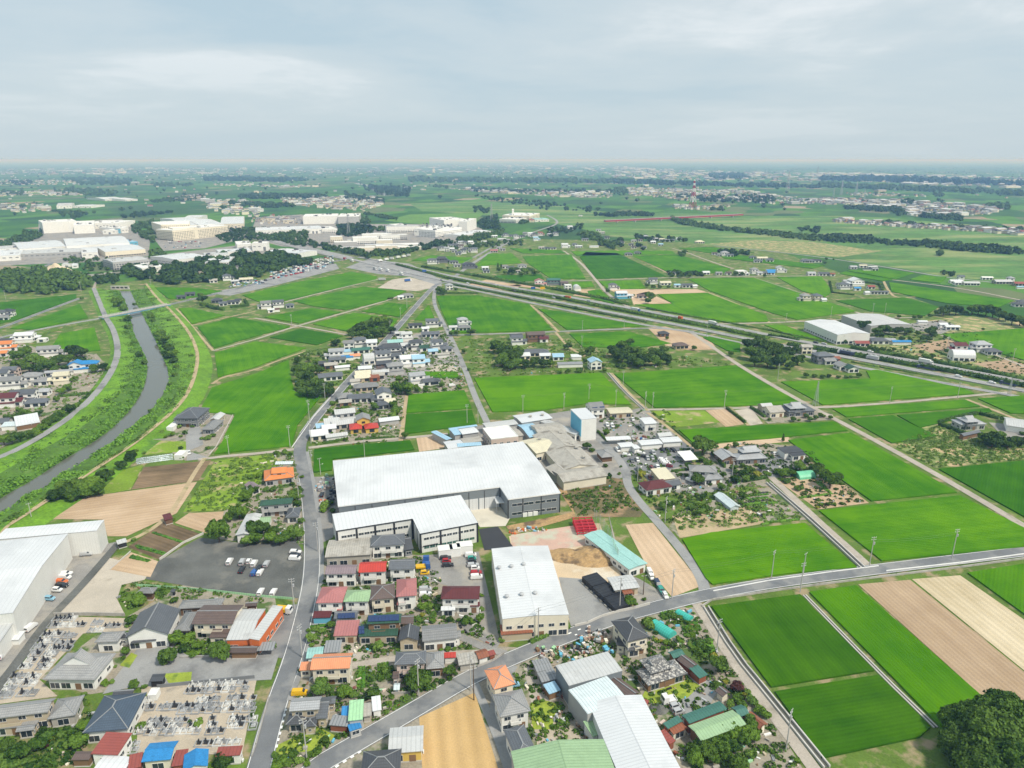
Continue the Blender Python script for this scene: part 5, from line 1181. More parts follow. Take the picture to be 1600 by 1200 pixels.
bridge('road_bridge','long red girder bridge across the floodplain','bridge',(945,344),(1160,334),9,7.5,'bridge_red','asphalt_light',3.6,(.08,.2,.38,.55,.75,.92),'bridge_red',3)
e=empty('weir',*G(188,452)); a_=math.atan2(.12,1)
m_=MB(); m_.box(-11,-1.2,0,11,1.2,1.0,'concrete'); m_.build('sill',e)
for i in range(5):
 m_=MB(); m_.box(-10+5*i-.5,-1.3,1.0,-10+5*i+.5,1.3,3.6,'concrete'); m_.build('gate_pier',e)
m_=MB(); m_.box(-11,-1.4,3.6,11,1.4,4.0,'concrete',True); m_.build('walkway',e)
for i in range(4):
 m_=MB(); m_.box(-9.4+5*i,-.2,1.0,-5.6+5*i,.1,2.6,'metal_dark'); m_.build('gate',e)
reg(e,'concrete weir with gates at the top of the visible river','weir')
HAZE=0.00014
SH,OF_,PT,CRP,WH,BN=(dict(name=n,cat=c) for n,c in (('shed','shed'),('old_factory','factory'),('polytunnel','polytunnel'),('carport','carport'),('warehouse','warehouse'),('barn','barn')))
# ================================================================== NEAR BUILDINGS
# ---- tile: lower left, temple and cemetery
tile(0,600)
bld('long white warehouse wing running off the left edge, farther one',(-30,972),(605,915),(640,850),10.5,'gx','white','clad_white',0,**WH,pitch=.06,o=.15,win=0)
bld('white warehouse wing nearest the parked cars at the lower left edge',48,(80,1428),(425,935),11,'gx','white','clad_white',0,**WH,pitch=.06,o=.15,win=0)
tile(0,900)
bld('low white annex at the left edge in front of the white warehouse',20,(-10,425),(90,305),6,'shed','lgrey','clad_white',0,name='warehouse_annex',cat='warehouse',win=0)
bld('tiny white equipment hut beside the white warehouse corner',(62,400),(115,398),(165,350),2.4,'shed','white','w_white',0,**SH)
bld('temple hall with big pale grey tiled roof and white gable facing the court',(268,645),(590,648),(752,482),4.4,'iry','grey','w_white',1,name='temple_hall',cat='temple',pitch=.55,
 ex=[((590,415),(735,410),(770,345),4.2,'hip','grey')])
bld('temple hall with navy left slope and grey right slope behind a porch',(782,385),(1050,362),(1138,205),5.2,'gy','slate','w_white',1,name='temple_hall',cat='temple',pitch=.5,
 ex=[((815,420),(975,400),(975,352),3.2,'iry','dark','w_wood'),((728,388),(798,385),(795,352),3.4,'hip','dark')])
bld('temple hall with dark slate pyramid roof near the bottom edge',(515,980),(800,955),(895,728),4.2,'hip','navy','w_white',1,name='temple_hall',cat='temple',pitch=.48,
 ex=[((700,745),(830,735),(835,712),4.4,'gx','dark')])
bld('long grey tiled two storey house at the left bottom corner',(-60,895),(300,850),(320,765),5.6,'gx','grey','w_beige',2,
 ex=[((-60,960),(225,935),(235,905),2.8,'shed','grey'),((95,975),(212,960),(212,925),3.0,'gx','grey')])
bld('grey hipped tile house joined to the long house at lower left',(295,895),(470,868),(498,748),3.6,'hip','grey','w_stone',1)
bld('two storey temple house with dark brown metal roof',(1195,300),(1455,298),(1468,180),6.0,'gx','brown','w_cream',2,pitch=.25,
 ex=[((1305,385),(1425,383),(1432,315),3.2,'shed','brown')])
bld('small grey hipped roof building left of the brown roofed house',(1082,345),(1185,342),(1212,222),3.4,'hip','grey','w_wood',1)
bld('low grey roofed hall behind the brown roofed house',(1110,205),(1380,190),(1440,135),3.6,'hip','grey','w_brownw',1)
bld('flat grey roof wing beside the orange fronted building',(1412,400),(1568,396),(1600,205),4.5,'gx','lgrey','w_orangew',1,pitch=.16,name='shop',cat='shop',o=.2)
tile(400,900)
bld('orange and white fronted shop with pale roof facing the parking lot',(-45,395),(20,400),(100,185),5.2,'shedl','lgrey','w_orangew',1,name='shop',cat='shop',pitch=.1,o=.1)
bld('brown shed roof behind the orange fronted shop',(-70,190),(5,185),(15,160),3.6,'gx','brown','w_brownw',1,**SH)
bld('long translucent grey carport beside the main road in front of the temple court',(-45,470),(110,462),(122,415),2.6,'shed','panel',None,0,**CRP,win=0)
tile(0,900)
bld('low dark brown gate building roof along the temple wall',(1430,480),(1600,478),(1600,435),2.8,'gx','brown','w_wood',0,name='gate_building',cat='building',win=0)
bld('dark small roofed stand at the cemetery entrance',(932,660),(1015,655),(1025,615),2.6,'shed','dark','w_black',0,name='shelter',cat='shelter',win=0)
bld('small white stone columbarium with flat roof by the cemetery path',(920,745),(975,742),(975,698),2.2,'flat','flatwhite','w_white',0,name='stone_monument',cat='monument',win=0)
bld('square shrine pavilion with upturned grey roof beside the gravel lot',(852,108),(955,108),(985,72),3.6,'hip','grey','w_brownw',0,name='shrine',cat='shrine',pitch=.6,o=1.0,win=0)
bld('tiny dark shrine below the lot fence',(1062,100),(1092,100),(1100,80),2.2,'gx','dark','w_black',0,name='shrine',cat='shrine',win=0)
bld('white walled shed with dull red metal roof beside the slate hall',(568,1118),(735,1118),(795,980),3.6,'shedl','redmetal','w_white',1,**SH,pitch=.05)
bld('white flat roofed shed below the dull red roof',(580,1210),(770,1225),(800,1128),3.0,'gx','white','w_white',0,**SH,pitch=.08)
bld('brown translucent lean-to left of the dull red roof',(442,1150),(555,1148),(562,1100),2.6,'shed','brown','w_wood',0,**SH)
bld('house with square bright blue tarpaulin roof at the bottom',(882,1162),(1068,1145),(1102,1030),3.8,'gx','tarp','w_cream',1,pitch=.3)
bld('house with bright blue tarpaulin over two slopes at the bottom',(1140,1225),(1298,1185),(1322,1075),3.6,'gy','tarp','w_white',1,pitch=.4)
bld('long red metal roof beside the blue tarpaulin house',(1345,1128),(1500,1118),(1510,1065),3.2,'shed','redmetal','w_white',1,**SH)
bld('low red roof between the two blue tarpaulins',(1070,1190),(1150,1180),(1175,1090),3.0,'shed','redmetal','w_rustw',0,**SH)
bld('low red roof left of the square blue tarpaulin',(795,1210),(880,1190),(888,1110),3.0,'shed','redmetal','w_rustw',0,**SH)
# ---- tile: bottom middle
tile(400,900)
bld('two storey house with rose pink hipped roof and blank white wall, by the main road',(373,168),(540,165),(545,65),6,'hip','pink','w_white',2,ex=[((460,215),(540,212),(540,190),3.0,'shed','pink')])
bld('two storey house with pale green hipped roof',(545,160),(705,157),(700,85),6,'hip','green','w_white',2)
bld('two storey cream house with brown grey roof between green and pink',(712,150),(868,135),(865,45),6,'hip','brown','w_cream',2)
bld('two storey house with rose pink roof and balconies, right end of row',(875,130),(1005,120),(998,12),6,'hip','pink','w_white',2,ex=[((880,180),(935,178),(935,155),3.0,'shed','pink')])
bld('two storey house with dark maroon tiled roof behind a green garden',(1153,143),(1395,143),(1362,62),6,'hip','maroon','w_white',2,ex=[((1250,190),(1398,188),(1398,165),3.0,'shed','maroon'),((1155,215),(1245,212),(1245,190),2.9,'shed','white')])
bld('low shed with rows of solar panels on its grey roof',(485,268),(632,262),(630,215),3.4,'gx','slate','w_white',1,**SH)
bld('dark maroon carport roof beside the main road',(352,262),(465,258),(468,222),2.8,'shed','maroon','w_bluew',0,**CRP,win=0)
bld('garage with dull rose metal roof left of the dark green house',(483,375),(632,370),(635,290),3.2,'shed','pink','w_beige',1,name='garage',cat='garage',pitch=.15)
bld('large house with dark green roofs and solar panels on the upper slope',(690,300),(905,290),(905,235),6.2,'gx','dkgreen','w_wood',2,pitch=.3,
 ex=[((640,378),(885,370),(885,305),3.3,'shed','dkgreen','w_beige'),((905,300),(985,296),(982,240),4.0,'gx','brown','w_beige')])
bld('brick annex with dark gable roof carrying solar panels',(888,405),(1014,402),(1010,318),4.2,'gy','dark','w_beige',1,pitch=.4)
bld('single storey white house with pale slate roof by the gravel court',(1040,410),(1262,388),(1252,292),4.2,'gx','grey','w_white',1,pitch=.3,ex=[((1215,385),(1282,380),(1280,338),3.6,'gx','grey')])
bld('large two storey house with brown grey hipped roof behind the round tree',(865,555),(1060,545),(1055,465),6,'hip','slate','w_pinkw',2,ex=[((1062,582),(1178,572),(1168,468),3.8,'hip','grey','w_wood'),((852,640),(890,638),(890,600),3.0,'shed','brown')])
bld('two storey cream house with orange tiled roof and long balcony',(338,586),(586,575),(583,480),6,'gx','terracotta','w_cream',2,pitch=.4,ex=[((270,590),(340,586),(345,540),3.0,'shed','terracotta')])
bld('small teal arched roof store beside the main road',(312,515),(415,505),(420,440),2.6,'gx','teal','w_white',0,**SH,pitch=.15)
bld('translucent grey panel carport right of the teal store',(422,480),(525,474),(528,408),2.6,'shed','panel',None,0,**CRP,win=0)
bld('two storey house with silver grey metal roof and blue tiled porch, at the bottom',(207,845),(395,832),(400,752),6,'gx','silver','w_beige',2,ex=[((372,892),(445,888),(445,755),3.6,'gx','slate'),((186,930),(300,925),(300,850),3.2,'hip','dark'),((290,945),(375,938),(372,875),3.2,'hip','dark'),((440,800),(495,796),(490,750),3.4,'gx','slate')])
bld('shed with mossy green ribbed roof over a blue base roof',(575,905),(668,895),(655,785),4.0,'shed','mint','w_greyw',0,**SH,ex=[((585,970),(662,945),(660,895),3.0,'shedf','blue','w_greyw'),((530,900),(575,895),(570,820),2.8,'shed','blue','w_greyw')])
bld('rusty shed with grey panel lean-to roof at the bottom',(455,930),(570,940),(560,880),2.6,'shed','panel','w_rustw',0,**CRP,win=0)
bld('narrow white roof store beside the green garden',(728,845),(785,835),(768,757),2.6,'shed','white','w_white',0,**SH)
bld('small grey roofed store next to the narrow white roof',(660,880),(722,872),(712,790),2.6,'gx','asbestos','w_stone',0,**SH,pitch=.1)
bld('small carport with bright red roof',(1175,512),(1250,508),(1248,478),2.6,'shed','red','w_white',0,**CRP)
bld('lean-to with pale pinkish asbestos roof by the road',(1268,558),(1388,540),(1350,472),2.8,'gx','asbestos','w_stone',0,**SH,pitch=.1)
bld('shed with rusty striped roof beside the road',(1390,520),(1460,500),(1440,450),2.8,'gx','rust','w_white',0,**SH)
bld('tiny rusty lean-to at the road corner',(1460,498),(1500,488),(1495,462),2.2,'shed','redmetal','w_rustw',0,**SH)
bld('grey single storey building with wide asbestos roof below the diagonal road',(825,1110),(1045,1092),(1018,935),3.8,'gx','lgrey','w_yellow',1,pitch=.2,name='workshop',cat='workshop')
bld('house with dark hipped roof cut off by the bottom edge',(650,1260),(900,1240),(880,1080),6,'hip','dark','w_white',2)
tile(800,900)
bld('two storey cream house with terracotta hipped roof beside the diagonal road',(-115,708),(22,672),(-28,548),6,'hip','terracotta','w_cream',2)
bld('grey tiled hip roof house behind the terracotta house',(-75,882),(118,842),(62,705),6,'hip','grey','w_white',2)
bld('dark grey ridged roof house lowest in the left column by the lane',(25,1145),(160,1108),(120,915),5.5,'hip','slate','w_white',2)
bld('two storey house with steep dark hip roof beside the junk yard',(722,412),(862,378),(742,252),6.4,'hip','dark','w_cream',2,ex=[((650,430),(705,440),(640,355),3.2,'shed','dark'),((722,468),(812,455),(790,425),3.2,'hip','dark')])
bld('old timber farmhouse with weathered black and white roof tiles',(868,612),(1005,572),(952,478),5.2,'irx','old','w_wood',1,ex=[((850,685),(1098,608),(1060,505),3.2,'hip','old','w_wood'),])
bld('brown roofed store right of the old timber farmhouse',(1112,585),(1168,555),(1088,492),3.0,'gy','brown','w_rustw',0,**SH)
bld('small shed with dusty green roof right of the timber farmhouse',(1172,640),(1225,615),(1170,555),2.8,'shed','tealg','w_rustw',0,**SH)
bld('dark teal low roof behind the timber farmhouse',(1010,515),(1082,490),(1030,458),3.0,'gx','tealg','w_wood',0,**SH)
bld('small brown hut with tiled roof by the clipped shrubs',(1318,755),(1366,728),(1318,688),2.6,'gy','brown','w_cream',0,**SH)
bld('grey factory hall with flat grey roof next to the junk heap',(355,685),(692,590),(620,465),7.2,'gx','lgrey','cladding',0,name='factory',cat='factory',pitch=.04,o=.1)
bld('factory extension with pale translucent roof strips',(472,862),(720,765),(640,605),6.8,'gx','film','w_greyw',0,name='factory_extension',cat='factory',pitch=.05,o=.1,win=0)
bld('dark gabled office annex beside the grey factory hall',(742,768),(800,728),(690,592),4.6,'gy','brown','w_brownw',0,name='annex',cat='building')
bld('long white gabled factory roof running out of the bottom edge',(700,1320),(1080,1252),(785,745),6.6,'gy','whiteb','w_white',0,name='factory',cat='factory',pitch=.14,o=.15,win=0)
bld('factory hall with mint green gabled roof at the bottom edge',(60,1420),(690,1330),(565,1020),6.5,'gy','green','w_greyw',0,name='factory',cat='factory',pitch=.14,o=.15,win=0)
bld('small pale green canopy between the white and grey factory roofs',(505,1005),(560,985),(528,890),3.4,'shed','green','w_white',0,name='canopy',cat='canopy')
bld('narrow red lean-to roof under the long white factory',(915,975),(985,1050),(875,892),2.8,'shed','redmetal','w_rustw',0,name='lean_to',cat='shed')
bld('short red lean-to roof beside the white factory corner',(800,800),(842,815),(815,768),2.4,'shed','redmetal','w_rustw',0,name='lean_to',cat='shed')
bld('grey slatted carport on the concrete lane, upper part',(155,600),(255,580),(225,508),2.8,'gx','panel',None,0,**CRP,win=0,pitch=.1)
bld('grey slatted carport on the concrete lane, lower part',(185,665),(292,640),(258,580),2.8,'gx','panel','w_dkgrey',0,**CRP,win=0,pitch=.1)
bld('small sky blue roof shed filled with stacked goods',(232,738),(305,712),(292,652),2.8,'shed','sky','w_wood',0,**SH)
bld('barn with dark teal roof beside the farm yard',(1108,922),(1345,830),(1290,783),4.4,'gx','tealg','w_rustw',0,**BN,pitch=.15,ex=[((975,955),(1068,905),(1055,875),3.6,'shed','tealg','w_rustw'),((1010,990),(1098,950),(1070,905),2.8,'shed','rust','w_cream')])
bld('barn with pale weathered green roof in front of the round trees',(1182,1030),(1465,925),(1395,830),4.2,'gx','green','w_brownw',0,**BN,pitch=.2,rl='pale weathered green roof')
bld('teal roofed barn end beside the maroon shed',(1420,880),(1485,860),(1425,805),4.0,'gx','tealg','w_greyw',0,**BN)
bld('shed with dark brown corrugated roof at the right of the barns',(1545,960),(1600,925),(1510,838),3.0,'gy','rust','w_cream',0,**SH)
bld('teal tunnel greenhouse in the vegetable garden, larger one',(975,400),(1030,365),(945,268),.05,'ay','tealfilm',None,0,**PT,pitch=.95,win=0,o=0)
bld('teal tunnel greenhouse beside the lane corner, smaller one',(1100,290),(1135,265),(1082,197),.05,'ay','tealfilm',None,0,**PT,pitch=.95,win=0,o=0)
bld('pale grey flat roofed house behind the black covered stack',(640,90),(800,70),(785,-15),3.4,'gx','lgrey','w_beige',1,pitch=.1,ex=[((700,115),(760,105),(755,80),2.6,'shed','rust')])
tile(0,0,1)
bld('long white metal warehouse with rooftop vents facing the diagonal road',(785,967),(889,960),(843,853),8,'gy','white','w_cream',2,**WH,pitch=.05,o=.1)
WAREHOUSE=REG[-1][0]
bld('low rusty brown lean-to roof below the white warehouse',(783,992),(833,988),(832,974),3.0,'shed','rust','w_beige',0,name='lean_to',cat='shed')
bld('long pale blue roofed workshop along the net fence',(983,890),(1012,880),(973,817),4.0,'gy','teal','w_white',1,name='workshop',cat='workshop',pitch=.08)
# ---- tile: middle left
tile(400,600)
bld('long beige warehouse with weathered ribbed roof beside the main road',(430,1083),(722,1065),(716,960),4.6,'gx','asbestos','w_stone',1,**WH,pitch=.14)
bld('two storey house with slate hipped roof against the office building',(716,1015),(930,1000),(900,935),6,'hip','slate','w_white',2,ex=[((925,1040),(985,1030),(975,950),3.4,'gx','dark','w_dkgrey')])
bld('house with greyish purple roof next to the bright red one',(428,1188),(622,1185),(618,1128),5.8,'gx','purple','w_white',2,pitch=.35)
bld('house with bright red gabled roof in the tight row',(640,1178),(812,1170),(812,1106),5.8,'gx','red','w_white',2,ex=[((640,1200),(700,1198),(698,1180),3.0,'shed','red')])
bld('house with dark slate roof beside the blue truck',(828,1160),(992,1155),(988,1092),5.8,'gx','slate','w_white',2)
bld('small orange tiled house beside the main road',(50,605),(240,580),(205,520),3.4,'hip','orange','w_greyw',1,ex=[((95,560),(190,552),(188,515),5.6,'gx','orange','w_white')])
bld('house with dark green hipped roof beside the main road',(20,762),(225,745),(225,710),6,'hip','dkgreen','w_greyw',2,ex=[((185,835),(270,828),(268,770),3.2,'hip','slate','w_white')])
bld('house with mauve roof at the edge of the weedy field',(-30,660),(30,640),(48,590),3.4,'gy','purple','w_white',1)
bld('pale green hut roof under the round trees',(-10,870),(88,865),(85,828),2.8,'gx','green','w_white',0,**SH)
bld('greyish clear film tunnel in the garden behind the orange house',(118,502),(228,500),(228,482),.6,'gx','film',None,0,**PT,win=0)
tile(0,600)
bld('white metal workshop between round trees at the gravel lot',(1470,945),(1575,940),(1610,812),3.8,'gy','lgrey','w_white',1,name='workshop',cat='workshop',pitch=.2)
bld('dark slate two storey farmhouse beside the river',(1085,215),(1235,215),(1240,150),5.8,'hip','slate','w_dkgrey',2,ex=[((1185,225),(1278,215),(1275,170),3.2,'gx','slate','w_dkgrey'),((1080,225),(1180,222),(1180,195),3.0,'shed','slate','w_dkgrey')])
bld('grey roofed store in the farm compound beside the river',(1255,285),(1335,285),(1345,225),3.2,'hip','grey','w_dkgrey',1,name='storehouse',cat='storehouse')
bld('pale grey barn roof behind the store in the river farm',(1305,225),(1365,225),(1370,185),3.6,'gy','lgrey','w_beige',1,**BN)
bld('white storage container in the river farm garden',(1038,270),(1080,270),(1088,230),2.6,'flat','flatwhite','w_white',0,name='storage_container',cat='container')
bld('white flat roofed hut below the river farm',(1085,445),(1135,445),(1138,412),2.8,'flat','flatwhite','w_white',0,**SH)
bld('open shed with white roof beside the levee road',(98,265),(250,238),(252,192),3.2,'shed','white','w_wood',0,**SH)
bld('small red brown wooden hut between the tan fields',(1030,852),(1082,838),(1088,805),2.6,'shed','maroon','w_brownw',0,**SH)
bld('small dark open shed at the corner of the white warehouse drive',(735,1002),(795,985),(790,965),2.4,'shed','lgrey','w_black',0,**SH)
# ---- the two big white roofs
tile(0,0,1)
root,P=poly_bld('factory','very large white metal roofed factory in the centre with grey walls',[(520,721),(817,690),(876,770),(794,780),(781,762),(528,792)],9.5,[(522,752),(845,727)],1.3,'r_white','cladding','factory')
Pv=lambda p,z:Vector(G(*p,z=z))
rowwin(root,Pv((794,780),9.5),Pv((876,770),9.5),5.6,4,4.6,1.3); rowwin(root,Pv((794,780),9.5),Pv((876,770),9.5),1.4,4,4.6,1.3)
pillar(root,Pv((794,780),9.5),Pv((876,770),9.5),(.0,.28,.63,.99),0,8.8,.35,'trim_black')
pillar(root,Pv((528,792),9.5),Pv((781,762),9.5),[i/10 for i in range(11)],0,8.8,.3,'metal_dark')
for i,(t0,wd) in enumerate(((.30,9),(.62,9),(.93,9),(.80,8))):
 d=Pv((781,762),9.5)-Pv((528,792),9.5); u=d.normalized(); p=Pv((528,792),9.5)+d*t0-Vector((u.y,-u.x))*.25; l=to_local(root,p.x,p.y); a=math.atan2(u.y,u.x)-root.rotation_euler[2]
 mb=MB(); mb.box(-wd/2,-.10,0,wd/2,0,5.4,'r_white'); mb.build('roller_shutter',root,(*l,0),a)
for i in range(3):
 d=Pv((876,770),9.5)-Pv((794,780),9.5); p=Pv((794,780),9.5)+d*(.32+.10*i)+Vector((d.y,-d.x)).normalized()*.0; l=to_local(root,p.x,p.y)
 mb=MB(); mb.box(-1.0,-.16,.1,1.0,.22,2.0,'trim_white'); mb.build('wall_unit',root,(*l,0),math.atan2(d.y,d.x)-root.rotation_euler[2])
c_=Pv((768,775),5); l=to_local(root,c_.x,c_.y); mb=MB(); mb.box(1.0,-7,4.6,6.5,7,4.9,'r_white',True)
for yy in(-6.5,6.5): mb.box(1.1,yy-.1,0,1.3,yy+.1,4.6,'metal_grey')
mb.build('canopy',root,(*l,0))
root,P=poly_bld('office_factory','white office building with black trim and window bands in front of the huge roof',[(519,806),(720,776),(747,817),(656,834),(645,812),(525,831)],8.8,[(519,807),(720,777)],.9,'r_white','clad_white','office building','trim_black')
a0,a1,b0,b1=Pv((525,831),8.8),Pv((645,812),8.8),Pv((656,834),8.8),Pv((747,817),8.8)
pillar(root,a0,a1,(.01,.26,.5,.75,.99),0,8.5,.75); pillar(root,b0,b1,(.01,.35,.68,.99),0,8.5,.75); pillar(root,a1,b0,(.5,),0,8.5,.5)
for p0,p1,n in ((a0,a1,12),(b0,b1,9)):
 rowwin(root,p0,p1,5.4,n,2.1,1.15,'pane'); rowwin(root,p0,p1,1.6,n,2.1,1.15,'pane_green' if n==9 else 'pane')
mb=MB()
l=[to_local(root,p.x,p.y) for p in (b0,b1)]
mbx=MB(); mbx.box(-3,-.16,2.9,3,.0,3.2,'trim_black',True); d=b1-b0; m2=b0+d*.17; ll_=to_local(root,m2.x,m2.y); mbx.build('entrance_canopy',root,(*ll_,0),math.atan2(d.y,d.x)-root.rotation_euler[2])
for i,(x,y,wd) in enumerate(((696,868,5.5),(711,866,4),(726,862,6))):
 bx=G(x,y); mb=MB(); mb.box(-wd/2,-2,0,wd/2,2,3.4,'trim_white'); mb.box(-wd/2-.1,-2.1,3.4,wd/2+.1,2.1,3.55,'r_flatwhite'); o=mb.build('storage_container',None,(*bx,.05),R(12)); reg(o,f"{('left','middle','right')[i]} white storage unit under the black trimmed office wall",'container')
mb=None
# roof vents on the white warehouse
for i,(x,y) in enumerate(((780,887),(799,885),(818,882),(792,932),(815,929),(836,927))):
 gx,gy=G(x,y,8.6); e=empty('roof_ventilator',gx,gy,0,8.1); m_=MB(); m_.tube((0,0,0),(0,0,.7),.45,.45,'metal_grey',10); m_.build('duct',e); m_=MB(); m_.tube((0,0,.7),(0,0,1.0),.8,.8,'metal_grey',10); m_.tube((0,0,1.0),(0,0,1.3),.8,.25,'metal_grey',10); m_.build('cap',e)
 e.parent=WAREHOUSE; lx,ly=to_local(WAREHOUSE,gx,gy); e.location=(lx,ly,8.1)
# ---- old factory group (weathered roofs) behind the huge white roof
tile(800,600)
OF=[('long weathered corrugated factory roof nearest the dry grass, front hall',(320,615),(600,572),(540,500),4.6,'gx','asbestos','w_cream',0,{}),
('weathered corrugated hall with roof vents behind the front hall',(310,540),(545,510),(440,385),4.8,'gy','asbestos','w_cream',0,{}),
('second weathered hall stepping back toward the blue tower',(230,420),(440,390),(340,290),5.2,'gy','asbestos','w_cream',0,{}),
('third weathered hall between the blue roof and tower',(170,320),(345,300),(265,240),5.2,'gx','asbestos','w_cream',0,{}),
('pale square workshop against the big white roof edge',(150,435),(290,405),(200,325),5.0,'gx','khaki','w_cream',1,{}),
('low dusty link roof left of the front hall',(270,575),(400,550),(370,490),4.2,'gy','asbestos','w_greyw',0,{}),
('long low grey wing running back along the blue tower',(395,318),(440,302),(300,172),4.0,'gy','lgrey','w_white',1,{}),
('long low hall with pale blue grey roof at the back',(60,243),(255,213),(200,168),5.0,'gx','whiteb','w_greyw',0,{'pitch':.08}),
('low bright blue roof between old halls',(85,300),(180,285),(145,238),3.6,'gx','sky','w_greyw',0,{'pitch':.1}),
('low blue roof beside the front of the old halls',(110,335),(190,322),(170,295),3.4,'shed','sky','w_greyw',0,{}),
('dusty brown flat roof left of the blue roofs',(-20,335),(75,320),(30,268),4.0,'gx','asbestos','w_stone',0,{'pitch':.1}) ]
for o_ in OF: bld(o_[0],o_[1],o_[2],o_[3],o_[4],o_[5],o_[6],o_[7],o_[8] or 0,**OF_,**({'pitch':.2}|o_[9]))
for i,(x,y,z) in enumerate(((302,308,6),(372,378,6),(405,400,6),(450,458,6.5),(262,262,6),(172,345,6.5),(115,205,5.6),(190,196,5.6))):
 px,py=q((x,y)); gx,gy=G(px,py,z); m_=MB(); m_.tube((0,0,0),(0,0,1.0),.55,.55,'metal_grey',8); m_.box(-.9,-.9,1.0,.9,.9,1.35,'r_asbestos',True); o=m_.build('roof_ventilator',None,(gx,gy,z-.6)); reg(o,'square capped ventilator on a weathered factory roof','roof ventilator','ventilators on the old factory roofs')
bld('tall tower block with sky blue side and pale roof',(432,222),(530,212),(490,148),13.0,'shed','whiteb','w_white',0,name='tower_building',cat='tower',pitch=.02,o=.1)
T=REG[-1][0]
mb=MB(); A_=Vector(G(*q((370,163)),z=13)); B_=Vector(G(*q((432,222)),z=13)); d=(B_-A_); u=d.normalized(); n_=Vector((u.y,-u.x));
mb.add([(A_.x+n_.x*.06,A_.y+n_.y*.06,3),(B_.x+n_.x*.06,B_.y+n_.y*.06,3),(B_.x+n_.x*.06,B_.y+n_.y*.06,12.7),(A_.x+n_.x*.06,A_.y+n_.y*.06,12.7),(A_.x-n_.x*.3,A_.y-n_.y*.3,3),(B_.x-n_.x*.3,B_.y-n_.y*.3,3),(B_.x-n_.x*.3,B_.y-n_.y*.3,12.7),(A_.x-n_.x*.3,A_.y-n_.y*.3,12.7)],[(0,1,2,3),(7,6,5,4),(3,2,6,7),(4,0,3,7),(1,5,6,2)],'w_bluew')
o=mb.build('blue_cladding',T); o.matrix_parent_inverse=Matrix.LocRotScale(T.location,T.rotation_euler,None).inverted()
mb=MB(); a0_,a1_=Vector(G(*q((432,222)),z=13)),Vector(G(*q((530,212)),z=13)); rowwin(T,a0_,a1_,6.6,8,1.1,.7); rowwin(T,a0_,a1_,1.2,3,2.4,1.6)
bld('two storey house with twin solar panels on grey roof behind the blue tower',(495,162),(585,155),(570,112),6,'gx','grey','w_white',2,pitch=.4)
bld('single storey store with cream roof and red sign board',(612,185),(757,178),(745,142),3.4,'gx','khaki','w_beige',1,pitch=.12,name='store',cat='shop')
bld('white two storey site office on the yard by the tower',(830,250),(908,245),(890,205),5.0,'gx','white','w_white',2,pitch=.08,name='site_office',cat='office')
bld('grey low shed behind the white storage units',(920,330),(1005,322),(980,300),3.4,'gx','lgrey','w_greyw',0,**SH)
bld('open white car shelter in the yard left of the storage units',(592,352),(745,345),(740,328),3.0,'shed','white',None,0,name='shelter',cat='shelter')
for i,(a,b_,c,lab) in enumerate((((680,395),(770,388),(740,362),'left cream white storage unit with flat roof on the parking lot'),((765,405),(805,400),(790,375),'narrow white storage unit between the two bigger units'),((808,382),(945,372),(925,342),'long white storage unit in the middle of the parking lot'),((945,365),(1065,358),(1048,327),'right white storage unit at the edge of the parking lot'))): bld(lab,a,b_,c,3.2,'gx','white','w_white',0,name='storage_container',cat='container',pitch=.06)
bld('white flat carport roof over cars at the parking lot edge',(1080,478),(1165,470),(1110,427),2.6,'shed','flatwhite',None,0,**CRP)
bld('house with cream flat roof above the maroon roofed house',(925,600),(1022,588),(970,532),3.6,'shed','khaki','w_beige',1)
bld('house with dark maroon hipped roof beside the curving lane',(840,665),(1005,640),(955,590),3.4,'hip','maroon','w_white',1,ex=[((975,640),(1062,625),(1030,592),3.0,'gx','slate')])
bld('small grey hipped shrine like hut by the lane above the dry grass',(560,460),(640,452),(620,405),3.4,'hip','grey','w_brownw',0,name='shrine',cat='shrine',o=.9)
bld('two storey white house with grey roof in the garden centre',(1110,545),(1285,555),(1240,512),5.6,'hip','grey','w_white',2,ex=[((1205,600),(1325,590),(1322,555),3.2,'hip','silver')])
bld('small clear film greenhouse in the vegetable garden',(1365,775),(1430,765),(1325,682),2.0,'gy','film','r_film',0,name='greenhouse',cat='greenhouse',win=0)
bld('two storey traditional farmhouse with silver grey tiled roofs',(1440,430),(1565,420),(1548,385),6.0,'irx','silver','w_dkgrey',2,ex=[((1405,475),(1600,462),(1600,420),3.3,'hip','silver','w_dkgrey'),((1315,475),(1420,465),(1385,415),3.4,'gy','silver','w_brownw')])
tile(1200,600)
bld('dark flat roofed garage with white walls beside the rice',(105,432),(225,420),(190,385),3.6,'shed','dark','w_white',0,name='garage',cat='garage',pitch=.03,ex=[((155,450),(240,440),(225,412),3.0,'shed','dark')])
bld('mint green tunnel greenhouse in the garden plot',(200,600),(300,590),(290,552),.05,'ax','mintfilm',None,0,**PT,pitch=.85,win=0,o=0)
bld('large farmhouse with dark grey hipped roof at the crossing of lanes',(130,175),(300,165),(270,125),3.6,'hip','slate','w_dkgrey',1,ex=[((140,155),(245,150),(240,118),5.5,'irx','silver','w_dkgrey')])
bld('pale barn with pinkish roof next to the crossing farmhouse',(15,180),(110,172),(60,135),3.6,'gx','asbestos','w_cream',1,**BN)
bld('grey roofed barn left of the pinkish barn',(-30,150),(40,145),(30,118),3.8,'gx','lgrey','w_beige',0,**BN)
bld('farmhouse with silvery grey tiled roof inside a dark hedge',(1205,255),(1370,250),(1360,215),3.6,'hip','silver','w_greyw',1,ex=[((1240,240),(1330,235),(1320,200),5.4,'irx','silver','w_dkgrey')])
bld('long low shed with dark teal roof below the hedged farmhouse',(1225,325),(1335,300),(1325,282),3.0,'gx','slate','w_wood',0,**SH)
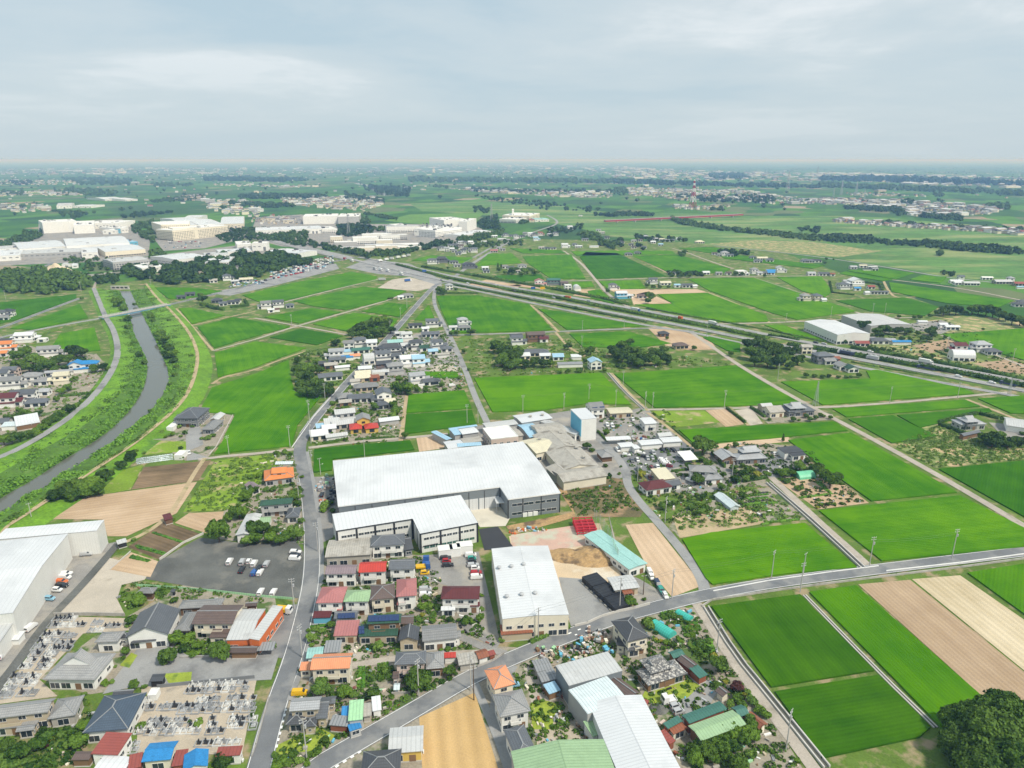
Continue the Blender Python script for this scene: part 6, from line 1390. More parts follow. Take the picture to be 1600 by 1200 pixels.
bld('long white walled barn with grey roof at the right edge',(1490,258),(1680,285),(1690,235),3.8,'gx','lgrey','w_white',0,**BN,pitch=.2)
# solar arrays on roofs
def solar(owner,label_,A,B,C,z0,z1,nx_,ny_):
 """panels lying on a roof slope: A near-left, B near-right at height z0, C far-right at z1"""
 a=Vector((*G(*q(A),z=z0),z0)); b_=Vector((*G(*q(B),z=z0),z0)); c=Vector((*G(*q(C),z=z1),z1)); u=(b_-a)/nx_; v=(c-b_)/ny_; n_=u.cross(v).normalized()*.12
 inv=Matrix.LocRotScale(owner.location,owner.rotation_euler,None).inverted()
 for i in range(nx_):
  for j in range(ny_):
   p=a+u*i+v*j; k0=p+u*.03+v*.03; m_=MB(); vv=[k0,k0+u*.94,k0+u*.94+v*.94,k0+v*.94]; vv=[x+n_*1.5 for x in vv]; cc=sum(vv,Vector((0,0,0)))/4
   m_.add([x-cc for x in vv]+[x-cc-n_ for x in vv],[(0,1,2,3),(0,4,5,1),(1,5,6,2),(2,6,7,3),(3,7,4,0)],'solar'); o=m_.build('solar_panel',owner,cc); o.matrix_parent_inverse=inv
by_lab={r[1]:r[0] for r in REG}
tile(400,900)
solar(by_lab['low shed with rows of solar panels on its grey roof'],'',(512,268),(620,262),(618,228),3.65,4.6,5,1)
solar(by_lab['large house with dark green roofs and solar panels on the upper slope'],'',(700,288),(895,280),(895,240),6.5,7.4,9,1)
solar(by_lab['large house with dark green roofs and solar panels on the upper slope'],'',(642,364),(678,362),(676,312),3.6,4.3,2,2)
tile(800,600)
solar(by_lab['two storey house with twin solar panels on grey roof behind the blue tower'],'',(500,152),(535,150),(530,122),6.5,7.4,2,1)
solar(by_lab['two storey house with twin solar panels on grey roof behind the blue tower'],'',(548,149),(580,147),(572,120),6.5,7.4,2,1)
tile(400,600)
bld('long two storey factory block with blue metal roof edges behind the huge white roof',(1190,350),(1225,340),(1200,270),4.2,'gy','sky','w_greyw',0,**OF_,pitch=.1)
bld('blue and white metal hall at the left end of the old factory group',(1240,320),(1290,312),(1270,270),4.4,'gx','sky','w_greyw',0,**OF_,pitch=.1)
bld('long sky blue roof strip at the back of the factory group',(1210,285),(1385,262),(1380,252),4.6,'gx','sky','w_greyw',0,**OF_,pitch=.1)
bld('white roofed hall inside the old factory group',(1290,315),(1395,300),(1385,265),4.8,'gx','white','w_greyw',0,**OF_,pitch=.08)
bld('pale flat roofed two storey block with green windows beside the huge roof',(1470,345),(1640,325),(1560,258),7.5,'flat','flatwhite','w_pinkw',2,name='office_block',cat='office building')
bld('low hall with dusty pink roof in front of the pale two storey block',(1300,372),(1420,355),(1390,325),4.0,'gx','asbestos','w_greyw',0,**OF_,pitch=.08)
bld('white low hall touching the huge white roof',(1200,405),(1310,390),(1290,345),4.2,'gx','whiteb','w_greyw',0,**OF_,pitch=.08)
bld('short blue roof touching the huge white roof',(1260,392),(1410,382),(1405,366),4.4,'shed','sky','w_greyw',0,**OF_)
bld('long grey roofed hall behind the pale two storey block',(1440,275),(1640,250),(1600,222),4.6,'gx','lgrey','w_greyw',0,**OF_,pitch=.08)
# ================================================================== OBJECTS
def T2(place,s,form='round',mat='dark',kind=None):
 """tree list as text: 'x,y,r[,mat[,form]] ...' with r = half width of the crown in tile units"""
 rows=[]
 for t in s.split():
  a=t.split(','); x,y,r=map(float,a[:3]); mt=a[3] if len(a)>3 and a[3] else mat; fm=a[4] if len(a)>4 else form
  mt={'m':'mid','l':'light','y':'yellow','r':'red','d':'dark'}.get(mt,mt); fm={'b':'bush','t':'tall','B':'big','f':'far','o':'round'}.get(fm,fm)
  px,py=q((x,y)); rows.append((x,y,r/TS/ppm(px,py),mt,fm))
 trees(place,rows)
tile(0,900)
T2('around the shrine pavilion','868,140,45,m 1088,150,30,m,b 775,150,15,m,b 915,150,10,l,b')
T2('between the temple halls','820,270,38,m 800,305,25,l,b 785,470,30,m 770,510,20,m,b 655,670,30,m,b 700,660,20,l,b 720,565,14,l,b 495,818,20,m,b 545,795,20,m,b 525,738,22,l,b')
T2('along the wall facing the temple court','1100,390,50,m 1180,380,48,m 1235,430,35,m 1150,450,42,d,b 1050,490,62,d 1370,460,68,d 1020,540,28,l,b 1210,490,30,m,b 1280,480,28,l,b 1330,495,24,m,b 1480,462,16,m,b')
T2('near the cemetery gate','835,678,32,d 905,690,22,m,b 860,870,22,m,b 880,935,36,l,b 905,745,16,m,b 800,1040,30,l,b 1240,915,34,l,b 1185,910,18,m,b 1575,870,22,d,b')
T2('in the garden at lower left','240,1040,55,m 110,1090,72,m 45,1060,42,d 300,1000,40,l 450,970,35,m,b 490,1030,58,m 430,1050,42,l,b 520,935,36,m 380,990,28,l,b 270,955,26,d,b 20,1130,40,l,b 150,1160,34,l,b 60,1175,60,l,b 320,1020,20,y,b 290,1060,20,r,b 1390,1150,55,d 1320,1190,30,m,b')
tile(400,900)
T2('behind the fence by the main road','345,385,36,l 372,330,30,l,b 470,300,26,d 410,345,26,l,b 330,340,20,m,b 440,400,22,m,b 350,430,22,l,b')
T2('in the garden beside the maroon roofed house','1060,135,26,l 1095,185,28,l,b 1040,190,32,m 1110,235,24,l,b 1135,190,26,l,b 1020,270,30,l,b 1105,280,26,m,b 1210,270,28,d,b 1265,275,20,m,b 1305,275,32,m 1355,285,28,m,b 1400,262,30,m 1412,205,20,l,b 1410,120,18,m,b 1170,260,20,d,b 1040,240,20,y,b 1140,130,20,m,b')
T2('in the inner courtyard','765,435,36,l 712,445,20,d,b 795,465,20,l,b 810,430,16,m,b 740,470,16,d,b')
T2('around the orange roofed cream house','400,690,62,l 300,683,14,d,b 550,722,52,m 610,740,34,l,b 470,720,24,l,b 500,740,26,m,b 275,590,16,m,b 600,500,12,m,b 470,690,18,l,b')
T2('beside the green net garden','730,720,50,m 690,760,30,d,b 770,760,26,m,b 820,590,44,l,b 790,560,30,l,b 780,640,26,m,b 830,620,26,m,b')
T2('in front of the large grey brown house','1005,640,84,d 1065,605,48,m 1210,590,42,d 1165,660,24,m,b 1272,580,14,d,b 1110,680,24,m,b 1070,700,26,m,b 1210,640,24,m,b 940,650,26,d,b 1250,610,18,l,b 1130,650,20,l,b')
T2('on the verge beside the village road','880,785,20,d,b 830,795,26,l,b 850,760,20,l,b 940,760,24,l,b 990,740,18,m,b 820,850,20,l,b 860,830,16,l,b 800,800,16,m,b')
T2('around the lawn at the bottom','430,1025,30,d 600,748,26,m,b 380,1095,42,m,b 235,1110,40,m,b 150,1150,48,m,b 120,1120,30,l,b 270,1150,36,l,b 330,1120,26,m,b 450,1040,16,l,b 190,1170,36,d,b 320,1175,26,m,b 500,1010,14,m,b 130,1190,40,m,b')
T2('at the gravel court corner','1535,400,26,l,b 1520,350,14,l,b 1290,350,16,l,b 1280,440,20,l,b 1200,455,26,m,b 1240,455,20,l,b 1160,462,18,m,b')
tile(800,900)
T2('in the grey house garden','740,155,38,m 825,145,18,m,b 690,180,18,l,b 700,145,16,d,b 775,175,14,m,b')
T2('in the vegetable garden with teal tunnels','860,300,50,l,b 830,290,30,m,b 1000,245,40,l,b 960,255,26,l,b 1045,260,26,l,b 1110,430,22,l,b 1050,400,32,m,b 1010,430,30,d,b 965,415,26,m,b 930,402,16,y,b 900,395,16,y,b 580,430,22,l,b 1180,430,40,l,b 1215,455,44,m,b 1160,470,34,m,b 1225,410,26,l,b 1200,500,26,l,b 1120,330,26,m,b 1150,320,22,l,b 1090,335,20,m,b 1130,365,24,m,b 1100,375,18,l,b 1155,360,16,m,b')
T2('at the lane corner by the dusty green shed','1290,545,62,d 1262,500,30,y,b')
T2('in the clipped garden beside the lane','1285,680,38,d,b 1335,660,20,y,b 1405,690,46,r 1455,740,20,y,b 1410,765,40,m,b 1500,775,48,l,b 1440,805,42,m,b 1545,835,40,m,b 1365,795,32,l,b 1590,865,40,m,b 1470,720,30,l,b 1370,720,24,m,b 1320,690,20,m,b')
T2('in the row in front of the pale green barn','1145,1125,56,m 1190,1050,52,m 1250,1022,60,m 1315,1002,58,m 1375,978,60,m 1435,952,58,m 1495,930,62,m 1230,1090,60,d 1305,1068,58,m 1375,1048,58,m 1440,1012,56,m 1505,975,50,m 1265,1135,42,m 1335,1115,42,m 1130,1070,46,d')
T2('in the plot below the barn','1420,1165,62,d 1480,1110,36,l,b 1380,1190,32,m,b 1330,1170,26,l,b 1460,1190,30,l,b 1440,1120,24,l,b 1175,1190,30,m,b')
T2('in the bottom right corner','3000,985,185,d,B 2800,905,105,m,B 3110,860,140,m,B 2815,1040,120,d,B 2935,1150,150,d,B 3110,1130,170,m,B 2905,840,85,m,o 2760,985,60,d,o 2985,800,70,m,o')
tile(0,600)
T2('in the thicket beside the river','350,690,55,d 425,662,60,d 500,630,64,d 572,620,64,m 612,652,50,m 390,640,44,m 460,700,40,m 540,670,44,m 655,562,50,d 640,525,26,d,b 590,590,30,m,b')
T2('on the slope near the river farm','755,505,34,d 815,450,38,d 850,420,22,m,b 700,540,18,m,b')
T2('in the river farm garden','1070,315,24,m,b 1155,305,20,m,b 1010,300,22,l,b 1035,330,16,m,b 1130,325,16,l,b 1205,262,18,l,b 1240,255,16,m,b 1365,262,24,l,b 1300,335,26,l,b 1335,320,20,m,b 1260,340,16,l,b 1120,265,22,l,b 1300,400,18,m,b')
T2('around the white workshop at the gravel lot','1362,920,76,m 1490,795,56,m 1435,820,40,m 1592,905,60,m 1545,975,42,l 1600,960,46,m')
T2('behind the mauve roofed house','1545,690,44,m 1585,655,36,m 1568,580,28,m,b 1520,730,14,d,b')
T2('in the hedge row below the levee road','20,345,38,m 70,340,38,d 120,330,40,m 170,318,40,d 220,295,42,m 262,262,36,m 300,235,34,d 345,205,36,m 385,185,30,m 430,155,38,d 470,135,30,m 60,205,30,d 120,195,30,m 180,185,30,m 240,180,26,d 520,110,26,m,b 550,85,22,m,b')
T2('in the plots beside the dirt path','1135,460,20,m,b 1130,400,18,d,b 900,430,16,l,b 1085,845,14,m,b 835,970,18,l,b 700,560,20,l,b')
tile(400,600)
T2('below the dark green hipped roof','20,905,62,d 110,915,46,m 180,950,40,m 255,930,50,l 150,970,40,m 215,905,30,l,b 90,960,40,m')
T2('between the garden and the main road','240,690,44,l 272,655,26,m 225,622,20,d,b 262,740,26,m 110,655,30,l,b 60,660,24,l,b 280,850,24,m 270,790,20,m,b 285,580,16,m,b 290,700,16,l,b 60,565,28,m,b 20,575,22,m,b 130,430,24,m,b 180,425,26,l,b 210,440,20,m,b')
T2('beside the storage yard of the huge roof','430,760,40,l,b 470,740,26,l,b 420,790,24,m,b 480,790,24,l,b')
T2('in the gardens of the village centre','930,320,24,m 735,322,20,d,b 600,180,22,l,b 560,175,26,m,b 525,170,24,m,b 500,205,24,l,b 640,190,22,m,b 680,175,16,l,b 720,182,18,d 770,180,16,d,b 745,140,26,l 860,200,28,l 885,160,28,m 900,220,20,l,b 940,15,48,m 890,40,28,m 960,60,22,m,b 610,290,18,m,b 700,245,14,m,b 800,210,20,m,b 1270,20,24,m,b 1180,30,20,m,b 1000,20,26,m,b 1060,40,20,m,b 560,345,20,m,b 480,120,24,m,b')
hedge([q((415,375)),q((560,350))],.8,1.4,'low clipped hedge in front of the white sheds in the village'); hedge([q((620,352)),q((720,345)),q((870,335))],.8,1.2,'low clipped hedge below the yellow house with red wings')
tile(800,600)
T2('beside the silver grey farmhouse','1195,378,66,d 1280,388,16,d 1400,375,24,m 1340,400,20,m,b')
T2('along the parking lot edge','810,560,30,y,t 795,545,20,m,t 590,298,24,m 660,262,16,m,b 470,380,30,d 500,410,24,d,b 585,512,18,d,b 612,570,18,m,b 670,560,14,m,b 1190,465,26,m 1225,490,28,m 1110,510,30,m 540,300,14,l,b 690,222,12,l,b 625,215,18,m,b 560,230,16,l,b 680,515,12,m,b')
T2('in the garden with the grey roofed white house','1160,590,42,d 1240,625,18,d,b 1310,640,30,l 1265,690,22,m 1195,702,26,m 1155,690,20,l 1030,690,14,m,b 1060,700,18,d 940,755,30,m 980,745,18,m 1010,738,22,m 1125,770,26,l 1180,795,32,l 1205,770,34,m 1220,800,24,l,b 1390,800,18,l,b 1445,695,30,m 1430,740,24,l,b 1360,632,20,m,b 1090,570,18,m,b 840,690,14,y,b 870,700,16,m,b')
T2('in front of the traditional farmhouse','1400,590,34,m 1445,555,30,m 1485,535,34,d 1560,520,26,m 1530,560,30,y 1320,560,26,m 1400,545,24,m 1460,585,26,l 1500,580,26,m 1385,520,28,d 1440,505,20,m 1530,505,20,l,b 1595,560,26,m')
hedge([q((1250,435)),q((1275,470)),q((1330,525))],1.2,2.2,'dark clipped hedge left of the traditional farmhouse'); hedge([q((1370,590)),q((1420,625))],1.2,2,'dark hedge at the corner of the farmhouse garden'); hedge([q((1440,615)),q((1590,590))],1.2,1.8,'clipped hedge in front of the farmhouse garden')
hedge([q((1340,155)),q((1460,245))],1.2,1.6,'hedge between two small pale plots behind the strip of rice'); hedge([q((1490,150)),q((1580,210))],1.2,1.8,'hedge at the right of the pale plot by the barns'); hedge([q((535,300)),q((595,360))],1,1.4,'short hedge beside the white car shelter'); hedge([q((995,550)),q((1090,540))],.8,1.2,'thin hedge below the parked maroon cars'); hedge([q((1000,275)),q((1130,385))],.6,1.0,'thin grassy hedge behind the storage units',mat='leaf_light')
tile(1200,600)
T2('around the garden plot with the mint tunnel','95,340,20,d,t 200,508,40,l 100,550,34,m 60,545,28,m,b 150,552,28,m 305,520,42,d 395,590,64,m 350,560,42,d 440,612,24,d,b 255,475,28,d 120,605,28,l,b 95,600,18,m,b 190,650,32,l,b 460,745,18,d,b 412,750,18,m,b 377,750,20,m,b 330,752,18,m,b 215,650,16,l,b 310,770,14,y,b')
T2('around the crossing farmhouse','160,215,22,l 265,215,22,m 392,205,18,m 240,195,20,m 300,205,20,m 350,200,16,l,b 10,220,16,l,b 195,225,14,l,b 330,190,20,d')
T2('around the hedged silver grey farmhouse','1470,212,24,m 1410,340,60,d 1350,330,40,m 1540,352,44,d 1500,372,34,m 1590,350,36,d 1440,320,42,m 1590,310,20,m,b 1460,350,36,d')
hedge([q((1065,245)),q((1180,215)),q((1310,190))],1.4,2.2,'dark hedge at the back left of the hedged farmhouse'); hedge([q((1065,258)),q((1140,285)),q((1240,322))],1.4,2.2,'dark hedge at the front left of the hedged farmhouse'); hedge([q((1320,190)),q((1440,220))],1.4,2,'dark hedge behind the hedged farmhouse'); hedge([q((1350,375)),q((1450,405))],1.4,2,'dark hedge below the trees of the hedged farmhouse'); hedge([q((1500,378)),q((1600,360))],1.4,2,'dark hedge at the right edge by the hedged farmhouse')
hedge([q((40,565)),q((180,545))],1.5,1.6,'curved dark hedge along the grey drive'); hedge([q((0,868)),q((195,850))],.8,.9,'dark tea like row in the vegetable plots',mat='crop'); hedge([q((0,750)),q((60,745))],.8,.8,'short green crop row beside the lane',mat='crop')
# crop rows in garden plots
def rows(label,lines,wd=.8,h=.45,mat='crop'):
 for i,(a,b_) in enumerate(lines): hedge([q(a),q(b_)],wd,h,f'{label}',mat=mat,dens=5,size=.2,name='crop_row',cat='crop row',group=label)
tile(0,600)
rows('green row of vegetables in the striped garden by the gravel lot',[((955,930),(1140,990)),((850,1012),(1035,1062)),((860,1022),(1040,1070)),((820,1075),(935,1108)),((812,1085),(930,1110))],1.2)
rows('white mulch film row in the river farm plot',[((850,470),(1080,440)),((850,480),(1080,450)),((850,490),(1080,460)),((855,500),(1085,470))],.8,.35,'r_film')
tile(1200,600)
rows('mossy green row in the garden with the mint tunnel',[((200,712),(375,690)),((300,612),(385,680)),((320,612),(395,690))],1.6)
tile(800,600)
rows('vegetable row in the plot left of the straight lane',[((1440,765),(1590,750)),((1440,755),(1580,742)),((1500,720),(1600,710)),((1420,690),(1500,730)),((1560,880),(1600,870)),((1470,700),(1600,690)),((1500,790),(1600,780))],1.4)
rows('black mulch strip in the plot left of the straight lane',[((1440,745),(1600,725)),((1500,825),(1600,812)),((1500,832),(1600,820)),((1480,690),(1600,675))],1.2,.15,'asphalt_black')
tile(800,900)
rows('vegetable row by the teal tunnels',[((1065,330),(1175,318)),((1070,345),(1180,330)),((1075,375),(1160,362)),((1100,295),(1160,300)),((930,240),(1050,225)),((930,255),(1050,240)),((940,268),(1040,260)),((1130,440),(1240,400)),((1140,455),(1250,415)),((1150,470),(1255,435)),((1160,485),(1262,450)),((1180,500),(1262,465))],1.3,.7)
tile(400,900)
rows('vegetable row in the courtyard garden',[((650,570),(645,700)),((672,570),(668,700)),((760,560),(830,550)),((760,575),(830,565)),((760,590),(830,580)),((340,320),(440,310)),((340,345),(440,335))],1.2,.5)
# ---- cars
tile(0,900)
cars('parked beside the white warehouse wall',(60,4),[(405,10,'white','van'),(385,35,'orange'),(388,58,'black'),(358,88,'white','kei'),(312,142,'lightblue','kei')],z=.2)
cars('by the small hut at the warehouse',(40,-32),[(192,322,'white','van')],z=.2)
cars('cut by the left edge below the warehouse annex',(20,-40),[(5,495,'white','wagon')],z=.2)
tile(0,600)
cars('parked at the inner corner of the white warehouse',(60,-4),[(540,1062,'silver','wagon')],z=.2)
cars('parked at the foot of the white warehouse wall',(60,-4),[(412,1186,'white','wagon')],z=.2)
cars('parked on the dark gravel lot',(34,-58),[(1435,1110,'white','van'),(1515,1112,'silver','van'),(1556,1108,'white','kei'),(1588,1122,'white','van'),(1512,1160,'black','wagon'),(1588,1176,'blue','wagon'),(1620,1150,'black','wagon'),(1665,1122,'silver','wagon'),(1625,1176,'white','wagon')])
tile(400,600)
cars('at the right edge of the dark gravel lot',(60,2),[(246,1048,'white','wagon'),(246,1068,'black','wagon'),(243,1090,'white','van')])
cars('parked in the yard below the office building',(60,-4),[(1185,1085,'black'),(1192,1106,'red','kei'),(1200,1130,'black'),(1342,1068,'white','van'),(1350,1090,'green','kei'),(1352,1110,'black','kei'),(1356,1130,'silver','wagon'),(1370,1150,'white','kei'),(1376,1178,'red','wagon'),(1380,1200,'white','wagon')])
cars('parked beside the blue trucks',(60,-3),[(1056,1180,'yellow','kei')])
trk(1062,1110,(10,-60),'blue',None,4.6,'small blue flatbed truck pointing away in the yard'); trk(1045,1142,(60,-4),'blue','yellow',5.5,'blue truck with a yellow crate load in the yard',boxh=.6)
cars('parked in the storage yard by the main road',(15,-50),[(402,652,'silver','van'),(412,690,'black','wagon')])
cars('parked at the village house with white gable',(50,-6),[(1225,8,'white','van')])
tile(400,900)
cars('parked at the bottom of the dark gravel lot',(24,-44),[(28,98,'white','wagon'),(108,100,'white','wagon')])
cars('parked beside the tree garden',(60,-5),[(1058,84,'silver','van'),(1058,112,'white','wagon'),(1378,6,'white','van')])
cars('parked in front of the silver grey roofed house',(50,-2),[(272,730,'yellow','van')])
trk(175,215,(60,6),'white','yellow',5.5,'small white truck with an orange yellow body beside the main road',boxh=1.2)
tile(800,900)
cars('parked in the drive beside the ploughed strip',(30,50),[(870,6,'white','kei'),(910,48,'navy','van'),(934,88,'green','wagon'),(958,122,'white','kei')])
cars('parked on the farm yard next to the gravel heap',(62,-18),[(1022,812,'silver','kei'),(1042,846,'silver','kei')])
trk(980,772,(-62,14),'white',None,4.2,'small white pickup truck on the farm lawn')
cars('parked by the blue roof shed at the far left of the factory hall',(50,-10),[(12,680,'lightblue','kei')])
tile(800,600)
cars('parked on the asphalt lot among the storage units',(55,6),[(715,441,'white'),(806,430,'white'),(832,452,'black'),(662,412,'white','van',(25,32)),(884,430,'silver','van',(25,35)),(945,412,'black','wagon',(30,16)),(975,411,'black','wagon',(30,16)),(1010,413,'black','wagon',(30,16)),(750,476,'grey','wagon',(20,35)),(785,475,'white','kei',(20,35)),(848,465,'silver','kei',(20,35)),(878,462,'silver','kei',(20,35)),(940,470,'white'),(950,480,'white'),(958,490,'white'),(968,498,'white'),(985,512,'maroon','kei'),(875,525,'maroon','kei',(30,25)),(912,519,'white','wagon',(25,35)),(786,530,'grey','kei',(10,40)),(862,584,'maroon','kei',(20,35)),(1055,450,'white','kei',(30,10))])
cars('in front of the grey roofed white house',(50,20),[(1112,600,'white','wagon')])
cars('parked in front of the store with cream roof',(30,40),[(755,222,'white','kei')]); cars('parked on the lawn by the tower block',(22,40),[(595,255,'white','van'),(627,260,'white','van')])
cars('parked at the end of the pale blue workshop',(26,44),[(862,1178,'white','van')])
tile(1200,600)
cars('in front of the dark roofed garage',(50,-4),[(206,462,'silver','wagon')]); cars('parked under trees at the left of the garage',(40,-4),[(48,436,'white','kei')])
tile(0,600)
cars('parked by the white hut below the river farm',(4,40),[(1182,430,'white','kei')])
# expressway traffic
tile(800,400)
trk(772,341,(100,20),'blue','white',11,'long lorry with white box and blue cab on the expressway',.65); trk(345,265,(-100,-16),'blue','orange',9,'lorry with orange box on the expressway',.65)
trk(1047,394,(-60,-12),'white','orange',6,'truck with small orange box on the expressway',.65); trk(1255,426,(100,20),'silver','white',9,'white box lorry on the expressway beyond the lane junction',.65); trk(478,291,(-100,-18),'white','silver',7,'pale lorry on the expressway near the blue house',.65)
tile(1200,400)
trk(485,612,(-100,-20),'white','navy',13,'long navy car carrier with white cab on the expressway',.65,2.0); trk(652,645,(-100,-20),'silver','silver',9,'grey tipper lorry on the expressway',.65); trk(985,705,(-100,-20),'navy',None,12,'navy lorry with long empty flat bed on the expressway',.65); trk(985,668,(100,20),'white','white',10,'white box lorry behind the median hedge',.65); trk(1500,806,(-100,-20),'navy',None,10,'dark lorry with flat bed near the right edge of the expressway',.65)
cars('driving on the expressway',(100,20),[(1400,795,'white'),(1180,712,'silver'),(1190,755,'white'),(300,545,'black'),(350,552,'silver'),(640,600,'white')],z=.65)
tile(640,240,5)
cars('driving on the left part of the expressway',(100,22),[(455,1015,'white'),(700,1050,'white'),(1125,1130,'silver'),(250,990,'silver'),(820,1075,'grey')],z=.65)
for x,y,c1,c2,l in ((965,1090,'blue','blue','blue signboard panel beside the expressway hedge'),(1038,1090,'yellow','yellow','yellow signboard panel beside the expressway hedge'),(115,950,'blue','blue','blue direction sign over the junction ramp')):
 gx,gy=G(*q((x,y))); e=empty('road_sign',gx,gy,R(10)); m_=MB(); m_.tube((0,0,0),(0,0,7),.15,.15,'metal_grey',6); m_.build('post',e); m_=MB(); m_.box(-2.6,-.2,4.6,2.6,-.05,7.4,'car_'+c1,True); m_.build('panel',e); reg(e,l,'sign')
# lorries waiting at the junction, used car lot
tile(320,240,5)
for x,y,c in ((1095,828,'red'),(1150,842,'white'),(1370,842,'white'),(1420,832,'white'),(1460,825,'silver'),(1510,815,'white'),(1555,808,'white'),(1590,800,'silver'),(1330,905,'silver'),(1375,912,'white'),(1430,920,'white'),(1535,945,'white')):
 trk(x,y,(100,-16) if y<900 and x>1300 else (100,24),'white' if c!='red' else 'silver',c,8.5,'box lorry queuing at the big junction with '+{'red':'red','white':'white','silver':'grey'}[c]+' body',.66,2.7)
trk(1385,985,(60,-3),'silver','silver',9,'silver lorry in the gravel lorry park',.1); tile(400,400); trk(950,155,(60,-6),'white','blue',9,'blue box lorry in the gravel lorry park',.1)
tile(320,240,5)
cl=('white','white','white','silver','silver','black','lightblue','white','red','grey','navy')
for j in range(9):
 for i in range(26):
  t_=i/25; x=520+t_*480+rnd.uniform(-3,3); y=(985-t_*105)-j*9.6+(0 if t_<.5 else 0);
  if j>6 and t_<.35 or (j<2 and t_>.9): continue
  if rnd.random()<.12: continue
  px,py=q((x,y)); gx,gy=G(px,py); car(gx,gy,R(70)+rnd.uniform(-.06,.06),rnd.choice(('wagon','kei','van','sedan')),rnd.choice(cl),f"parked car in row {('one','two','three','four','five','six','seven','eight','nine')[j]} of the used car lot",1,'cars packed in the used car lot')
for i in range(40):
 x=200+rnd.random()*300; y=1050-(x-200)*.12-rnd.random()*42; px,py=q((x,y)); gx,gy=G(px,py); car(gx,gy,R(rnd.choice((15,75))),rnd.choice(('wagon','kei','van')),rnd.choice(cl),"car on the repair yard left of the used car lot",1,'cars on the repair yard')
tile(0,240,5)
for i in range(60):
 x=1285+rnd.random()*290; y=690+int(rnd.random()*5)*12; px,py=q((x,y)); gx,gy=G(px,py,0);
 if i<34: car(gx,gy,R(80),rnd.choice(('wagon','kei')),rnd.choice(cl),"car in the parking lot in front of the tall cream factory block",1,'cars parked at the cream factory block')
# ---- graves
tile(0,900)
for i,(y,x0,x1,n) in enumerate(((272,340,470,5),(315,312,400,4),(312,420,530,4),(300,580,640,2),(318,650,750,4),(345,555,640,3),(372,268,380,4),(380,395,475,3),(415,240,340,4),(425,355,460,4),(455,215,280,3),(460,300,440,5),(495,190,250,2),(498,270,350,3),(535,165,225,2),(540,260,335,3),(572,130,195,3),(575,240,310,3),(635,75,150,3),(640,170,240,3),(675,50,120,3),(680,150,220,3),(715,20,90,3),(740,120,220,3),(755,0,70,3))):
 graves(f"in the cemetery behind the big grey temple roof, row {('nearest the gravel lot','in the upper part','in the middle part','in the lower part','nearest the long grey house')[min(4,i//6)]}",x0,y,x1,y-4,n,.05)
for i,(y,x0,x1,n) in enumerate(((690,1150,1330,5),(682,1350,1550,5),(725,1155,1330,5),(716,1350,1550,5),(782,1225,1400,5),(772,1420,1600,5),(828,985,1110,3),(820,1115,1330,6),(812,1350,1600,6),(850,1120,1330,5),(842,1340,1600,6),(915,925,1060,4),(910,1090,1170,3),(950,915,1050,4),(945,1060,1250,5),(985,910,1045,4),(980,1050,1250,5),(900,1310,1350,1),(940,1300,1350,2),(980,1290,1400,3),(1052,1225,1500,7),(790,900,950,2),(830,905,955,2),(975,850,900,2),(900,1545,1600,2),(950,1540,1595,2),(905,1440,1530,3),(940,1400,1520,4),(1060,830,870,1),(1100,780,860,2))):
 graves(f"in the cemetery right of the slate hall, {('row along the asphalt court','second row from the court','middle rows','lower rows','front row by the blue tarpaulin roofs')[min(4,i//6)]}",x0,y,x1,y-5,n,.05)
low_wall('cemetery_wall',[(985,700),(1150,682),(1590,640)],1.2,.2,'w_dkgrey','dark low wall between temple court and cemetery')
low_wall('cemetery_wall',[(340,248),(560,245),(780,250)],1.2,.2,'stone_wall','grey block wall between gravel lot and cemetery')
low_wall('garden_wall',[(1130,512),(1400,505),(1600,498)],.7,.4,'stone_wall','low stone wall beside the temple court')
low_wall('lot_fence',[(850,62),(1100,78),(1330,98),(1600,128),(1840,148)],.9,.08,'r_mint','green net fence along the bottom of the dark gravel lot','fence')
low_wall('retaining_wall',[(1575,1130),(1600,1060),(1680,760)],.6,.3,'stone_wall','low wall between the cemetery and the main road')
tile(0,600); low_wall('retaining_wall',[(1000,1100),(1150,995),(1270,940)],.9,.35,'concrete','white concrete kerb wall around the dark gravel lot')
low_wall('retaining_wall',[(690,1160),(815,1050)],.5,.25,'concrete','thin concrete edge left of the small tan field'); low_wall('block_wall',[(950,355),(1160,345),(1165,300)],.9,.2,'stone_wall','block wall round the river farm garden'); low_wall('retaining_wall',[(1455,195),(1350,395),(1310,440)],.4,.3,'concrete','pale kerb between the river farm and the rice')
# net fence beside the construction yard
tile(800,600)
e=empty('net_fence',*G(*q((520,860)))); P=[G(*q(p)) for p in ((512,868),(560,920),(610,1000),(640,1090),(660,1130))]; c=e.location
for i,p in enumerate(smooth(P,1)):
 m_=MB(); m_.tube((0,0,0),(0,0,7),.09,.07,'metal_grey',5); m_.build('post',e,(p[0]-c[0],p[1]-c[1],0))
m_=MB()
for a,b_ in zip(P[:-1],P[1:]):
 n_=12
 for k_ in range(n_+1):
  t_=k_/n_; x,y=a[0]+(b_[0]-a[0])*t_-c[0],a[1]+(b_[1]-a[1])*t_-c[1]; m_.tube((x,y,.2),(x,y,6.6),.022,.022,'r_mint',3)
 for z in [.3+.45*i for i in range(15)]: m_.tube((a[0]-c[0],a[1]-c[1],z),(b_[0]-c[0],b_[1]-c[1],z),.022,.022,'r_mint',3)
m_.build('net',e); reg(e,'tall green safety net fence along the construction yard','fence')
heap('soil_heap',545,1072,13,8.5,3.4,'soil_pile','brown excavated soil heap in the construction yard','soil heap',30,3,.25)
heap('soil_heap',350,1075,10,6,1.2,'soil_pile','flat orange soil spread left of the soil heap','soil heap',22,5,-.2)
e=empty('stacked_steel_frames',*G(*q((452,905)))); e.rotation_euler=(0,0,R(6))
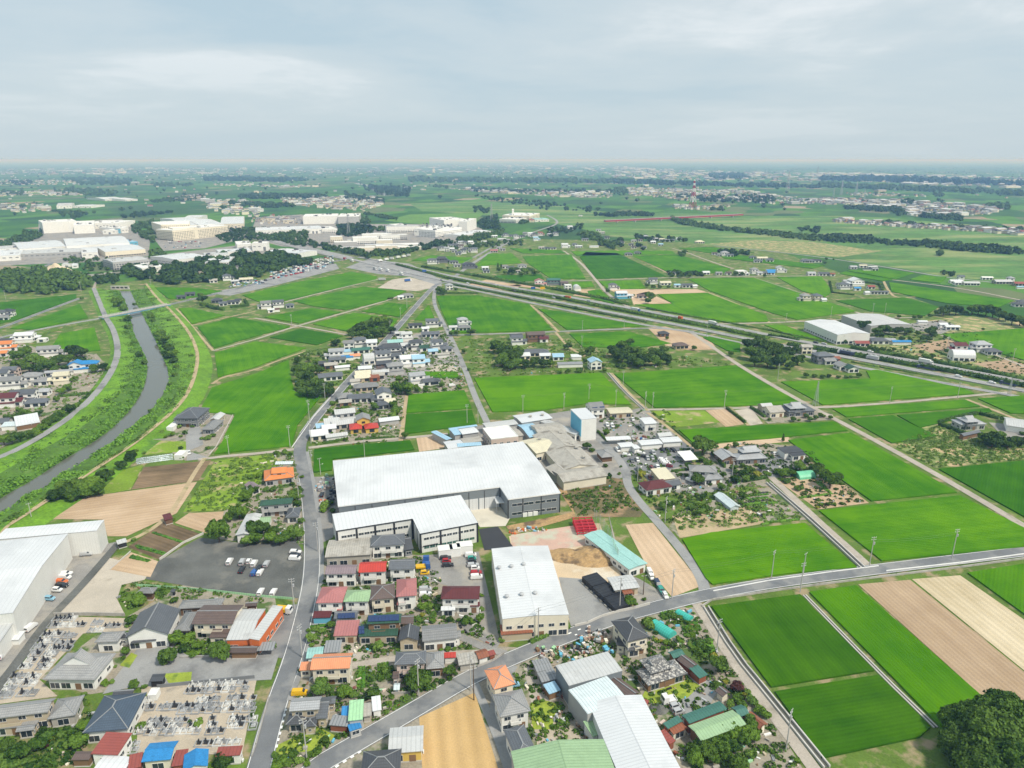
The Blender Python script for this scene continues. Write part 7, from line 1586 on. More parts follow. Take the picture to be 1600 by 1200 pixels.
for i in range(4):
 for k_ in range(3):
  m_=MB(); y0=-5+i*2.6; z0=k_*.95
  for s in (y0,y0+2.0): m_.box(-4.2,s-.14,z0+.62,4.2,s+.14,z0+.9,'red_paint',True)
  for x in(-4,-1.3,1.3,4):
   m_.box(x-.12,y0,z0+.62,x+.12,y0+2,z0+.86,'red_paint',True)
   for s in(y0,y0+2.0): m_.box(x-.12,s-.12,z0,x+.12,s+.12,z0+.62,'red_paint')
  m_.build('steel_frame',e)
reg(e,'stack of bright red steel frames in the construction yard','steel frames')
def crates(name,label,cat,cx,cy,rx,ry,n,mats,smax=1.6,seed=0,grp=None):
 """pile of mixed goods: every item is a box, drum or board of its own under one pile"""
 r3=random.Random(seed); gx,gy=G(*q((cx,cy))); e=empty(name,gx,gy)
 for i in range(n):
  m_=MB(); s=r3.uniform(.5,smax); k_=r3.random(); mt_=r3.choice(mats); z=r3.uniform(0,.9) if k_<.4 else 0
  if k_<.65: m_.box(-s*.5,-s*.35,0,s*.5,s*.35,s*r3.uniform(.4,.9),mt_,True)
  elif k_<.8: m_.tube((0,0,0),(0,0,.9),.3,.3,mt_,8)
  else: m_.box(-s,-.12,0,s,.12,.2,mt_,True)
  m_.build(('crate' if k_<.65 else 'drum' if k_<.8 else 'plank'),e,(r3.uniform(-rx,rx),r3.uniform(-ry,ry),z),r3.uniform(0,3.1))
 return reg(e,label,cat)
JM=['junk','w_white','w_greyw','w_rustw','w_pinkw','w_stone','w_bluew','metal_grey','trim_black','w_cream','w_wood','r_mint','junk','w_beige']
crates('building_supplies','white bags and boxes with a blue tank at the edge of the construction yard','building supplies',140,915,7,1.6,34,['w_white','w_white','w_greyw','car_orange','car_lightblue','w_stone'],1.3,2)
crates('traffic_barriers','orange barrier pieces at the left end of the construction yard','barriers',5,938,2,1,6,['car_orange'],1.2,3)
crates('scrap_pile','jumble of goods and blue sheets in the yard left of the storage units','scrap pile',790,345,5,3,30,['w_white','car_blue','metal_grey','w_rustw','w_stone'],1.6,4)
tile(400,600)
crates('stored_goods','rows of small machines and pallets in the yard beside the huge roof','stored goods',455,625,6,8,50,JM,1.7,5); crates('stored_goods','stone and wood pieces near the lower end of the side yard','stored goods',425,730,3,3,16,['car_orange','w_stone','w_white','junk'],1.2,6)
crates('stored_goods','dark covered goods against the huge roof side wall','stored goods',480,700,1.6,6,18,['trim_black','w_dkgrey','metal_dark'],1.8,7)
tile(800,900)
crates('scrap_pile','heap of pale boxes and pots at the edge of the diagonal road','scrap pile',320,495,9,3.5,80,JM,1.5,8); crates('scrap_pile','colourful junk heap behind the steep dark roof house','scrap pile',520,425,5,5,75,JM,1.5,9); crates('scrap_pile','scattered odds and ends at the upper end of the junk heap','scrap pile',505,375,3,3,22,['trim_black','junk','w_greyw','w_brownw'],1.4,10)
crates('stacked_goods','goods stacked under the sky blue shed roof','stacked goods',270,745,4,1.5,16,['junk','w_dkgrey','w_brownw'],1.2,11); crates('timber_stack','weathered planks along the dirt yard beside the grey factory','timber',440,960,1.5,6,16,['w_wood','w_stone','junk'],2.0,12); crates('scrap_pile','bits of scrap on the small dirt yard','scrap pile',270,880,2,1.5,9,['metal_grey','junk','w_white'],.9,13)
heap('gravel_heap',915,832,3.0,2.4,1.1,'gravel_dark','small grey gravel heap on the farm yard','gravel heap',16,6)
gx,gy=G(*q((582,118))); e=empty('covered_stack',gx,gy,math.atan2(-.9,.45))
for i in range(3):
 m_=MB(); v=[];
 m_.box(-10.5+i*7.1,-3.2,0,-3.6+i*7.1,3.2,2.4-.15*i,'tarp_black'); m_.build('tarpaulin',e)
for i in range(7):
 m_=MB(); m_.box(-10+3*i,-3.9,0,-8.6+3*i,-3.35,.5,'w_stone'); m_.build('pallet',e)
reg(e,'long stack covered in black tarpaulin beside the concrete yard','covered stack')
low_wall('yard_wall',[(645,232),(760,208),(860,180)],1.1,.25,'concrete','concrete garden wall of the grey house along the road'); low_wall('yard_wall',[(395,318),(470,300),(560,258),(645,232)],1.0,.3,'concrete','low wall with dark gate recesses along the concrete yard')
hedge([q((115,420)),q((240,365)),q((355,325))],1.6,1.2,'green hedge strip between white warehouse and diagonal road',mat='leaf_light');
tile(400,900); low_wall('yard_wall',[(1385,572),(1480,535),(1550,490)],.9,.2,'stone_wall','stone wall round the corner plot with rusty sheds'); low_wall('garden_wall',[(850,740),(950,735),(1010,715)],.8,.2,'stone_wall','low wall in front of the greenhouse frame by the road')
bld('tiny glass greenhouse in front of the large grey brown house',(858,712),(898,710),(895,668),1.8,'gx','film','r_film',0,name='greenhouse',cat='greenhouse',win=0)
tile(800,600)
m_=MB();
# ---- utility poles and cables
tile(0,0,1)
PD={}
for nm,x,y,h,tr,lab in (('a',654.5,1089,13,1,'concrete utility pole in front of the large grey brown house'),('b',735.5,1079,13,1,'left concrete pole of the pair at the tan field corner'),('b2',740.5,1094,12,0,'right concrete pole of the pair at the tan field corner'),('c',479.5,1186,13,1,'concrete utility pole with lamp beside the round lawn'),('d',460,951,12,1,'concrete utility pole at the main road corner of the dark gravel lot'),('e',472.5,1028,12,1,'concrete utility pole leaning over the main road by the temple court'),
('f',841,999,12,0,'thin pole in front of the long white metal warehouse'),('g',968,954,13,1,'concrete utility pole beside the black covered stack'),('h',1005,929,8,0,'short dark pole at the grey house garden'),('i',1049.5,936,12,1,'utility pole at the edge of the ploughed strip'),('j',1120,1018,12,1,'utility pole beside the vegetable garden lane'),('k',1228,1172,13,1,'utility pole with crossarms beside the near canal'),('l',1250,925,12,0,'slim pole at the junction of village road and dark drain'),
('m',1039,816,12,1,'slim pole in the garden beside the curving lane'),('n',996,752,10,0,'pole behind the maroon hipped roof house'),('o',817,644,11,0,'pole at the back edge of the old factory, far left'),('p',881,640,11,1,'pole behind the tower block, left'),('q',920,625,11,1,'pole behind the tower block, right'),('r',962,635,11,0,'pole behind the house with twin solar panels'),('s',1008,638,11,1,'pole at the corner where the ditch meets the lane'),('t',1019.5,639,11,1,'pole on the lane next to the weedy field'),('u',1131.5,638,12,1,'pole on the lane before the tan plot'),('v',1143,752,12,1,'pole at the hedge corner of the traditional farmhouse'),
('w',1205,905,12,0,'pole at the roadside by the near rice field'),('x',1255,897,9,0,'short pole behind the road rail in the near rice field'),('y',1358,886,13,1,'tall pole where the garden lane meets the village road'),('z',1487,873,13,1,'tall pole in the large wedge of rice above the road'),('A',1390,630,11,0,'pole on the pale lane between rice fields'),('B',1496,622,11,0,'pole near the expressway frontage junction'),
('C',508,624,11,0,'pole beside the guard rail and the round dark trees'),('D',483.5,657,13,1,'pole beside the main road at the large rice field'),('E',453.5,700,13,0,'pole at the corner of the large rice field'),('F',486,692,13,1,'pole at the edge of the village sheds by the bend'),('G',501,742,9,0,'white lamp pole beside the storage yard'),('H',570,715,10,0,'pole standing in the dark rice strip'),('I',488,741,13,1,'pole beside the main road opposite the orange house'),('J',467.5,785,12,1,'pole at the dark green roofed house'),('K',497,862,13,1,'pole in front of the beige warehouse'),('L',730,662,12,0,'pole in the dark rice between lanes, left'),('M',747,661,12,1,'pole in the dark rice between lanes, right'),
('N',50,812,8,0,'small pole on the bank behind the white warehouse'),('O',358,711,11,0,'pole at the corner of the rice and the farm track'),('P',456,509,11,0,'pole at the crossing of farm tracks'),('Q',457.8,508,0,0,''),('R',610,520,11,0,'pole at the village entrance'),('S',626,498,11,0,'pole along the far stretch of the main road, nearer'),('T',636,483,11,0,'pole along the far stretch of the main road, farther'),('U',909,545,11,0,'pole between rice and the central grove'),('V',973.5,603,11,0,'pole beside the drain and the grove'),('W',1104,525,10,0,'pole at the lane fork near the expressway'),('X',910,516,9,0,'short pole on the pale lane, left'),('Y',975,514,9,0,'short pole on the pale lane, right'),('Z',1215,594,12,0,'pole in front of the large dark grove'),
('aa',127,456,12,0,'pole in front of the dark woods at upper left'),('ab',9,468,10,0,'pole at the left edge by the woods'),('ac',236,446,11,0,'pole beside the woods behind the weir'),('ad',1310,665,0,0,''),('ae',1228,504,9,0,'short pole left of the white warehouse'),('af',1298,496,11,0,'pole behind the twin houses'),('ag',1363,492,12,0,'pole at the grey warehouse, left'),('ah',1382,492,12,0,'pole at the grey warehouse, right'),('ai',1480,545,11,0,'pole by the brown field beyond the expressway'),('aj',1582,566,11,0,'pole by the far right farm')):
 if h: PD[nm]=pole(x,y,lab,h,bool(tr),rnd.uniform(0,1.2),2 if h>10 else 1,street=nm in('G','c'),mat='bark' if nm in('b2','h') else 'pole_concrete')[0]
CB=[('c','a','lawn pole and the grey brown house pole'),('a','b','grey brown house pole and the tan field pair'),('b','f','tan field pair and the white warehouse pole'),('f','g','white warehouse pole and the black stack pole'),('g','i','black stack pole and the ploughed strip pole'),('i','w','ploughed strip pole and the near rice field pole'),('w','y','near rice field pole and the garden lane pole'),('y','z','garden lane pole and the rice wedge pole'),('e','d','temple court pole and the gravel lot pole'),('d','K','gravel lot pole and the beige warehouse pole'),('K','J','beige warehouse pole and the dark green roof pole'),('I','F','orange house pole and the bend pole'),('F','D','bend pole and the large rice field pole'),('D','C','large rice field pole and the round trees pole'),('o','p','old factory pole and the tower block pole'),('q','s','tower block pole and the ditch corner pole'),('t','u','weedy field pole and the tan plot pole'),('u','A','tan plot pole and the pale lane pole'),('A','B','pale lane pole and the frontage junction pole'),('j','k','vegetable garden pole and the near canal pole'),('s','V','ditch corner pole and the grove pole')]
for a,b_,l in CB: cable(PD[a],PD[b_],'overhead cables between '+l,offsx=(-.7,.7))
# ---- lattice pylons
def pylon(px,py,H_,lab,mats=('metal_grey','metal_grey'),wb=.13,bands=1,arms=3,t=.16):
 x,y=G(px,py); e=empty('pylon',x,y,.4); W=H_*wb/2; lv=[0,.22,.42,.58,.70,.80,.88,.95,1.0]; f=lambda s:W*(1-s)**1.15+H_*.012
 for i,(a,b_) in enumerate(zip(lv[:-1],lv[1:])):
  m_=MB(); mt_=mats[i%2] if bands>1 else mats[0]; w0,w1=f(a),f(b_); z0,z1=a*H_,b_*H_; cs=((-1,-1),(1,-1),(1,1),(-1,1))
  for k_,(sx,sy) in enumerate(cs):
   nx_,ny_=cs[(k_+1)%4]; m_.tube((sx*w0,sy*w0,z0),(sx*w1,sy*w1,z1),t,t,mt_,4); m_.tube((sx*w0,sy*w0,z0),(nx_*w1,ny_*w1,z1),t*.6,t*.6,mt_,3); m_.tube((nx_*w0,ny_*w0,z0),(sx*w1,sy*w1,z1),t*.6,t*.6,mt_,3); m_.tube((sx*w1,sy*w1,z1),(nx_*w1,ny_*w1,z1),t*.6,t*.6,mt_,3)
  m_.build('lattice_section',e)
 for i in range(arms):
  z=H_*(.66+.12*i); L_=H_*(.14-.02*i); m_=MB()
  for s in(-1,1): m_.tube((0,0,z+H_*.025),(s*L_,0,z),t*.8,t*.5,mats[0],4); m_.tube((0,0,z),(s*L_,0,z),t*.8,t*.5,mats[0],4)
  m_.build('crossarm',e)
 return reg(e,lab,'pylon')
pylon(1082,326,88,'tall red and white lattice tower beyond the red bridge',('car_red','trim_white'),.17,2,0,.8)
for x,y,h,l in ((1230,301,95,'pale grey pylon left of the distant pylon group'),(1276,283,100,'tallest distant pylon near the horizon'),(1314,306,62,'distant pylon behind the right town, left one'),(1337,306,58,'distant pylon behind the right town, right one'),(545,368,42,'grey lattice pylon in front of the white factory trees'),(768,346,44,'grey lattice pylon behind the white hotel like building'),(1302,310,40,'small faint pylon in the distant group, left'),(1350,312,40,'small faint pylon in the distant group, right'),(1274,634,16,'slim steel lattice tower at the lane crossing'),(1576,618,12,'short dark steel gantry post beside the frontage road')): pylon(x,y,h,l,arms=3 if h>30 else 0,t=.45 if h>50 else .2 if h>30 else .07)
# ================================================================== MIDDLE DISTANCE AND FAR
def HS(place,s,hd=17,grp=None):
 """house list as text: x,y,w,d,storeys,roof,colour[,wall[,heading]]"""
 rows=[]
 for t in s.split():
  a=t.split(','); r=[float(a[0]),float(a[1]),float(a[2]),float(a[3]),int(a[4]),a[5],a[6],'w_'+(a[7] if len(a)>7 and a[7] else 'white')]
  if len(a)>8: r.append(float(a[8]))
  rows.append(r)
 hs(place,rows,hd,grp)
tile(400,400)
HS('at the head of the village by the lane','995,448,12,6,1,gx,dark 1100,440,11,7,2,gx,slate 1058,470,6,5,1,gx,white 1090,503,15,7,1,gx,slate',14)
HS('by itself in the rice right of the lane','1290,432,9,7,2,hip,silver 1300,462,11,8,1,hip,grey 1232,462,7,5,1,gx,lgrey',14)
HS('in the dense upper part of the village','940,525,9,6,2,gx,lgrey 870,555,12,7,1,gx,teal 940,575,9,7,1,gx,lgrey 1002,578,10,8,2,hip,dark 1050,590,7,7,1,gx,dkgreen 1130,575,9,7,2,gx,slate 1190,595,9,6,1,hip,slate 1105,612,7,6,1,gx,sky 1170,632,9,3,0,gx,asbestos 900,500,8,5,1,gx,lgrey,greyw')
HS('in the middle of the village','840,612,17,9,2,irx,dark 795,648,11,7,2,gx,slate 800,690,11,7,1,gx,dark,brownw 960,680,14,9,2,gx,white 1015,680,9,9,2,gx,sky 880,640,6,6,1,gx,slate 765,600,6,5,1,hip,dark')
HS('left of the main road at the top of the village','650,562,10,8,2,hip,slate 582,582,8,7,2,gx,grey 725,578,8,8,2,gx,whiteb 655,605,14,6,1,gx,tealg 575,612,7,5,0,shed,sky 505,635,11,7,2,gx,silver 572,650,8,4,0,shed,tarp 510,665,12,6,1,gx,slate 540,712,10,4,0,gx,white 465,770,16,8,1,gx,slate 470,700,9,6,1,gx,asbestos,wood 430,690,8,6,1,gx,dark,wood 620,640,7,5,0,gx,terracotta')
HS('right of the main road in the village','710,637,5,5,0,gx,terracotta 705,668,7,8,1,ax,lgrey 800,722,10,6,1,gx,brown,brownw 780,745,11,5,1,gx,lgrey,greyw 682,722,9,6,1,gx,whiteb 668,755,10,8,1,gx,khaki 665,780,10,7,1,gx,khaki,beige 740,778,6,6,1,shed,rust,rustw 870,728,11,8,2,hip,grey,greyw 690,835,15,8,1,hip,grey,beige 620,800,6,5,0,gx,asbestos 765,765,8,6,1,gx,asbestos,stone')
HS('in the large garden of the village','655,905,15,8,1,gx,slate,white 558,900,9,8,1,hip,grey,greyw 798,905,9,10,2,gy,slate,white 838,935,6,8,1,gx,khaki,beige 790,950,8,6,1,hip,slate,greyw 560,935,7,5,1,gx,asbestos,wood')
HS('above the bend of the main road','558,1030,11,7,2,gx,lgrey,greyw 475,1062,8,9,1,gx,lgrey,greyw 545,1070,12,6,1,gx,lgrey,stone 415,1088,6,5,0,shed,sky 458,1098,7,6,1,gx,white 395,1135,9,9,1,gx,white,cream 505,1145,11,4,0,gx,lgrey 672,1070,7,8,2,gy,grey,yellow 625,1095,6,8,1,hip,red,yellow 722,1092,7,7,1,hip,red,yellow 830,1045,11,5,0,gx,whiteb,greyw 985,830,14,.6,0,flat,flatwhite')
HS('beside the small rice field in the village','1005,790,10,7,2,gx,silver 1080,803,8,6,1,gx,slate 1125,800,5,5,1,hip,dark')
HS('in the farm cluster between rice fields','65,325,10,8,2,gx,grey 140,318,11,7,2,gx,slate 212,322,8,7,1,hip,slate 125,348,7,3,0,shed,maroon 95,352,6,4,1,gx,white',20)
HS('alone between rice and main road','945,260,13,8,1,hip,grey 903,270,6,5,1,gx,white',20); HS('in the trees at the road fork','1207,210,8,7,2,hip,silver',15)
tile(0,400)
HS('at the left edge near the orange roof','165,532,14,9,2,gx,white 220,525,8,7,1,hip,white 268,535,6,5,1,flat,flatwhite 30,550,12,8,1,gx,dark 40,588,11,8,2,gx,orange 15,625,8,6,1,gx,orange 10,575,8,6,1,gx,terracotta',14)
HS('among trees left of the levee road','312,620,15,8,2,gx,grey 78,755,9,8,2,gx,slate,pinkw 20,775,9,8,2,gx,slate 65,822,15,8,2,gx,grey 205,795,12,8,2,hip,grey 268,800,9,8,1,hip,grey 245,868,14,6,1,gx,silver 335,785,8,8,1,hip,slate 397,790,9,8,2,gx,khaki,cream 375,745,17,4,1,gx,silver',14)
HS('with bright blue roof by the levee road','485,720,9,8,2,gy,tarp 560,715,13,7,2,hip,tarp',14)
HS('at the left edge of the river village','48,930,13,9,2,gx,maroon 160,905,14,8,2,gx,slate 235,935,12,7,1,hip,slate 20,1060,8,7,1,gx,slate 120,1075,15,5,0,shed,film',14)
tile(0,400); HS('in the hedged farm right of the blue bridge','1358,290,11,8,1,hip,dark,dkgrey 1395,310,8,6,1,gx,slate 1460,300,12,6,1,gx,dark 1490,290,6,5,1,gx,dark',20)
HS('beside the bridge road with dark roof','1135,268,9,6,1,gx,dark,dkgrey 1190,250,10,7,1,gx,dark,dkgrey',20)
HS('beside the repair yard','1420,150,10,9,2,hip,slate 1335,165,9,7,1,gx,asbestos 1540,158,16,8,1,gx,khaki,greyw 1470,170,9,6,1,gx,lgrey,greyw',20)
HS('at the far left edge among rice','10,385,10,8,2,hip,slate 58,378,10,8,2,hip,dark 30,400,8,6,1,gx,grey',14)
tile(800,400)
HS('at the left of the central grove','25,520,10,7,1,gx,dark 145,528,15,8,2,gx,brown,wood 30,548,9,7,2,gx,slate 195,535,7,6,1,gx,maroon',10)
HS('in front of the first dark trees','140,620,22,9,1,hip,slate,cream 285,645,8,8,1,gx,sky 400,645,7,5,0,shed,white 362,692,18,4,0,shed,panel 515,702,8,9,2,gy,sky,white 75,640,8,8,1,gx,white,cream 205,640,8,6,1,gx,whiteb,cream',8)
HS('beyond the expressway near the polytunnel','170,185,11,8,2,gy,pink,white 258,178,16,8,2,gx,tealg,dkgrey 325,182,9,8,1,gx,brown,beige 348,210,7,7,2,flat,flatwhite,white 405,215,7,9,0,ay,white',8)
HS('beside the straight farm lane','628,208,9,7,2,hip,slate 680,262,12,9,2,gx,whiteb,bluew 812,262,10,6,1,gx,brown,greyw 735,262,7,5,1,gx,lgrey',8)
HS('in the row behind the ploughed strip','878,172,10,7,2,gx,slate 955,180,13,8,1,gx,khaki 1030,195,7,5,1,gx,sky 1093,195,13,7,1,gx,slate 1140,198,5,5,0,gx,white',8)
HS('on the bare hill by the lane junction','945,500,8,7,1,hip,dark,wood 1050,575,11,8,1,hip,brown,beige',8)
HS('in the white and blue group behind the wide rice field','1210,115,9,7,1,gx,white 1290,118,8,6,1,gx,grey 1428,118,12,10,2,flat,flatwhite 1465,120,6,6,1,hip,white 1510,108,9,8,2,hip,grey 1545,118,7,6,1,gx,silver 1000,118,9,6,1,hip,dark 1350,118,7,6,1,gx,brown',5)
tile(1200,400)
HS('standing as twin cream houses in the rice','228,278,9,9,2,hip,grey,cream,0 300,278,9,9,2,hip,slate,cream,0 345,285,5,5,0,gx,white',5)
HS('in the farm with the white gabled hall','545,182,15,13,2,gy,white 468,205,12,8,2,hip,slate 485,170,7,6,1,gx,silver 555,215,7,5,1,gx,blue 445,190,7,6,1,gx,grey 680,238,24,4,1,gx,slate 615,240,5,5,0,gx,white 640,205,8,6,1,gx,redmetal',0)
HS('along the upper left lane','75,98,9,8,2,gy,silver 15,105,11,7,1,gx,blue 268,120,10,8,1,gx,silver 345,122,13,8,1,gx,slate 400,125,6,5,1,gx,rust 260,40,12,8,1,hip,slate 310,38,10,7,1,hip,dark 225,35,8,6,1,gx,grey 15,30,9,7,1,hip,dark',0)
HS('in the compound beside the grey boundary road','530,80,9,7,1,gx,silver 590,72,10,6,1,gx,khaki 650,80,12,5,1,gx,lgrey 620,92,12,3,0,gx,dark 665,92,8,5,1,gx,grey',0)
HS('at the far right by the boundary road','1170,170,14,7,1,gx,white 1265,182,18,7,1,gx,lgrey 1200,155,7,6,2,gx,slate 1365,148,13,5,1,gx,flatwhite 1460,172,20,9,1,gx,lgrey,stone 1510,165,7,7,2,hip,silver 1575,185,16,8,1,gx,redmetal,stone 1590,205,14,3,0,gx,sky 1180,180,8,5,1,gx,whiteb',-3)
HS('at the right edge beyond the park','1590,300,10,8,1,hip,slate 1565,315,12,7,1,hip,dark',0)
HS('beside the big white warehouse','575,535,10,7,2,gx,asbestos,brownw 580,562,11,6,1,gx,redmetal 690,545,14,8,1,hip,slate 755,545,8,6,1,gx,silver 828,552,15,4,0,gx,tarp 640,535,6,5,1,gx,grey',-2)
HS('in front of the big dark grove by the expressway','335,662,13,9,2,hip,slate,dkgrey 375,672,8,7,1,gx,grey 232,608,8,6,2,gx,asbestos,cream 415,660,6,5,1,gx,rust,rustw 462,705,9,8,1,gy,grey 515,720,8,8,1,gy,dkgreen',5)
HS('in the brown field farm beyond the expressway','1185,598,10,8,2,gx,maroon 1322,590,13,9,2,hip,silver 1395,612,11,8,1,hip,slate 1262,590,6,6,1,gx,slate,bluew',0)
HS('with white barrel roof in the brown field','1205,648,15,9,1,ax,white',-5)
HS('near the park lawn','1088,445,7,5,1,gx,white 1145,460,12,5,1,gx,white 960,425,8,4,0,gx,whiteb',0)
bld('long white gabled warehouse beside the expressway, nearer one',(435,492),(640,485),(462,400),8.5,'gy','white','clad_white',1,**WH,pitch=.1,o=.1,lod=1)
bld('wide grey roofed warehouse behind the white gabled one',(645,436),(900,428),(690,362),7,'gy','lgrey','w_greyw',0,**WH,pitch=.06,o=.2,lod=1,win=0)
# groves
def GT(place,s,mat='d'): T2(place,s,mat={'d':'dark','m':'mid'}[mat])
tile(400,400)
GT('in the grove beside the main road','600,465,30 640,445,42 685,430,45,m 730,425,45 770,415,50,m 815,425,42 840,455,32 790,465,40 740,475,40 690,480,36 645,485,34 605,490,28')
GT('around the shrine at the left of the village','265,705,40 310,695,45,m 355,705,42 395,710,34,m 280,745,42 330,745,42 285,800,42 335,800,45 390,790,48,m 440,820,48 380,840,48 320,840,44 460,850,34 290,840,36 380,660,20 330,640,22 260,650,26 450,670,22 495,530,30,m 500,540,26')
GT('in the village gardens','720,530,22,m 440,600,24,l 395,605,18 680,520,18 760,540,14,m,b 1140,595,18 1050,610,22 1300,590,20,m 1255,475,22 1220,480,20 1340,470,26 1360,465,18 1165,520,18,m 940,470,18 910,480,16,l 1000,520,18 1160,500,16 905,820,45,m 930,830,34 870,800,30,l 895,770,26,m 960,830,24 1010,830,24,m 1060,820,20 1160,800,22,l 860,925,30,m 870,960,34,m 850,990,26,l 735,925,24,m 720,975,18 560,960,30,m 590,985,24,l 520,960,26,m 610,1000,22,l 660,960,20 700,990,20,m 765,985,16 490,975,22,m 460,965,20,m 545,1000,20 640,690,20,l 590,690,18 1270,760,16 850,870,24,m 790,845,18 830,850,22,l 1330,705,14 645,520,24,l 700,500,18,m 700,470,16')
GT('at the road fork','1150,205,24 1170,215,28 1250,205,14,m 850,262,14,d,b 830,265,12,d,b 1520,80,22 1600,90,26')
hedge([q((1130,235)),q((1390,235))],2,1.6,'hedge at the head of the large rice field',size=.4,dens=1.5); hedge([q((460,575)),q((320,600)),q((180,660)),q((90,690))],1.5,.8,'overgrown bank strip left of the village',mat='leaf_light',size=.4,dens=1.5)
tile(0,400)
GT('in the left wood above the orange roof house','110,620,45,m 160,595,40,m 200,640,50,l 250,650,45,m 120,670,45 180,690,42 240,700,38 300,680,45,m 360,650,42 420,640,40 470,590,50 510,600,36 440,590,34,m 500,650,34 340,700,30,d 410,700,30 90,690,34,m 590,700,30 640,690,34,d 670,700,22 420,820,30,l 380,840,28,m 350,890,22 470,760,20,m 440,770,18,l 120,960,24,m 150,970,22 40,1000,24,m 100,1010,24,m 160,1005,22 210,990,22,m')
GT('on the river bank','800,385,26,m 795,440,24 845,540,18,m 940,370,26,m 955,400,18 1000,490,38,m 1020,520,36 1050,575,34 1080,610,34,m 1045,620,30 1085,650,26 1100,690,22,m 1090,740,22,m 1060,800,18,l 740,290,34,m 770,320,26,m 720,270,24 870,620,26,m 900,660,22,m 1055,400,16 840,300,16 935,965,14 1165,570,12')
hedge([q((1285,310)),q((1330,330)),q((1400,340))],3,3,'tall dark clipped hedge of the farm right of the blue bridge',size=.4,dens=2); hedge([q((1440,325)),q((1550,315)),q((1530,280))],2.5,2.5,'dark clipped hedge round the second farm by the bridge road',size=.4,dens=2); hedge([q((380,880)),q((500,870)),q((600,855))],2,1.6,'hedge below the levee road gardens',size=.35,dens=2.5); hedge([q((470,960)),q((520,910)),q((560,870))],2,1.6,'slanting hedge beside the levee road',size=.35,dens=2.5); hedge([q((180,520)),q((300,480)),q((640,405))],2,1.2,'grassy verge hedge along the bridge road',mat='leaf_light',size=.4,dens=1.2)
T2('at the bridge road','1262,265,30,d 1265,300,24,d 1250,240,20,d 510,262,14,d',mat='dark')
tile(800,400)
GT('in the dark grove in front of the white hall','40,600,44 0,620,50 -45,590,55 -90,560,50,m 20,660,44,m 80,665,36 140,660,34,d 200,665,34 240,670,26,m -60,640,50,m -10,680,38 430,610,26 490,590,30 350,560,28 460,650,22,m 570,680,22 580,710,18 420,715,26,m,b 350,720,22,m,b 300,725,20,m,b')
GT('in the central dark grove','640,590,46 690,560,46,m 740,590,50 690,620,48 750,630,46 800,600,46,m 830,640,46 790,660,40 860,620,36 890,600,38 930,610,40,m 965,640,36 900,650,36,m 950,580,30 980,660,20 740,530,28 700,680,24 660,685,20,m,b')
GT('in the big dark grove by the expressway','1480,550,45 1530,540,48 1580,560,50 1500,600,50,m 1560,610,50 1620,600,50 1650,560,45 1680,610,50 1600,650,45 1520,650,42 1660,660,45 1700,640,42,m 1370,605,22 1730,600,40 1780,580,30 1790,640,40,m 1740,680,30')
GT('beside the straight lane houses','865,250,30 850,275,24 760,243,12 600,215,18 655,270,14 400,320,14 845,180,18 885,190,20,m 925,190,18,m 980,190,16 1400,105,20 1440,108,16 30,80,22 80,90,26,m 140,100,24 10,100,18 60,110,20 970,510,14 1140,570,20 1000,120,20 1060,118,18,m 1110,118,16 1580,120,14')
tile(1200,400)
GT('around the two warehouses','470,500,28 480,530,20,m 480,385,22 600,430,36,m 640,450,24,l 680,470,32 720,450,34 760,460,30,m 810,460,34 700,490,26 870,460,28 890,470,20 940,480,20 1020,460,34,m 1030,480,26 970,510,24,m 1010,515,22 840,512,22 890,520,18 1108,505,14 1345,455,12 820,375,16 915,380,16 950,378,20 1015,370,18')
GT('in the belt of round trees by the park','1060,350,24 1100,340,34 1140,330,36,m 1180,330,38 1215,345,24,m 1240,350,16 1280,335,34 1320,325,40 1370,330,42,m 1410,345,40 1450,360,36 1490,375,34 1530,390,40 1580,395,40,m 1600,420,30')
GT('behind the farms near the expressway','640,570,22,m 680,580,24 720,580,22,m 760,590,20 790,580,16 860,570,16,l 960,598,18 990,625,26,m 1030,620,22,m 1120,590,20 1280,610,14 1420,630,14 330,605,26,m 290,640,16 365,605,18 240,740,22 290,750,20,d,b 340,755,20,d,b 380,750,18,d,b 440,755,18,m,b 490,755,18,d,b 520,755,16,m,b 570,740,22 365,16,12 355,40,14 410,20,8')
hedge([q((0,500)),q((90,510)),q((195,530))],3,2,'dark hedge beside the far carriageway at the left of the grove',size=.5,dens=1); hedge([q((385,160)),q((400,230)),q((540,245))],2,1.5,'hedge round the farm with the white gabled hall',size=.4,dens=1.2); hedge([q((580,165)),q((700,180)),q((715,215))],3,2.2,'curved dark hedge behind the long dark shed',size=.5,dens=1.2); hedge([q((1045,595)),q((1120,625)),q((1240,655))],1.5,1.2,'dark hedge in front of the maroon roof farm',size=.4,dens=1.2)
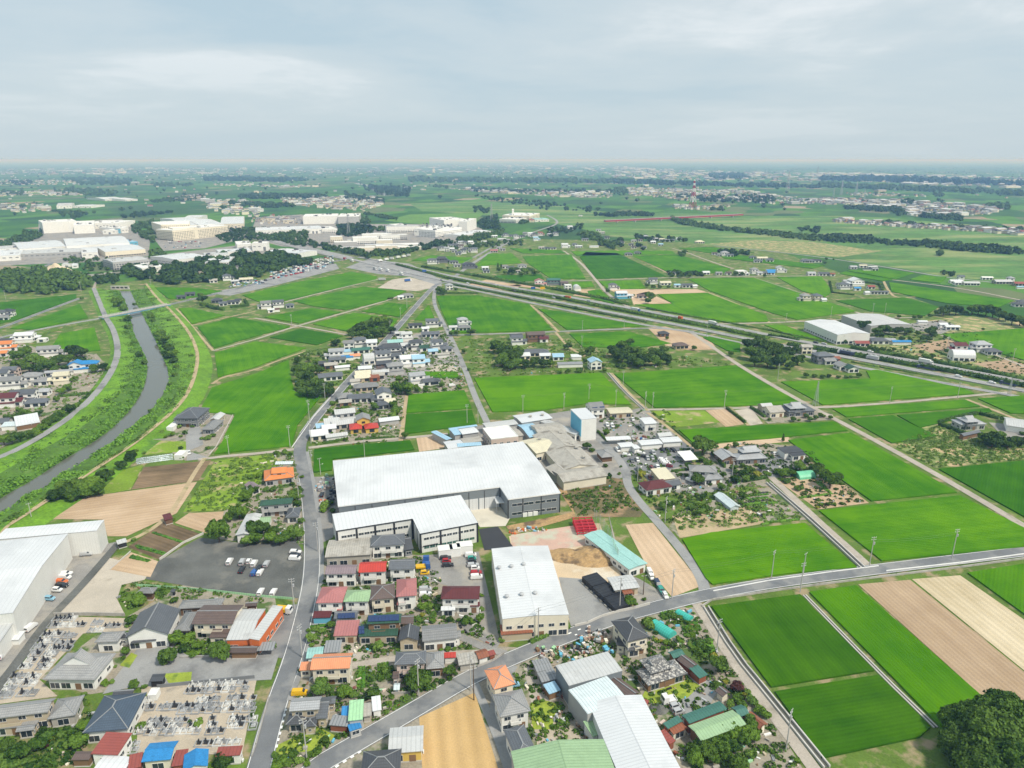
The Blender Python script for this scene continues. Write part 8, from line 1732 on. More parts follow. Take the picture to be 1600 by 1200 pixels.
# ---- far masses
def woods(label,poly,n,r,mat='leaf_far',seed=1,hm=1.0,nl=46):
 """a far-off wood that reads as one mass"""
 n=int(n*2.1); r*=.58; hm*=.85; nl=int(nl*.7); rng=random.Random(seed); P=[q(p) for p in poly]; W=[G(*p) for p in P]; xs_=[p[0] for p in W]; ys_=[p[1] for p in W]; nr=np.random.default_rng(seed); Vs=[];Fs=[];o=0; cx,cy=sum(xs_)/len(W),sum(ys_)/len(W); tries=0; k_=0
 def inside(x,y):
  c=False; j=len(W)-1
  for i in range(len(W)):
   if (W[i][1]>y)!=(W[j][1]>y) and x<(W[j][0]-W[i][0])*(y-W[i][1])/(W[j][1]-W[i][1])+W[i][0]: c=not c
   j=i
  return c
 while k_<n and tries<n*40:
  tries+=1; x,y=rng.uniform(min(xs_),max(xs_)),rng.uniform(min(ys_),max(ys_))
  if not inside(x,y): continue
  k_+=1; rr=r*rng.uniform(.6,1.25); h=rr*hm*rng.uniform(.9,1.4); d=nr.normal(size=(nl,3)); d[:,2]=np.abs(d[:,2])*1.1-.25; d/=np.linalg.norm(d,axis=1)[:,None]
  lob=1+.18*np.sin(d[:,0]*6+x)*np.cos(d[:,1]*5+y); Pp=np.array([x-cx,y-cy,h*.75])+d*lob[:,None]*np.array([rr,rr,h*.8])
  V,Fq=leaves(Pp,d,rr*.30,nr,.7); Vs.append(V); Fs.append(Fq+o); o+=len(V)
  c=[(x-cx+rr*.8*math.cos(t)*math.cos(ph),y-cy+rr*.8*math.sin(t)*math.cos(ph),h*.7+h*.7*math.sin(ph)) for ph in(-1.1,0,.9) for t in [2*math.pi*i/6 for i in range(6)]]
  Vs.append(np.array(c)); Fs.append(np.array([(o+j*6+i,o+j*6+(i+1)%6,o+(j+1)*6+(i+1)%6,o+(j+1)*6+i) for j in range(2) for i in range(6)])); o+=18
 if not Vs: return
 ob=link('woodland',npmesh('woodland',np.concatenate(Vs),np.concatenate(Fs),mat),None,(cx,cy,0)); return reg(ob,label,'woodland',None,'stuff')
tile(0,240,5)
woods('dark wood left of the weir in front of the sand heap',[(-60,960),(300,930),(480,940),(690,980),(700,1060),(560,1085),(330,1110),(100,1100),(-60,1080)],95,8.5,'leaf_far',1,1.1,90)
woods('dark wood right of the weir below the white factories',[(960,880),(1300,900),(1500,880),(1750,800),(2100,790),(2400,830),(2430,870),(2250,890),(2080,960),(1900,990),(1600,1010),(1300,1030),(1130,1010),(980,950)],190,8.5,'leaf_far',2,1.1,90)
woods('trees between the river and the low grey bridge',[(640,960),(930,940),(950,1020),(830,1030),(640,990)],16,6,'leaf_far',3)
for i,(lab,pl,n,r) in enumerate((('trees left of the long white factory',[(-60,720),(160,640),(330,600),(330,650),(160,720),(-40,760)],40,7),('trees between the two white factory estates',[(1030,600),(1050,560),(1200,520),(1200,700),(1280,740),(1060,640)],45,8),('tree row at the foot of the cream factory block',[(1160,760),(1300,760),(1310,860),(1180,860)],16,7),('scrub around the sand heap',[(480,830),(870,820),(1000,900),(640,930)],30,5),('wood behind the long white factory',[(370,440),(700,470),(760,460),(560,520)],26,8),('dark tree belt in the far rice plain at left',[(430,300),(560,270),(800,290),(920,310),(880,330),(440,330)],60,12),('dark trees in the far fields',[(960,500),(1180,460),(1400,460),(1150,490),(980,510)],22,9),('far wood left of the distant villages',[(480,190),(650,190),(1030,205),(1030,250),(640,250)],90,16),('trees in front of the distant towns at left',[(60,215),(250,220),(240,250),(120,250)],25,14),('trees behind the far farms',[(1170,370),(1600,330),(1600,360),(1180,390)],35,10),('far wooded line at left',[(0,290),(180,300),(180,330),(0,330)],20,10),('distant wood at left',[(1180,235),(1500,240),(1500,260),(1200,262)],26,14))): woods(lab,pl,n,r,'leaf_far',10+i)
tile(320,240,5)
for i,(lab,pl,n,r) in enumerate((('dark tree belt before the low white factory',[(280,600),(560,600),(800,610),(790,690),(400,680)],85,8),('tree row along the factory boulevard',[(0,570),(280,600),(400,680),(180,700),(0,620)],60,7),('dense tree belt before the tall white factory',[(1030,570),(1200,560),(1330,580),(1310,630),(1080,655),(1030,640)],45,8.5),('trees along the boulevard to the junction',[(520,670),(820,690),(1050,740),(1250,790),(1300,830),(1050,770),(700,720)],60,6),('tree row below the factory cluster',[(1080,750),(1280,780),(1600,760),(1600,790),(1300,820),(1100,780)],45,6.5),('trees around the far town by the far river',[(180,380),(450,400),(650,400),(640,430),(200,410)],50,11),('tree line behind the far town',[(260,330),(540,320),(960,330),(950,350),(280,360)],80,12),('far wooded line on the horizon side',[(0,190),(600,200),(900,210),(600,225),(0,215)],110,22),('trees along the far river',[(1240,250),(1600,270),(1600,350),(1380,320),(1250,290)],60,13),('trees by the far river bend',[(1090,320),(1160,330),(1440,370),(1400,390),(1100,350)],40,10),('trees in the fields right of the tall white factory',[(1210,500),(1280,500),(1290,550),(1220,550)],9,9),('hedgerows in the right fields',[(1250,465),(1500,510),(1500,525),(1250,480)],26,6),('trees near the small factories',[(1340,580),(1470,590),(1460,615),(1340,610)],14,7))): woods(lab,pl,n,r,'leaf_far',30+i)
tile(640,240,5)
for i,(lab,pl,n,r) in enumerate((('tree row between the white factory and the lane',[(370,680),(650,610),(740,610),(720,640),(400,720)],60,7),('trees along the lower factory wall',[(0,740),(250,690),(360,700),(100,760),(0,770)],40,6.5),('trees left of the white hotel like building',[(530,540),(690,480),(700,600),(560,600)],40,8),('dark trees in front of the white hotel like building',[(830,510),(900,500),(940,520),(920,555),(840,550)],12,8),('two dark round trees behind the factory',[(500,430),(620,430),(615,465),(510,470)],8,11),('trees in the far left plain',[(0,200),(700,205),(1600,215),(1600,235),(0,225)],150,24),('trees among the far sheds',[(480,270),(1000,290),(1590,290),(1590,315),(500,300)],70,13),('scrub trees on the floodplain',[(480,330),(1000,370),(1250,410),(1500,430),(1480,460),(1050,440),(700,380)],55,8),('dark wood right of the lane village',[(1290,640),(1440,620),(1530,690),(1400,680)],22,8),('wood beside the dark hedge row',[(1470,700),(1600,700),(1600,750),(1480,720)],18,7),('trees in the lane village',[(1040,600),(1350,560),(1340,590),(1100,660)],26,6.5),('trees in the left lane village',[(200,730),(460,700),(900,690),(880,720),(300,760)],35,6),('trees at the far levee',[(1430,470),(1600,480),(1600,495),(1450,490)],16,8),('dark line of trees far off',[(180,250),(300,255),(290,275),(190,265)],12,12))): woods(lab,pl,n,r,'leaf_far',50+i)
tile(960,240,5)
for i,(lab,pl,n,r) in enumerate((('dark belt of trees behind the red bridge',[(0,470),(260,465),(300,490),(0,495)],45,8),('dark wooded old river course on the floodplain',[(440,510),(640,540),(800,580),(1250,620),(1600,660),(1600,690),(1260,650),(800,600),(450,545)],150,7.5),('trees in the far right town',[(480,330),(950,340),(1250,330),(1250,390),(950,390),(500,370)],70,11),('wooded hill behind the far towns',[(740,170),(980,160),(1060,200),(720,205)],50,26),('far wooded line',[(0,210),(700,240),(1600,260),(1600,275),(0,240)],140,20),('tree at the far towers',[(750,430),(870,430),(860,450),(760,450)],6,9),('trees among the hamlet by the levee',[(160,640),(290,650),(560,670),(570,690),(200,700),(230,760),(160,740)],24,6.5),('trees of the left hamlet',[(0,690),(60,690),(60,730),(0,740)],6,8),('dark trees left of the town',[(0,270),(80,270),(120,320),(0,330)],30,12),('trees round the white farm',[(770,760),(1050,770),(1040,800),(900,810)],16,6),('single tree in the rice by the striped field',[(500,785),(560,785),(560,808),(505,808)],3,6),('dark hedge row behind the striped field',[(420,930),(700,935),(700,960),(430,965)],18,4.5),('scrub in the upper floodplain',[(1390,580),(1600,580),(1600,630),(1400,600)],10,8))): woods(lab,pl,n,r,'leaf_far',70+i)
tile(1280,240,5)
for i,(lab,pl,n,r) in enumerate((('dark wooded belt across the right floodplain',[(0,640),(400,660),(450,690),(1000,700),(1280,730),(1600,770),(1600,795),(1200,770),(700,725),(0,690)],150,7.5),('trees on the near edge of the right town',[(200,420),(640,430),(700,480),(1100,490),(1130,530),(900,520),(560,460),(200,440)],80,10),('trees behind the right town',[(640,380),(720,380),(720,400),(640,400)],8,12),('dark trees at the far right edge of town',[(1300,400),(1480,400),(1480,440),(1300,430)],22,12),('far wooded line at right',[(0,240),(700,270),(1600,310),(1600,330),(0,265)],130,20),('distant wooded haze line',[(0,195),(600,200),(1600,240),(1600,255),(0,215)],120,30),('trees along the long levee village',[(480,540),(1200,590),(1600,600),(1600,610),(480,560)],26,9),('lone trees on the grass',[(920,780),(960,780),(960,800),(920,800)],2,7),('trees by the boundary road',[(960,935),(1050,940),(1040,960),(970,955)],6,5),('lone bush cluster near the far wood',[(900,320),(960,320),(960,340),(900,340)],5,14))): woods(lab,pl,n,r,'leaf_far',90+i)
# towns: houses too small to pick apart
TM=['r_slate','r_grey','r_dark','r_brown','r_slate','r_lgrey','r_redmetal','r_silver','r_lgrey']
def town(label,poly,n,seed,w_=11,big=.06,name='distant_town'):
 n=int(n*1.35); w_*=.85
 rng=random.Random(seed); W=[G(*q(p)) for p in poly]; xs_=[p[0] for p in W]; ys_=[p[1] for p in W]; cx,cy=sum(xs_)/len(W),sum(ys_)/len(W); mb=MB(); k_=t_=0
 while k_<n and t_<n*60:
  t_+=1; x,y=rng.uniform(min(xs_),max(xs_)),rng.uniform(min(ys_),max(ys_)); c=False; j=len(W)-1
  for i in range(len(W)):
   if (W[i][1]>y)!=(W[j][1]>y) and x<(W[j][0]-W[i][0])*(y-W[i][1])/(W[j][1]-W[i][1])+W[i][0]: c=not c
   j=i
  if not c: continue
  k_+=1; B=rng.random()<big; a=R(rng.choice((15,105))+rng.uniform(-8,8)); hw=w_*rng.uniform(.35,.6)*(3.2 if B else 1); hd=hw*rng.uniform(.5,.8); h=rng.choice((3,5.5,5.5))*(1.5 if B else 1); u=(math.cos(a),math.sin(a)); C_=(x-cx,y-cy)
  mb.rbox(C_,u,hw,hd,0,h,'w_white' if rng.random()<.15 else rng.choice(('w_cream','w_beige','w_greyw')))
  mt_=rng.choice(('r_white','r_lgrey','r_grey')) if B else rng.choice(TM[:5]) if rng.random()<.72 else rng.choice(TM[5:]); r_=h+hd*(.15 if B else .5); X=lambda s,t:(C_[0]+s*u[0]*(hw+.5)-t*u[1]*(hd+.5),C_[1]+s*u[1]*(hw+.5)+t*u[0]*(hd+.5))
  v=[(*X(-1,-1),h),(*X(1,-1),h),(*X(1,1),h),(*X(-1,1),h),(*X(-1,0),r_),(*X(1,0),r_)]; mb.add(v,[(0,1,5,4),(2,3,4,5),(1,2,5),(3,0,4)],mt_)
 o=mb.build(name,None,(cx,cy,0)); return reg(o,label,'town',None,'stuff')
tile(0,240,5)
town('scattered far village in front of the left horizon',[(0,205),(640,215),(650,245),(0,245)],110,1,14); town('farm village behind the tree belt at left',[(0,300),(440,300),(800,320),(440,335),(0,335)],60,2,12); town('houses in the far fields right of the left plain',[(1380,335),(1600,320),(1600,365),(1400,375)],45,3,11); town('distant built up plain at left',[(0,120),(1600,110),(1600,160),(0,165)],170,4,34,.2); town('buildings at the road curve beyond the left factory',[(0,390),(380,400),(380,450),(180,470),(0,440)],45,5,12)
tile(320,240,5)
town('far village left of the far river',[(560,350),(1350,340),(1400,400),(1250,450),(1050,440),(640,400)],330,6,11); town('houses behind the factory at centre left',[(0,350),(430,380),(440,470),(300,490),(80,470),(0,420)],90,7,12,.15); town('distant built up plain in the centre',[(0,115),(1600,110),(1600,150),(0,160)],150,8,34,.2); town('row of far houses before the levee',[(80,235),(880,255),(880,272),(80,250)],60,9,14); town('car park sheds behind the low white factory',[(340,480),(740,500),(760,560),(380,550)],70,10,8)
tile(640,240,5)
town('far town strip along the levee in the centre',[(240,270),(1000,285),(1590,310),(1590,350),(1120,340),(540,300)],170,11,13,.2); town('hazy built up plain behind the centre',[(0,90),(1600,80),(1600,190),(1100,180),(0,150)],330,12,36,.2)
tile(960,240,5)
town('far town behind the tall red and white tower',[(100,270),(1000,290),(1250,330),(1600,370),(1600,400),(1200,400),(760,360),(560,370),(380,345),(100,330)],420,13,12,.14); town('hazy built up plain with large white sheds',[(0,100),(500,130),(1600,160),(1600,220),(700,215),(0,190)],300,14,34,.3); town('buildings at the foot of the tall tower',[(480,410),(740,420),(900,400),(900,420),(740,440),(480,435)],50,15,9)
tile(1280,240,5)
town('right hand far town on the plain',[(0,350),(600,370),(850,390),(1300,410),(1450,440),(1300,480),(950,490),(720,490),(620,440),(200,400),(0,400)],480,16,12,.1); town('long levee side village on the right',[(120,520),(700,560),(1600,600),(1600,640),(1180,610),(700,580),(120,540)],230,17,10,.05); town('hazy built up plain at the far right',[(0,150),(1600,190),(1600,270),(900,250),(0,190)],260,18,30,.25); town('small far hamlets in the right plain',[(200,310),(850,325),(850,340),(200,330)],40,19,12)
# hamlets that can be told apart
tile(640,240,5)
HS('in the dark farm group beside the white factory road','175,860,14,9,2,hip,slate 250,850,17,10,2,irx,dark,dkgrey 345,858,13,8,1,hip,slate 370,885,9,7,1,gx,grey 460,895,18,10,2,hip,dark,dkgrey 590,905,9,7,1,gx,white 600,930,9,6,1,gx,slate',10)
HS('in the tight far housing rows','250,755,9,8,2,hip,slate 320,740,10,8,2,gx,slate 360,735,9,8,2,hip,dark 400,715,9,8,2,gx,silver 430,715,9,8,2,hip,slate 475,715,9,9,2,gx,white 400,745,9,8,2,gx,brown 440,750,9,8,1,hip,slate 420,780,9,8,2,gx,dark 380,790,9,8,1,gx,slate 500,770,12,8,2,gx,slate 350,770,9,7,1,gx,grey 330,755,8,7,1,gx,white 545,720,9,7,1,hip,dark 590,700,14,8,1,gx,lgrey 290,765,8,7,2,gx,silver',10)
HS('in the houses along the old lane','750,650,10,9,2,hip,dark 790,650,9,8,1,gx,slate 830,660,10,8,2,hip,slate 880,655,9,8,1,gx,dark 940,645,9,8,2,gx,white 975,650,11,9,2,hip,dark 985,680,9,7,2,gx,sky 1020,640,9,7,2,gx,redmetal 1110,620,10,8,1,gx,slate 1140,640,10,8,2,hip,slate 1090,640,8,7,1,gx,silver 660,655,12,7,1,gx,white 720,680,16,8,1,gx,lgrey 1250,590,11,8,2,gx,white 900,630,8,7,1,gx,grey 760,685,12,7,1,gx,grey',10)
HS('in the far farm beside the small rice triangle','660,770,12,8,1,gx,pink 725,758,9,7,1,gx,grey 700,745,8,6,1,gx,silver 1030,745,9,7,1,gx,asbestos 1075,750,10,8,1,hip,dark 1100,750,9,6,1,gx,slate 1130,748,7,6,1,hip,dark',8)
HS('in the farm under the conifers','745,895,10,8,1,hip,grey 880,905,12,8,2,hip,grey 830,930,12,7,1,gx,asbestos 790,905,9,7,1,gx,slate',8)
HS('with white walls by the far lane','1210,735,11,8,2,gx,white 1290,720,10,8,1,hip,slate 1320,735,12,5,1,gx,white 1440,735,16,4,0,gx,white 1475,605,10,7,1,gx,grey 1500,625,12,7,1,gx,asbestos 1370,680,12,8,1,gx,slate 1465,655,9,8,1,gx,pink 1540,665,9,8,1,gx,dark 1335,490,9,9,1,flat,flatwhite',8)
T2('beside the far farms','690,880,20,d,t 715,890,18,d,t 745,925,20,d 800,900,26 770,930,16,m 930,900,26,m 960,905,22 1000,925,20 920,935,14,m,b 945,748,14 230,1045,20 215,1060,18 130,880,14 300,890,14')
tile(960,240,5)
HS('in the hamlet below the levee','150,690,9,7,1,gx,grey 240,655,12,7,1,hip,silver 200,685,8,7,1,gx,brown 290,675,10,7,1,gx,slate 330,675,8,7,1,gx,silver 300,700,9,7,1,gx,white 370,680,10,7,1,gx,khaki 410,685,9,7,1,gx,grey 450,685,9,7,1,gx,slate 500,675,9,7,1,gx,white 360,720,8,6,1,gx,sky 150,740,9,7,1,hip,brown 110,795,12,8,1,hip,slate 180,785,11,8,1,hip,slate 55,700,10,8,1,hip,dark 130,720,8,6,1,gx,slate 230,740,9,6,1,hip,slate',3)
HS('alone on the levee side with pale walls','665,700,16,11,1,hip,khaki,cream',0)
HS('in the farm with white gable by the far lane','860,800,12,9,2,hip,silver 825,800,9,7,1,gx,grey 900,805,10,7,1,gx,slate 780,790,8,5,1,gx,brown',3)
HS('in the long hedged farm by the far lane','1150,830,16,8,1,gx,khaki 1080,820,9,8,1,hip,slate 1210,845,10,7,1,gx,slate 1120,850,12,6,1,gx,slate',0)
HS('at the right end of the far lane','1490,850,12,8,1,hip,slate 1550,848,14,8,1,hip,dark 1290,925,10,9,2,gy,silver 1220,945,9,6,1,gx,blue 1180,945,8,6,1,gx,slate',0)
# ---- big factories and landmark blocks (far left and centre)
def fac(label,A,B,C,h,roof='flat',rc='flatwhite',wc='w_white',st=0,pitch=.05,ex=(),cat='factory',name='factory',win=0):
 r=bld(label,A,B,C,h,roof,rc,wc,st,ex=ex,name=name,cat=cat,lod=1,pitch=pitch,o=.05,win=win,cap=False); X,Y=frame(A,B,C,h)[3:]
 for i in range(int(min(7,X*Y/300))):
  m_=MB(); s_=rnd.uniform(.8,2.2); m_.box(-s_*1.4,-s_,0,s_*1.4,s_,s_*1.1,rnd.choice(('metal_grey','w_greyw','metal_dark')),True); m_.build('roof_unit',r,(rnd.uniform(-X*.4,X*.4),rnd.uniform(-Y*.35,Y*.35),h-.1))
 if not win and h<16:
  m_=MB(); n_=int(X/7)
  for i in range(n_):
   x=-X/2+X*(i+.5)/n_; g_=rnd.random()<.3; m_.box(x-2,-Y/2-.1,0 if g_ else h*.5,x+2,-Y/2+.1,h*.5 if g_ else h*.5+1.3,'w_dkgrey',True)
  m_.build('openings',r)['kind']='stuff'
 return r
tile(0,240,5)
fac('tall windowless pale warehouse block at upper left',(328,540),(602,528),(598,508),22)
fac('second pale warehouse block with blue stripe at upper left',(572,562),(734,556),(728,522),17)
fac('white low hall behind the pale warehouse blocks',(640,545),(900,545),(880,520),12); fac('small white works block beside the tree clump',(800,600),(905,598),(900,570),8); fac('dark blue cube building between white works',(905,590),(945,588),(942,572),9,rc='dark',wc='w_bluew')
fac('white sheds right of the dark blue cube',(945,585),(1000,580),(990,555),10)
fac('long white ridged factory roof at upper left, left half',(150,745),(515,722),(500,672),11,'gx','whiteb'); fac('long white ridged factory roof at upper left, right half',(517,722),(1012,695),(985,640),12,'gx','white')
fac('long grey front wing of the white factory, left',(140,785),(640,765),(632,735),8,'gx','lgrey','w_greyw'); fac('bright white entrance hall in the factory front',(635,775),(765,768),(758,728),9,'gx','white'); fac('long pale front wing of the white factory, right',(820,768),(1135,745),(1125,700),9,'gx','whiteb','w_cream',1,win=1)
fac('white halls cut by the left edge',(-100,805),(155,792),(150,745),8,'gx','white'); fac('pale grey halls cut by the left edge',(-60,750),(160,735),(150,712),9,'gx','lgrey'); fac('sky blue hall end at the right of the white factory',(1010,690),(1075,685),(1065,655),9,rc='sky',wc='w_bluew')
fac('large cream factory block with rooftop volume',(1350,585),(1540,575),(1480,520),22,rc='flatwhite',wc='w_cream',ex=[((1255,555),(1480,548),(1480,522),27,'flat','flatwhite')])
fac('tall cream stair tower wing with dark window slots',(1215,590),(1345,600),(1330,530),20,rc='flatwhite',wc='w_cream',st=6,win=1)
fac('white and green factory buildings behind the cream block',(1440,560),(1640,550),(1600,490),12,'gx','whiteb'); fac('white ridged halls at the back of the cream block',(1440,500),(1570,498),(1560,480),14,'gx','white')
fac('long grey office factory by the river wood',(880,850),(1160,825),(1150,795),11,'gx','lgrey','w_greyw',3,win=1); fac('bright white flat roof by the river wood',(1105,895),(1290,878),(1205,848),7)
fac('long white two storey works beside the wood',(1370,830),(1620,800),(1520,765),9,'gx','whiteb','w_white',2,win=1); fac('white gabled sheds in the far rice plain, left part',(820,358),(975,352),(970,335),6,'gx','white'); fac('white gabled sheds in the far rice plain, right part',(980,360),(1075,355),(1070,338),6,'gx','white'); fac('grey sheds in the fields behind the pale warehouses',(440,408),(560,405),(555,385),9,'gx','lgrey'); fac('low white sheds beside the grey field sheds',(570,410),(710,410),(700,398),6,'gx','white')
fac('small white hut on the embankment',(480,865),(555,862),(550,850),4,'gx','lgrey'); fac('white tank hut beside the embankment',(560,875),(610,872),(605,855),4,'gx','white')
heap('sand_heap',445,935,26,14,11,'sand_pile','large pale sand heap behind the dark wood','sand heap',26,2)
tile(320,240,5)
fac('very large bright white factory block at centre left, left part',(765,492),(1036,488),(1030,468),18); fac('very large bright white factory block at centre left, right part',(1038,492),(1205,490),(1195,466),18,wc='w_greyw')
fac('long low white roof behind the dark tree belt',(395,600),(915,585),(905,562),10,'gx','white'); fac('white end hall with dark window band by the tree belt',(915,590),(1035,585),(1030,565),9,wc='w_white',st=2,win=1)
fac('white box building beside the boulevard',(365,700),(482,698),(490,685),13); fac('white wing of the boulevard box building',(250,710),(365,705),(350,680),11)
fac('grey and white flat works left of the boulevard box',(110,770),(365,755),(350,735),8,'gx','whiteb'); fac('pale grey roofed works at the wood edge',(0,800),(190,790),(180,765),9,'gx','lgrey','w_white',2,win=1); fac('white works with dark openings at the wood edge',(0,850),(188,845),(185,800),7,'gx','white','w_white',2,win=1)
fac('bright white low roofs right of the boulevard box',(490,760),(730,780),(650,740),7,'gx','white'); fac('group of pale halls at the left factory street',(-40,560),(150,550),(130,500),12,'gx','white'); fac('pale hall with brown flank on the left factory street',(120,550),(305,545),(280,490),11,'gx','whiteb','w_cream')
for i,(x,y,w_,d_,h) in enumerate(((1030,680,22,18,11),(1100,700,40,20,6),(1180,690,30,20,7),(1255,690,45,26,12),(1330,650,50,18,9),(1400,690,30,22,7),(1450,665,35,16,10),(1500,660,40,16,10),(1340,720,40,24,5),(1450,730,50,20,6),(1540,720,60,24,6),(1250,740,36,16,5),(1130,740,30,16,5),(1380,640,40,12,8),(1545,600,70,26,13),(1600,740,40,14,6))):
 gx,gy=G(*q((x,y+12))); root=empty('factory_block',gx,gy,R(15)); block(root,(gx,gy,R(15),w_,d_),h,'flat',rnd.choice(('r_flatwhite','r_lgrey','r_flatwhite')),rnd.choice(('w_white','w_cream','w_greyw')),2,lod=1,win=1 if h>8 else 0); reg(root,'pale flat roofed block of the busy factory cluster','factory','blocks of the factory cluster')
tile(640,240,5)
fac('tall plain white factory block with grid of panels',(268,520),(450,512),(445,488),24); fac('right wing of the tall plain white factory block',(450,530),(522,505),(500,490),22)
fac('white factory with black rooftop pipes and window grid',(200,600),(408,575),(340,560),15,wc='w_white',st=4,win=1); fac('left white wing of the factory with rooftop pipes',(35,585),(205,590),(190,560),14); fac('white low hall at the left edge of the pipe factory',(-60,570),(35,565),(30,540),12)
fac('low white annex roof right of the pipe factory',(405,640),(650,605),(560,590),6,'gx','white')
for i in range(26):
 x,y=100+rnd.random()*230,548+rnd.random()*24; gx,gy=G(*q((x,y)),15); m_=MB(); m_.box(-1.6,-1.2,0,1.6,1.2,rnd.uniform(1.5,4),rnd.choice(('metal_dark','metal_grey','w_dkgrey')),True); reg(m_.build('rooftop_unit',None,(gx,gy,14.9)),'dark machinery unit on the white factory roof','rooftop unit','rooftop units on the pipe factory')
fac('white hotel like building with roof terrace, upper part',(725,480),(935,485),(930,462),14,wc='w_cream',st=4,win=1); fac('white hotel like building, front wing with dark doorway',(700,510),(830,515),(820,490),9,wc='w_white',st=2,win=1); fac('small white roof tower on the hotel like building',(800,440),(815,440),(814,430),26); fac('teal roofed sports hall by the curved road',(980,515),(1090,512),(1080,500),6,'gx','teal'); fac('low brown building before the teal hall',(935,520),(975,520),(970,508),5,'gx','redmetal','w_cream')
for (x,y,w_,h,l) in ((190,145,26,44,'distant slender pale tower with red tip left of centre'),(1195,118,30,22,'distant pale block right of the centre'),(1080,115,90,14,'wide distant cream building under the horizon'),(540,115,20,26,'distant small tower pair under the horizon'),(365,215,50,14,'distant pale pink building complex')):
 gx,gy=G(*q((x,y+6))); m_=MB(); m_.box(-w_/2,-8,0,w_/2,8,h,'w_cream'); m_.box(-w_*.2,-5,h,w_*.2,5,h*1.5,'w_pinkw'); reg(m_.build('distant_building',None,(gx,gy,0)),l,'building')
tile(0,0,1)
woods('scattered trees and small groves over the wide far plain',[(-500,300),(-300,262),(1900,262),(2200,330),(1600,345),(900,318),(640,312),(300,335),(-200,345)],900,13,'leaf_far',201,.9,26)
town('scattered hamlets over the wide far plain',[(-500,300),(-300,266),(1900,268),(2100,325),(1500,322),(700,305),(300,325),(-200,335)],600,202,15,.08,'scattered_hamlets')
def inpoly(W,x,y):
 c=False; j=len(W)-1
 for i in range(len(W)):
  if (W[i][1]>y)!=(W[j][1]>y) and x<(W[j][0]-W[i][0])*(y-W[i][1])/(W[j][1]-W[i][1])+W[i][0]: c=not c
  j=i
 return c
RP=np.array([(p[0],p[1],w_/2+.6) for P,w_ in ROADS for a,b_ in zip(P[:-1],P[1:]) for t_ in (0,.25,.5,.75) for p in ((a[0]+(b_[0]-a[0])*t_,a[1]+(b_[1]-a[1])*t_),)])
BB=[]
bpy.context.view_layer.update()
for r in REG:
 if r[0].get('category') in('tree','bush','gravestone','cable','woodland','town','trees'): continue
 for c in [r[0]]+list(r[0].children):
  if c.type=='MESH' and c.name.startswith(('wall','roof','body','cab','rice','tarp')):
   if c.name.startswith('rice'): continue
   v=[c.matrix_world@Vector(k_) for k_ in c.bound_box]; BB.append((min(p.x for p in v),max(p.x for p in v),min(p.y for p in v),max(p.y for p in v),v[0].copy(),v[3]-v[0],v[4]-v[0]))
BA=np.array([b_[:4] for b_ in BB])
def free(x,y):
 if (np.hypot(RP[:,0]-x,RP[:,1]-y)<RP[:,2]).any(): return False
 for i in np.nonzero((BA[:,0]<x)&(BA[:,1]>x)&(BA[:,2]<y)&(BA[:,3]>y))[0]:
  _,_,_,_,o,a,b_=BB[i]; d=Vector((x-o.x,y-o.y));
  for u in ((a,b_),):
   ua,ub=Vector(u[0][:2]),Vector(u[1][:2]); ta,tb=d.dot(ua)/max(ua.length_squared,.01),d.dot(ub)/max(ub.length_squared,.01)
   if -.03<ta<1.03 and -.03<tb<1.03: return False
 return True
def garden(label,poly,n,m,seed,mat='leaf_mid'):
 """low planting (stuff) and household odds and ends (stuff) in the free ground between houses"""
 rng=random.Random(seed); nr=np.random.default_rng(seed); W=[G(*q(p)) for p in poly]; xs_=[p[0] for p in W]; ys_=[p[1] for p in W]; cx,cy=sum(xs_)/len(W),sum(ys_)/len(W); Vs=[];Fs=[];o=0; mb=MB(); k_=0
 for t_ in range((n+m)*8):
  if k_>=n+m: break
  x,y=rng.uniform(min(xs_),max(xs_)),rng.uniform(min(ys_),max(ys_))
  if not inpoly(W,x,y) or not free(x,y): continue
  k_+=1
  if k_%(n+m)<n:
   r_=rng.uniform(.35,1.15); h=r_*rng.uniform(.5,1.3); d=nr.normal(size=(26,3)); d[:,2]=abs(d[:,2]); d/=np.linalg.norm(d,axis=1)[:,None]
   V,Fq=leaves(np.array([x-cx,y-cy,.05])+d*np.array([r_*rng.uniform(.8,1.6),r_,h]),d,.26,nr); Vs.append(V); Fs.append(Fq+o); o+=len(V)
  else:
   s_=rng.uniform(.22,.6); a=rng.uniform(0,3); mb.rbox((x-cx,y-cy),(math.cos(a),math.sin(a)),s_*rng.uniform(.6,2),s_*.6,0,s_*rng.uniform(.5,1.6),rng.choice(JM+['w_white','w_greyw','w_stone','r_panel']))
 if Vs: reg(link('garden_plants',npmesh('garden_plants',np.concatenate(Vs),np.concatenate(Fs),mat),None,(cx,cy,0)),'low garden plants and weeds '+label,'garden plants',None,'stuff')
 if mb.v: reg(mb.build('household_clutter',None,(cx,cy,0)),'pots, boxes and small household things '+label,'clutter',None,'stuff')
garden('between the houses in the bottom middle blocks',[(482,1200),(440,1190),(470,1080),(495,950),(505,880),(655,870),(700,920),(780,1010),(640,1110),(560,1160)],520,190,1)
garden('around the workshops and farm below the diagonal road',[(770,1060),(960,980),(1080,950),(1290,1200),(780,1200)],520,200,2)
garden('in the temple garden at lower left',[(0,1125),(120,1090),(150,1120),(120,1200),(0,1200)],170,14,3)
garden('along the temple court wall',[(255,1004),(270,985),(430,1008),(430,1021),(300,1024)],90,4,31)
garden('around the shrine pavilion',[(183,936),(190,914),(226,906),(260,915),(430,938),(400,945),(260,935),(200,955)],70,6,32)
garden('along the left side of the main road',[(345,840),(385,790),(430,710),(468,715),(480,850)],200,70,4,'leaf_light')
garden('in the village along the main road',[(480,700),(530,640),(600,550),(700,515),(728,600),(715,612),(636,616),(626,690)],900,260,5)
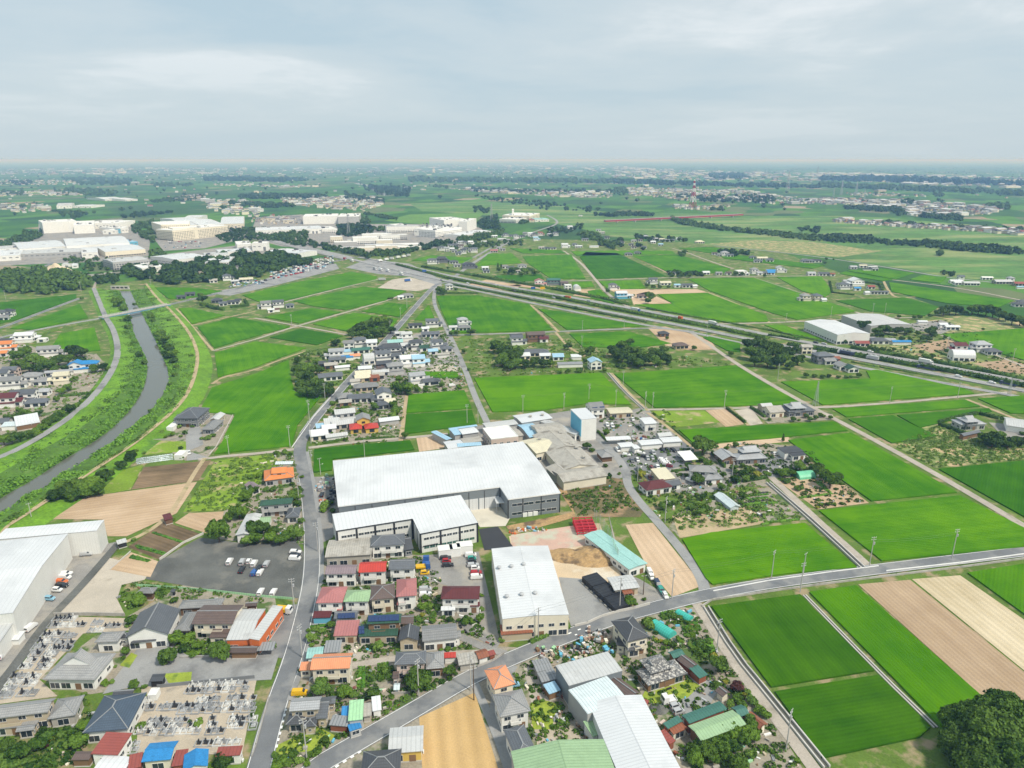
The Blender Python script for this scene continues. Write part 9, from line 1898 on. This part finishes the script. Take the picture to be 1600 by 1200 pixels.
garden('on the left of the village road',[(455,560),(560,525),(640,520),(600,560),(520,640),(465,612)],320,60,6)
garden('in the village beside the levee road',[(0,530),(80,550),(150,555),(165,590),(130,640),(60,690),(0,700)],520,150,7)
garden('around the old factory and parking lot',[(930,640),(1040,640),(1080,700),(1160,760),(1210,800),(1050,830),(990,760),(950,690)],380,170,8)
garden('around the traditional farmhouse and garage',[(1100,690),(1260,700),(1310,750),(1350,785),(1280,795),(1150,700)],300,60,9)
garden('around the central grove and houses',[(725,530),(870,530),(1000,545),(1150,570),(940,582),(740,590)],700,60,10)
garden('among the farms beyond the expressway',[(1290,520),(1480,500),(1600,560),(1600,600),(1350,560)],420,60,11)
garden('in the weedy field behind the orange house',[(286,800),(337,720),(430,709),(415,742),(385,785),(352,797)],260,10,12,'leaf_light')
garden('in the rough field at the right edge',[(1395,695),(1465,665),(1500,680),(1640,700),(1640,714),(1461,731)],700,0,13,'leaf_light')
garden('on the dry grass beside the old factory',[(877,768),(945,744),(978,750),(1006,798),(905,808)],160,6,14,'leaf_mid')
garden('in the vegetable plots by the lane',[(1050,830),(1060,770),(1180,755),(1260,810)],260,30,15,'leaf_light')
# ------------------------------------------------------------------ labels: tell look-alikes apart by their place from the left
ORD=['leftmost','second from left','third from left','fourth from left','fifth from left','sixth from left','seventh from left','eighth from left','ninth from left','tenth from left','eleventh from left','twelfth from left','thirteenth from left','fourteenth from left','fifteenth from left','sixteenth from left','seventeenth from left','eighteenth from left','nineteenth from left','twentieth from left']
CUT=((' leafy',''),('two storey','two-storey'),('single storey','single-storey'),(' counted from left',' from left'),(' roof house',' house'),('in the cemetery right of the slate hall','in the right cemetery'),('in the cemetery behind the big grey temple roof','in the left cemetery'),(' storey',''),(' standing',''),(' rounded',''),('medium ',''),(' clipped',''),(' walled',''),('hip-and-gable ','hipped '),(' gabled',''),(' hipped',''),(' in the ',' in '),(' of the ',' of '),(' beside the ',' beside '),(' by the ',' by '),(' by the ',' by '),('one of the two','one'),(' at the ',' at '),(' the ',' '))
def short(t):
 for a,b in CUT:
  if len(t.split())<=16: break
  t=t.replace(a,b)
 return t
def finish_labels():
 by={}
 for r in REG: by.setdefault(' '.join(r[1].split()),[]).append(r)
 for lab,rs in by.items():
  if len(rs)==1: rs[0][0]['label']=short(lab); continue
  rs.sort(key=lambda r:(r[2][0]))
  n=len(rs)
  for i,r in enumerate(rs):
   if n==2: o='left one of the two' if i==0 else 'right one of the two'
   elif i==n-1: o='rightmost'
   elif i<len(ORD): o=ORD[i]
   else:
    j=n-1-i; o=ORD[j].replace('left','right') if j<len(ORD) else f'number {i+1} counted from left'
   r[0]['label']=short(f"{lab}, {o}")
   if 'group' not in r[0]: r[0]['group']=lab
plant_trees(); finish_labels()
# ------------------------------------------------------------------ air: pale haze round the whole place
m_=MB(); m_.box(-165000,-66000,-1.2,165000,165000,CH+4,'trim_white',True); hz_=m_.build('haze'); hz_['kind']='stuff'; hz_['label']='thin pale blue summer haze over the whole plain'; hz_['category']='haze'
hm=bpy.data.materials.new('haze'); hm.use_nodes=True; nn=hm.node_tree.nodes; nn.clear(); oo=nn.new('ShaderNodeOutputMaterial'); pv=nn.new('ShaderNodeVolumePrincipled')
pv.inputs['Absorption Color'].default_value=(1,1,1,1); pv.inputs['Color'].default_value=(0.30,0.55,1.0,1); pv.inputs['Density'].default_value=HAZE; pv.inputs['Anisotropy'].default_value=0.0
hm.node_tree.links.new(pv.outputs[0],oo.inputs['Volume']); hz_.data.materials.clear(); hz_.data.materials.append(hm)
print('things',len(REG),'objects',len(bpy.data.objects))
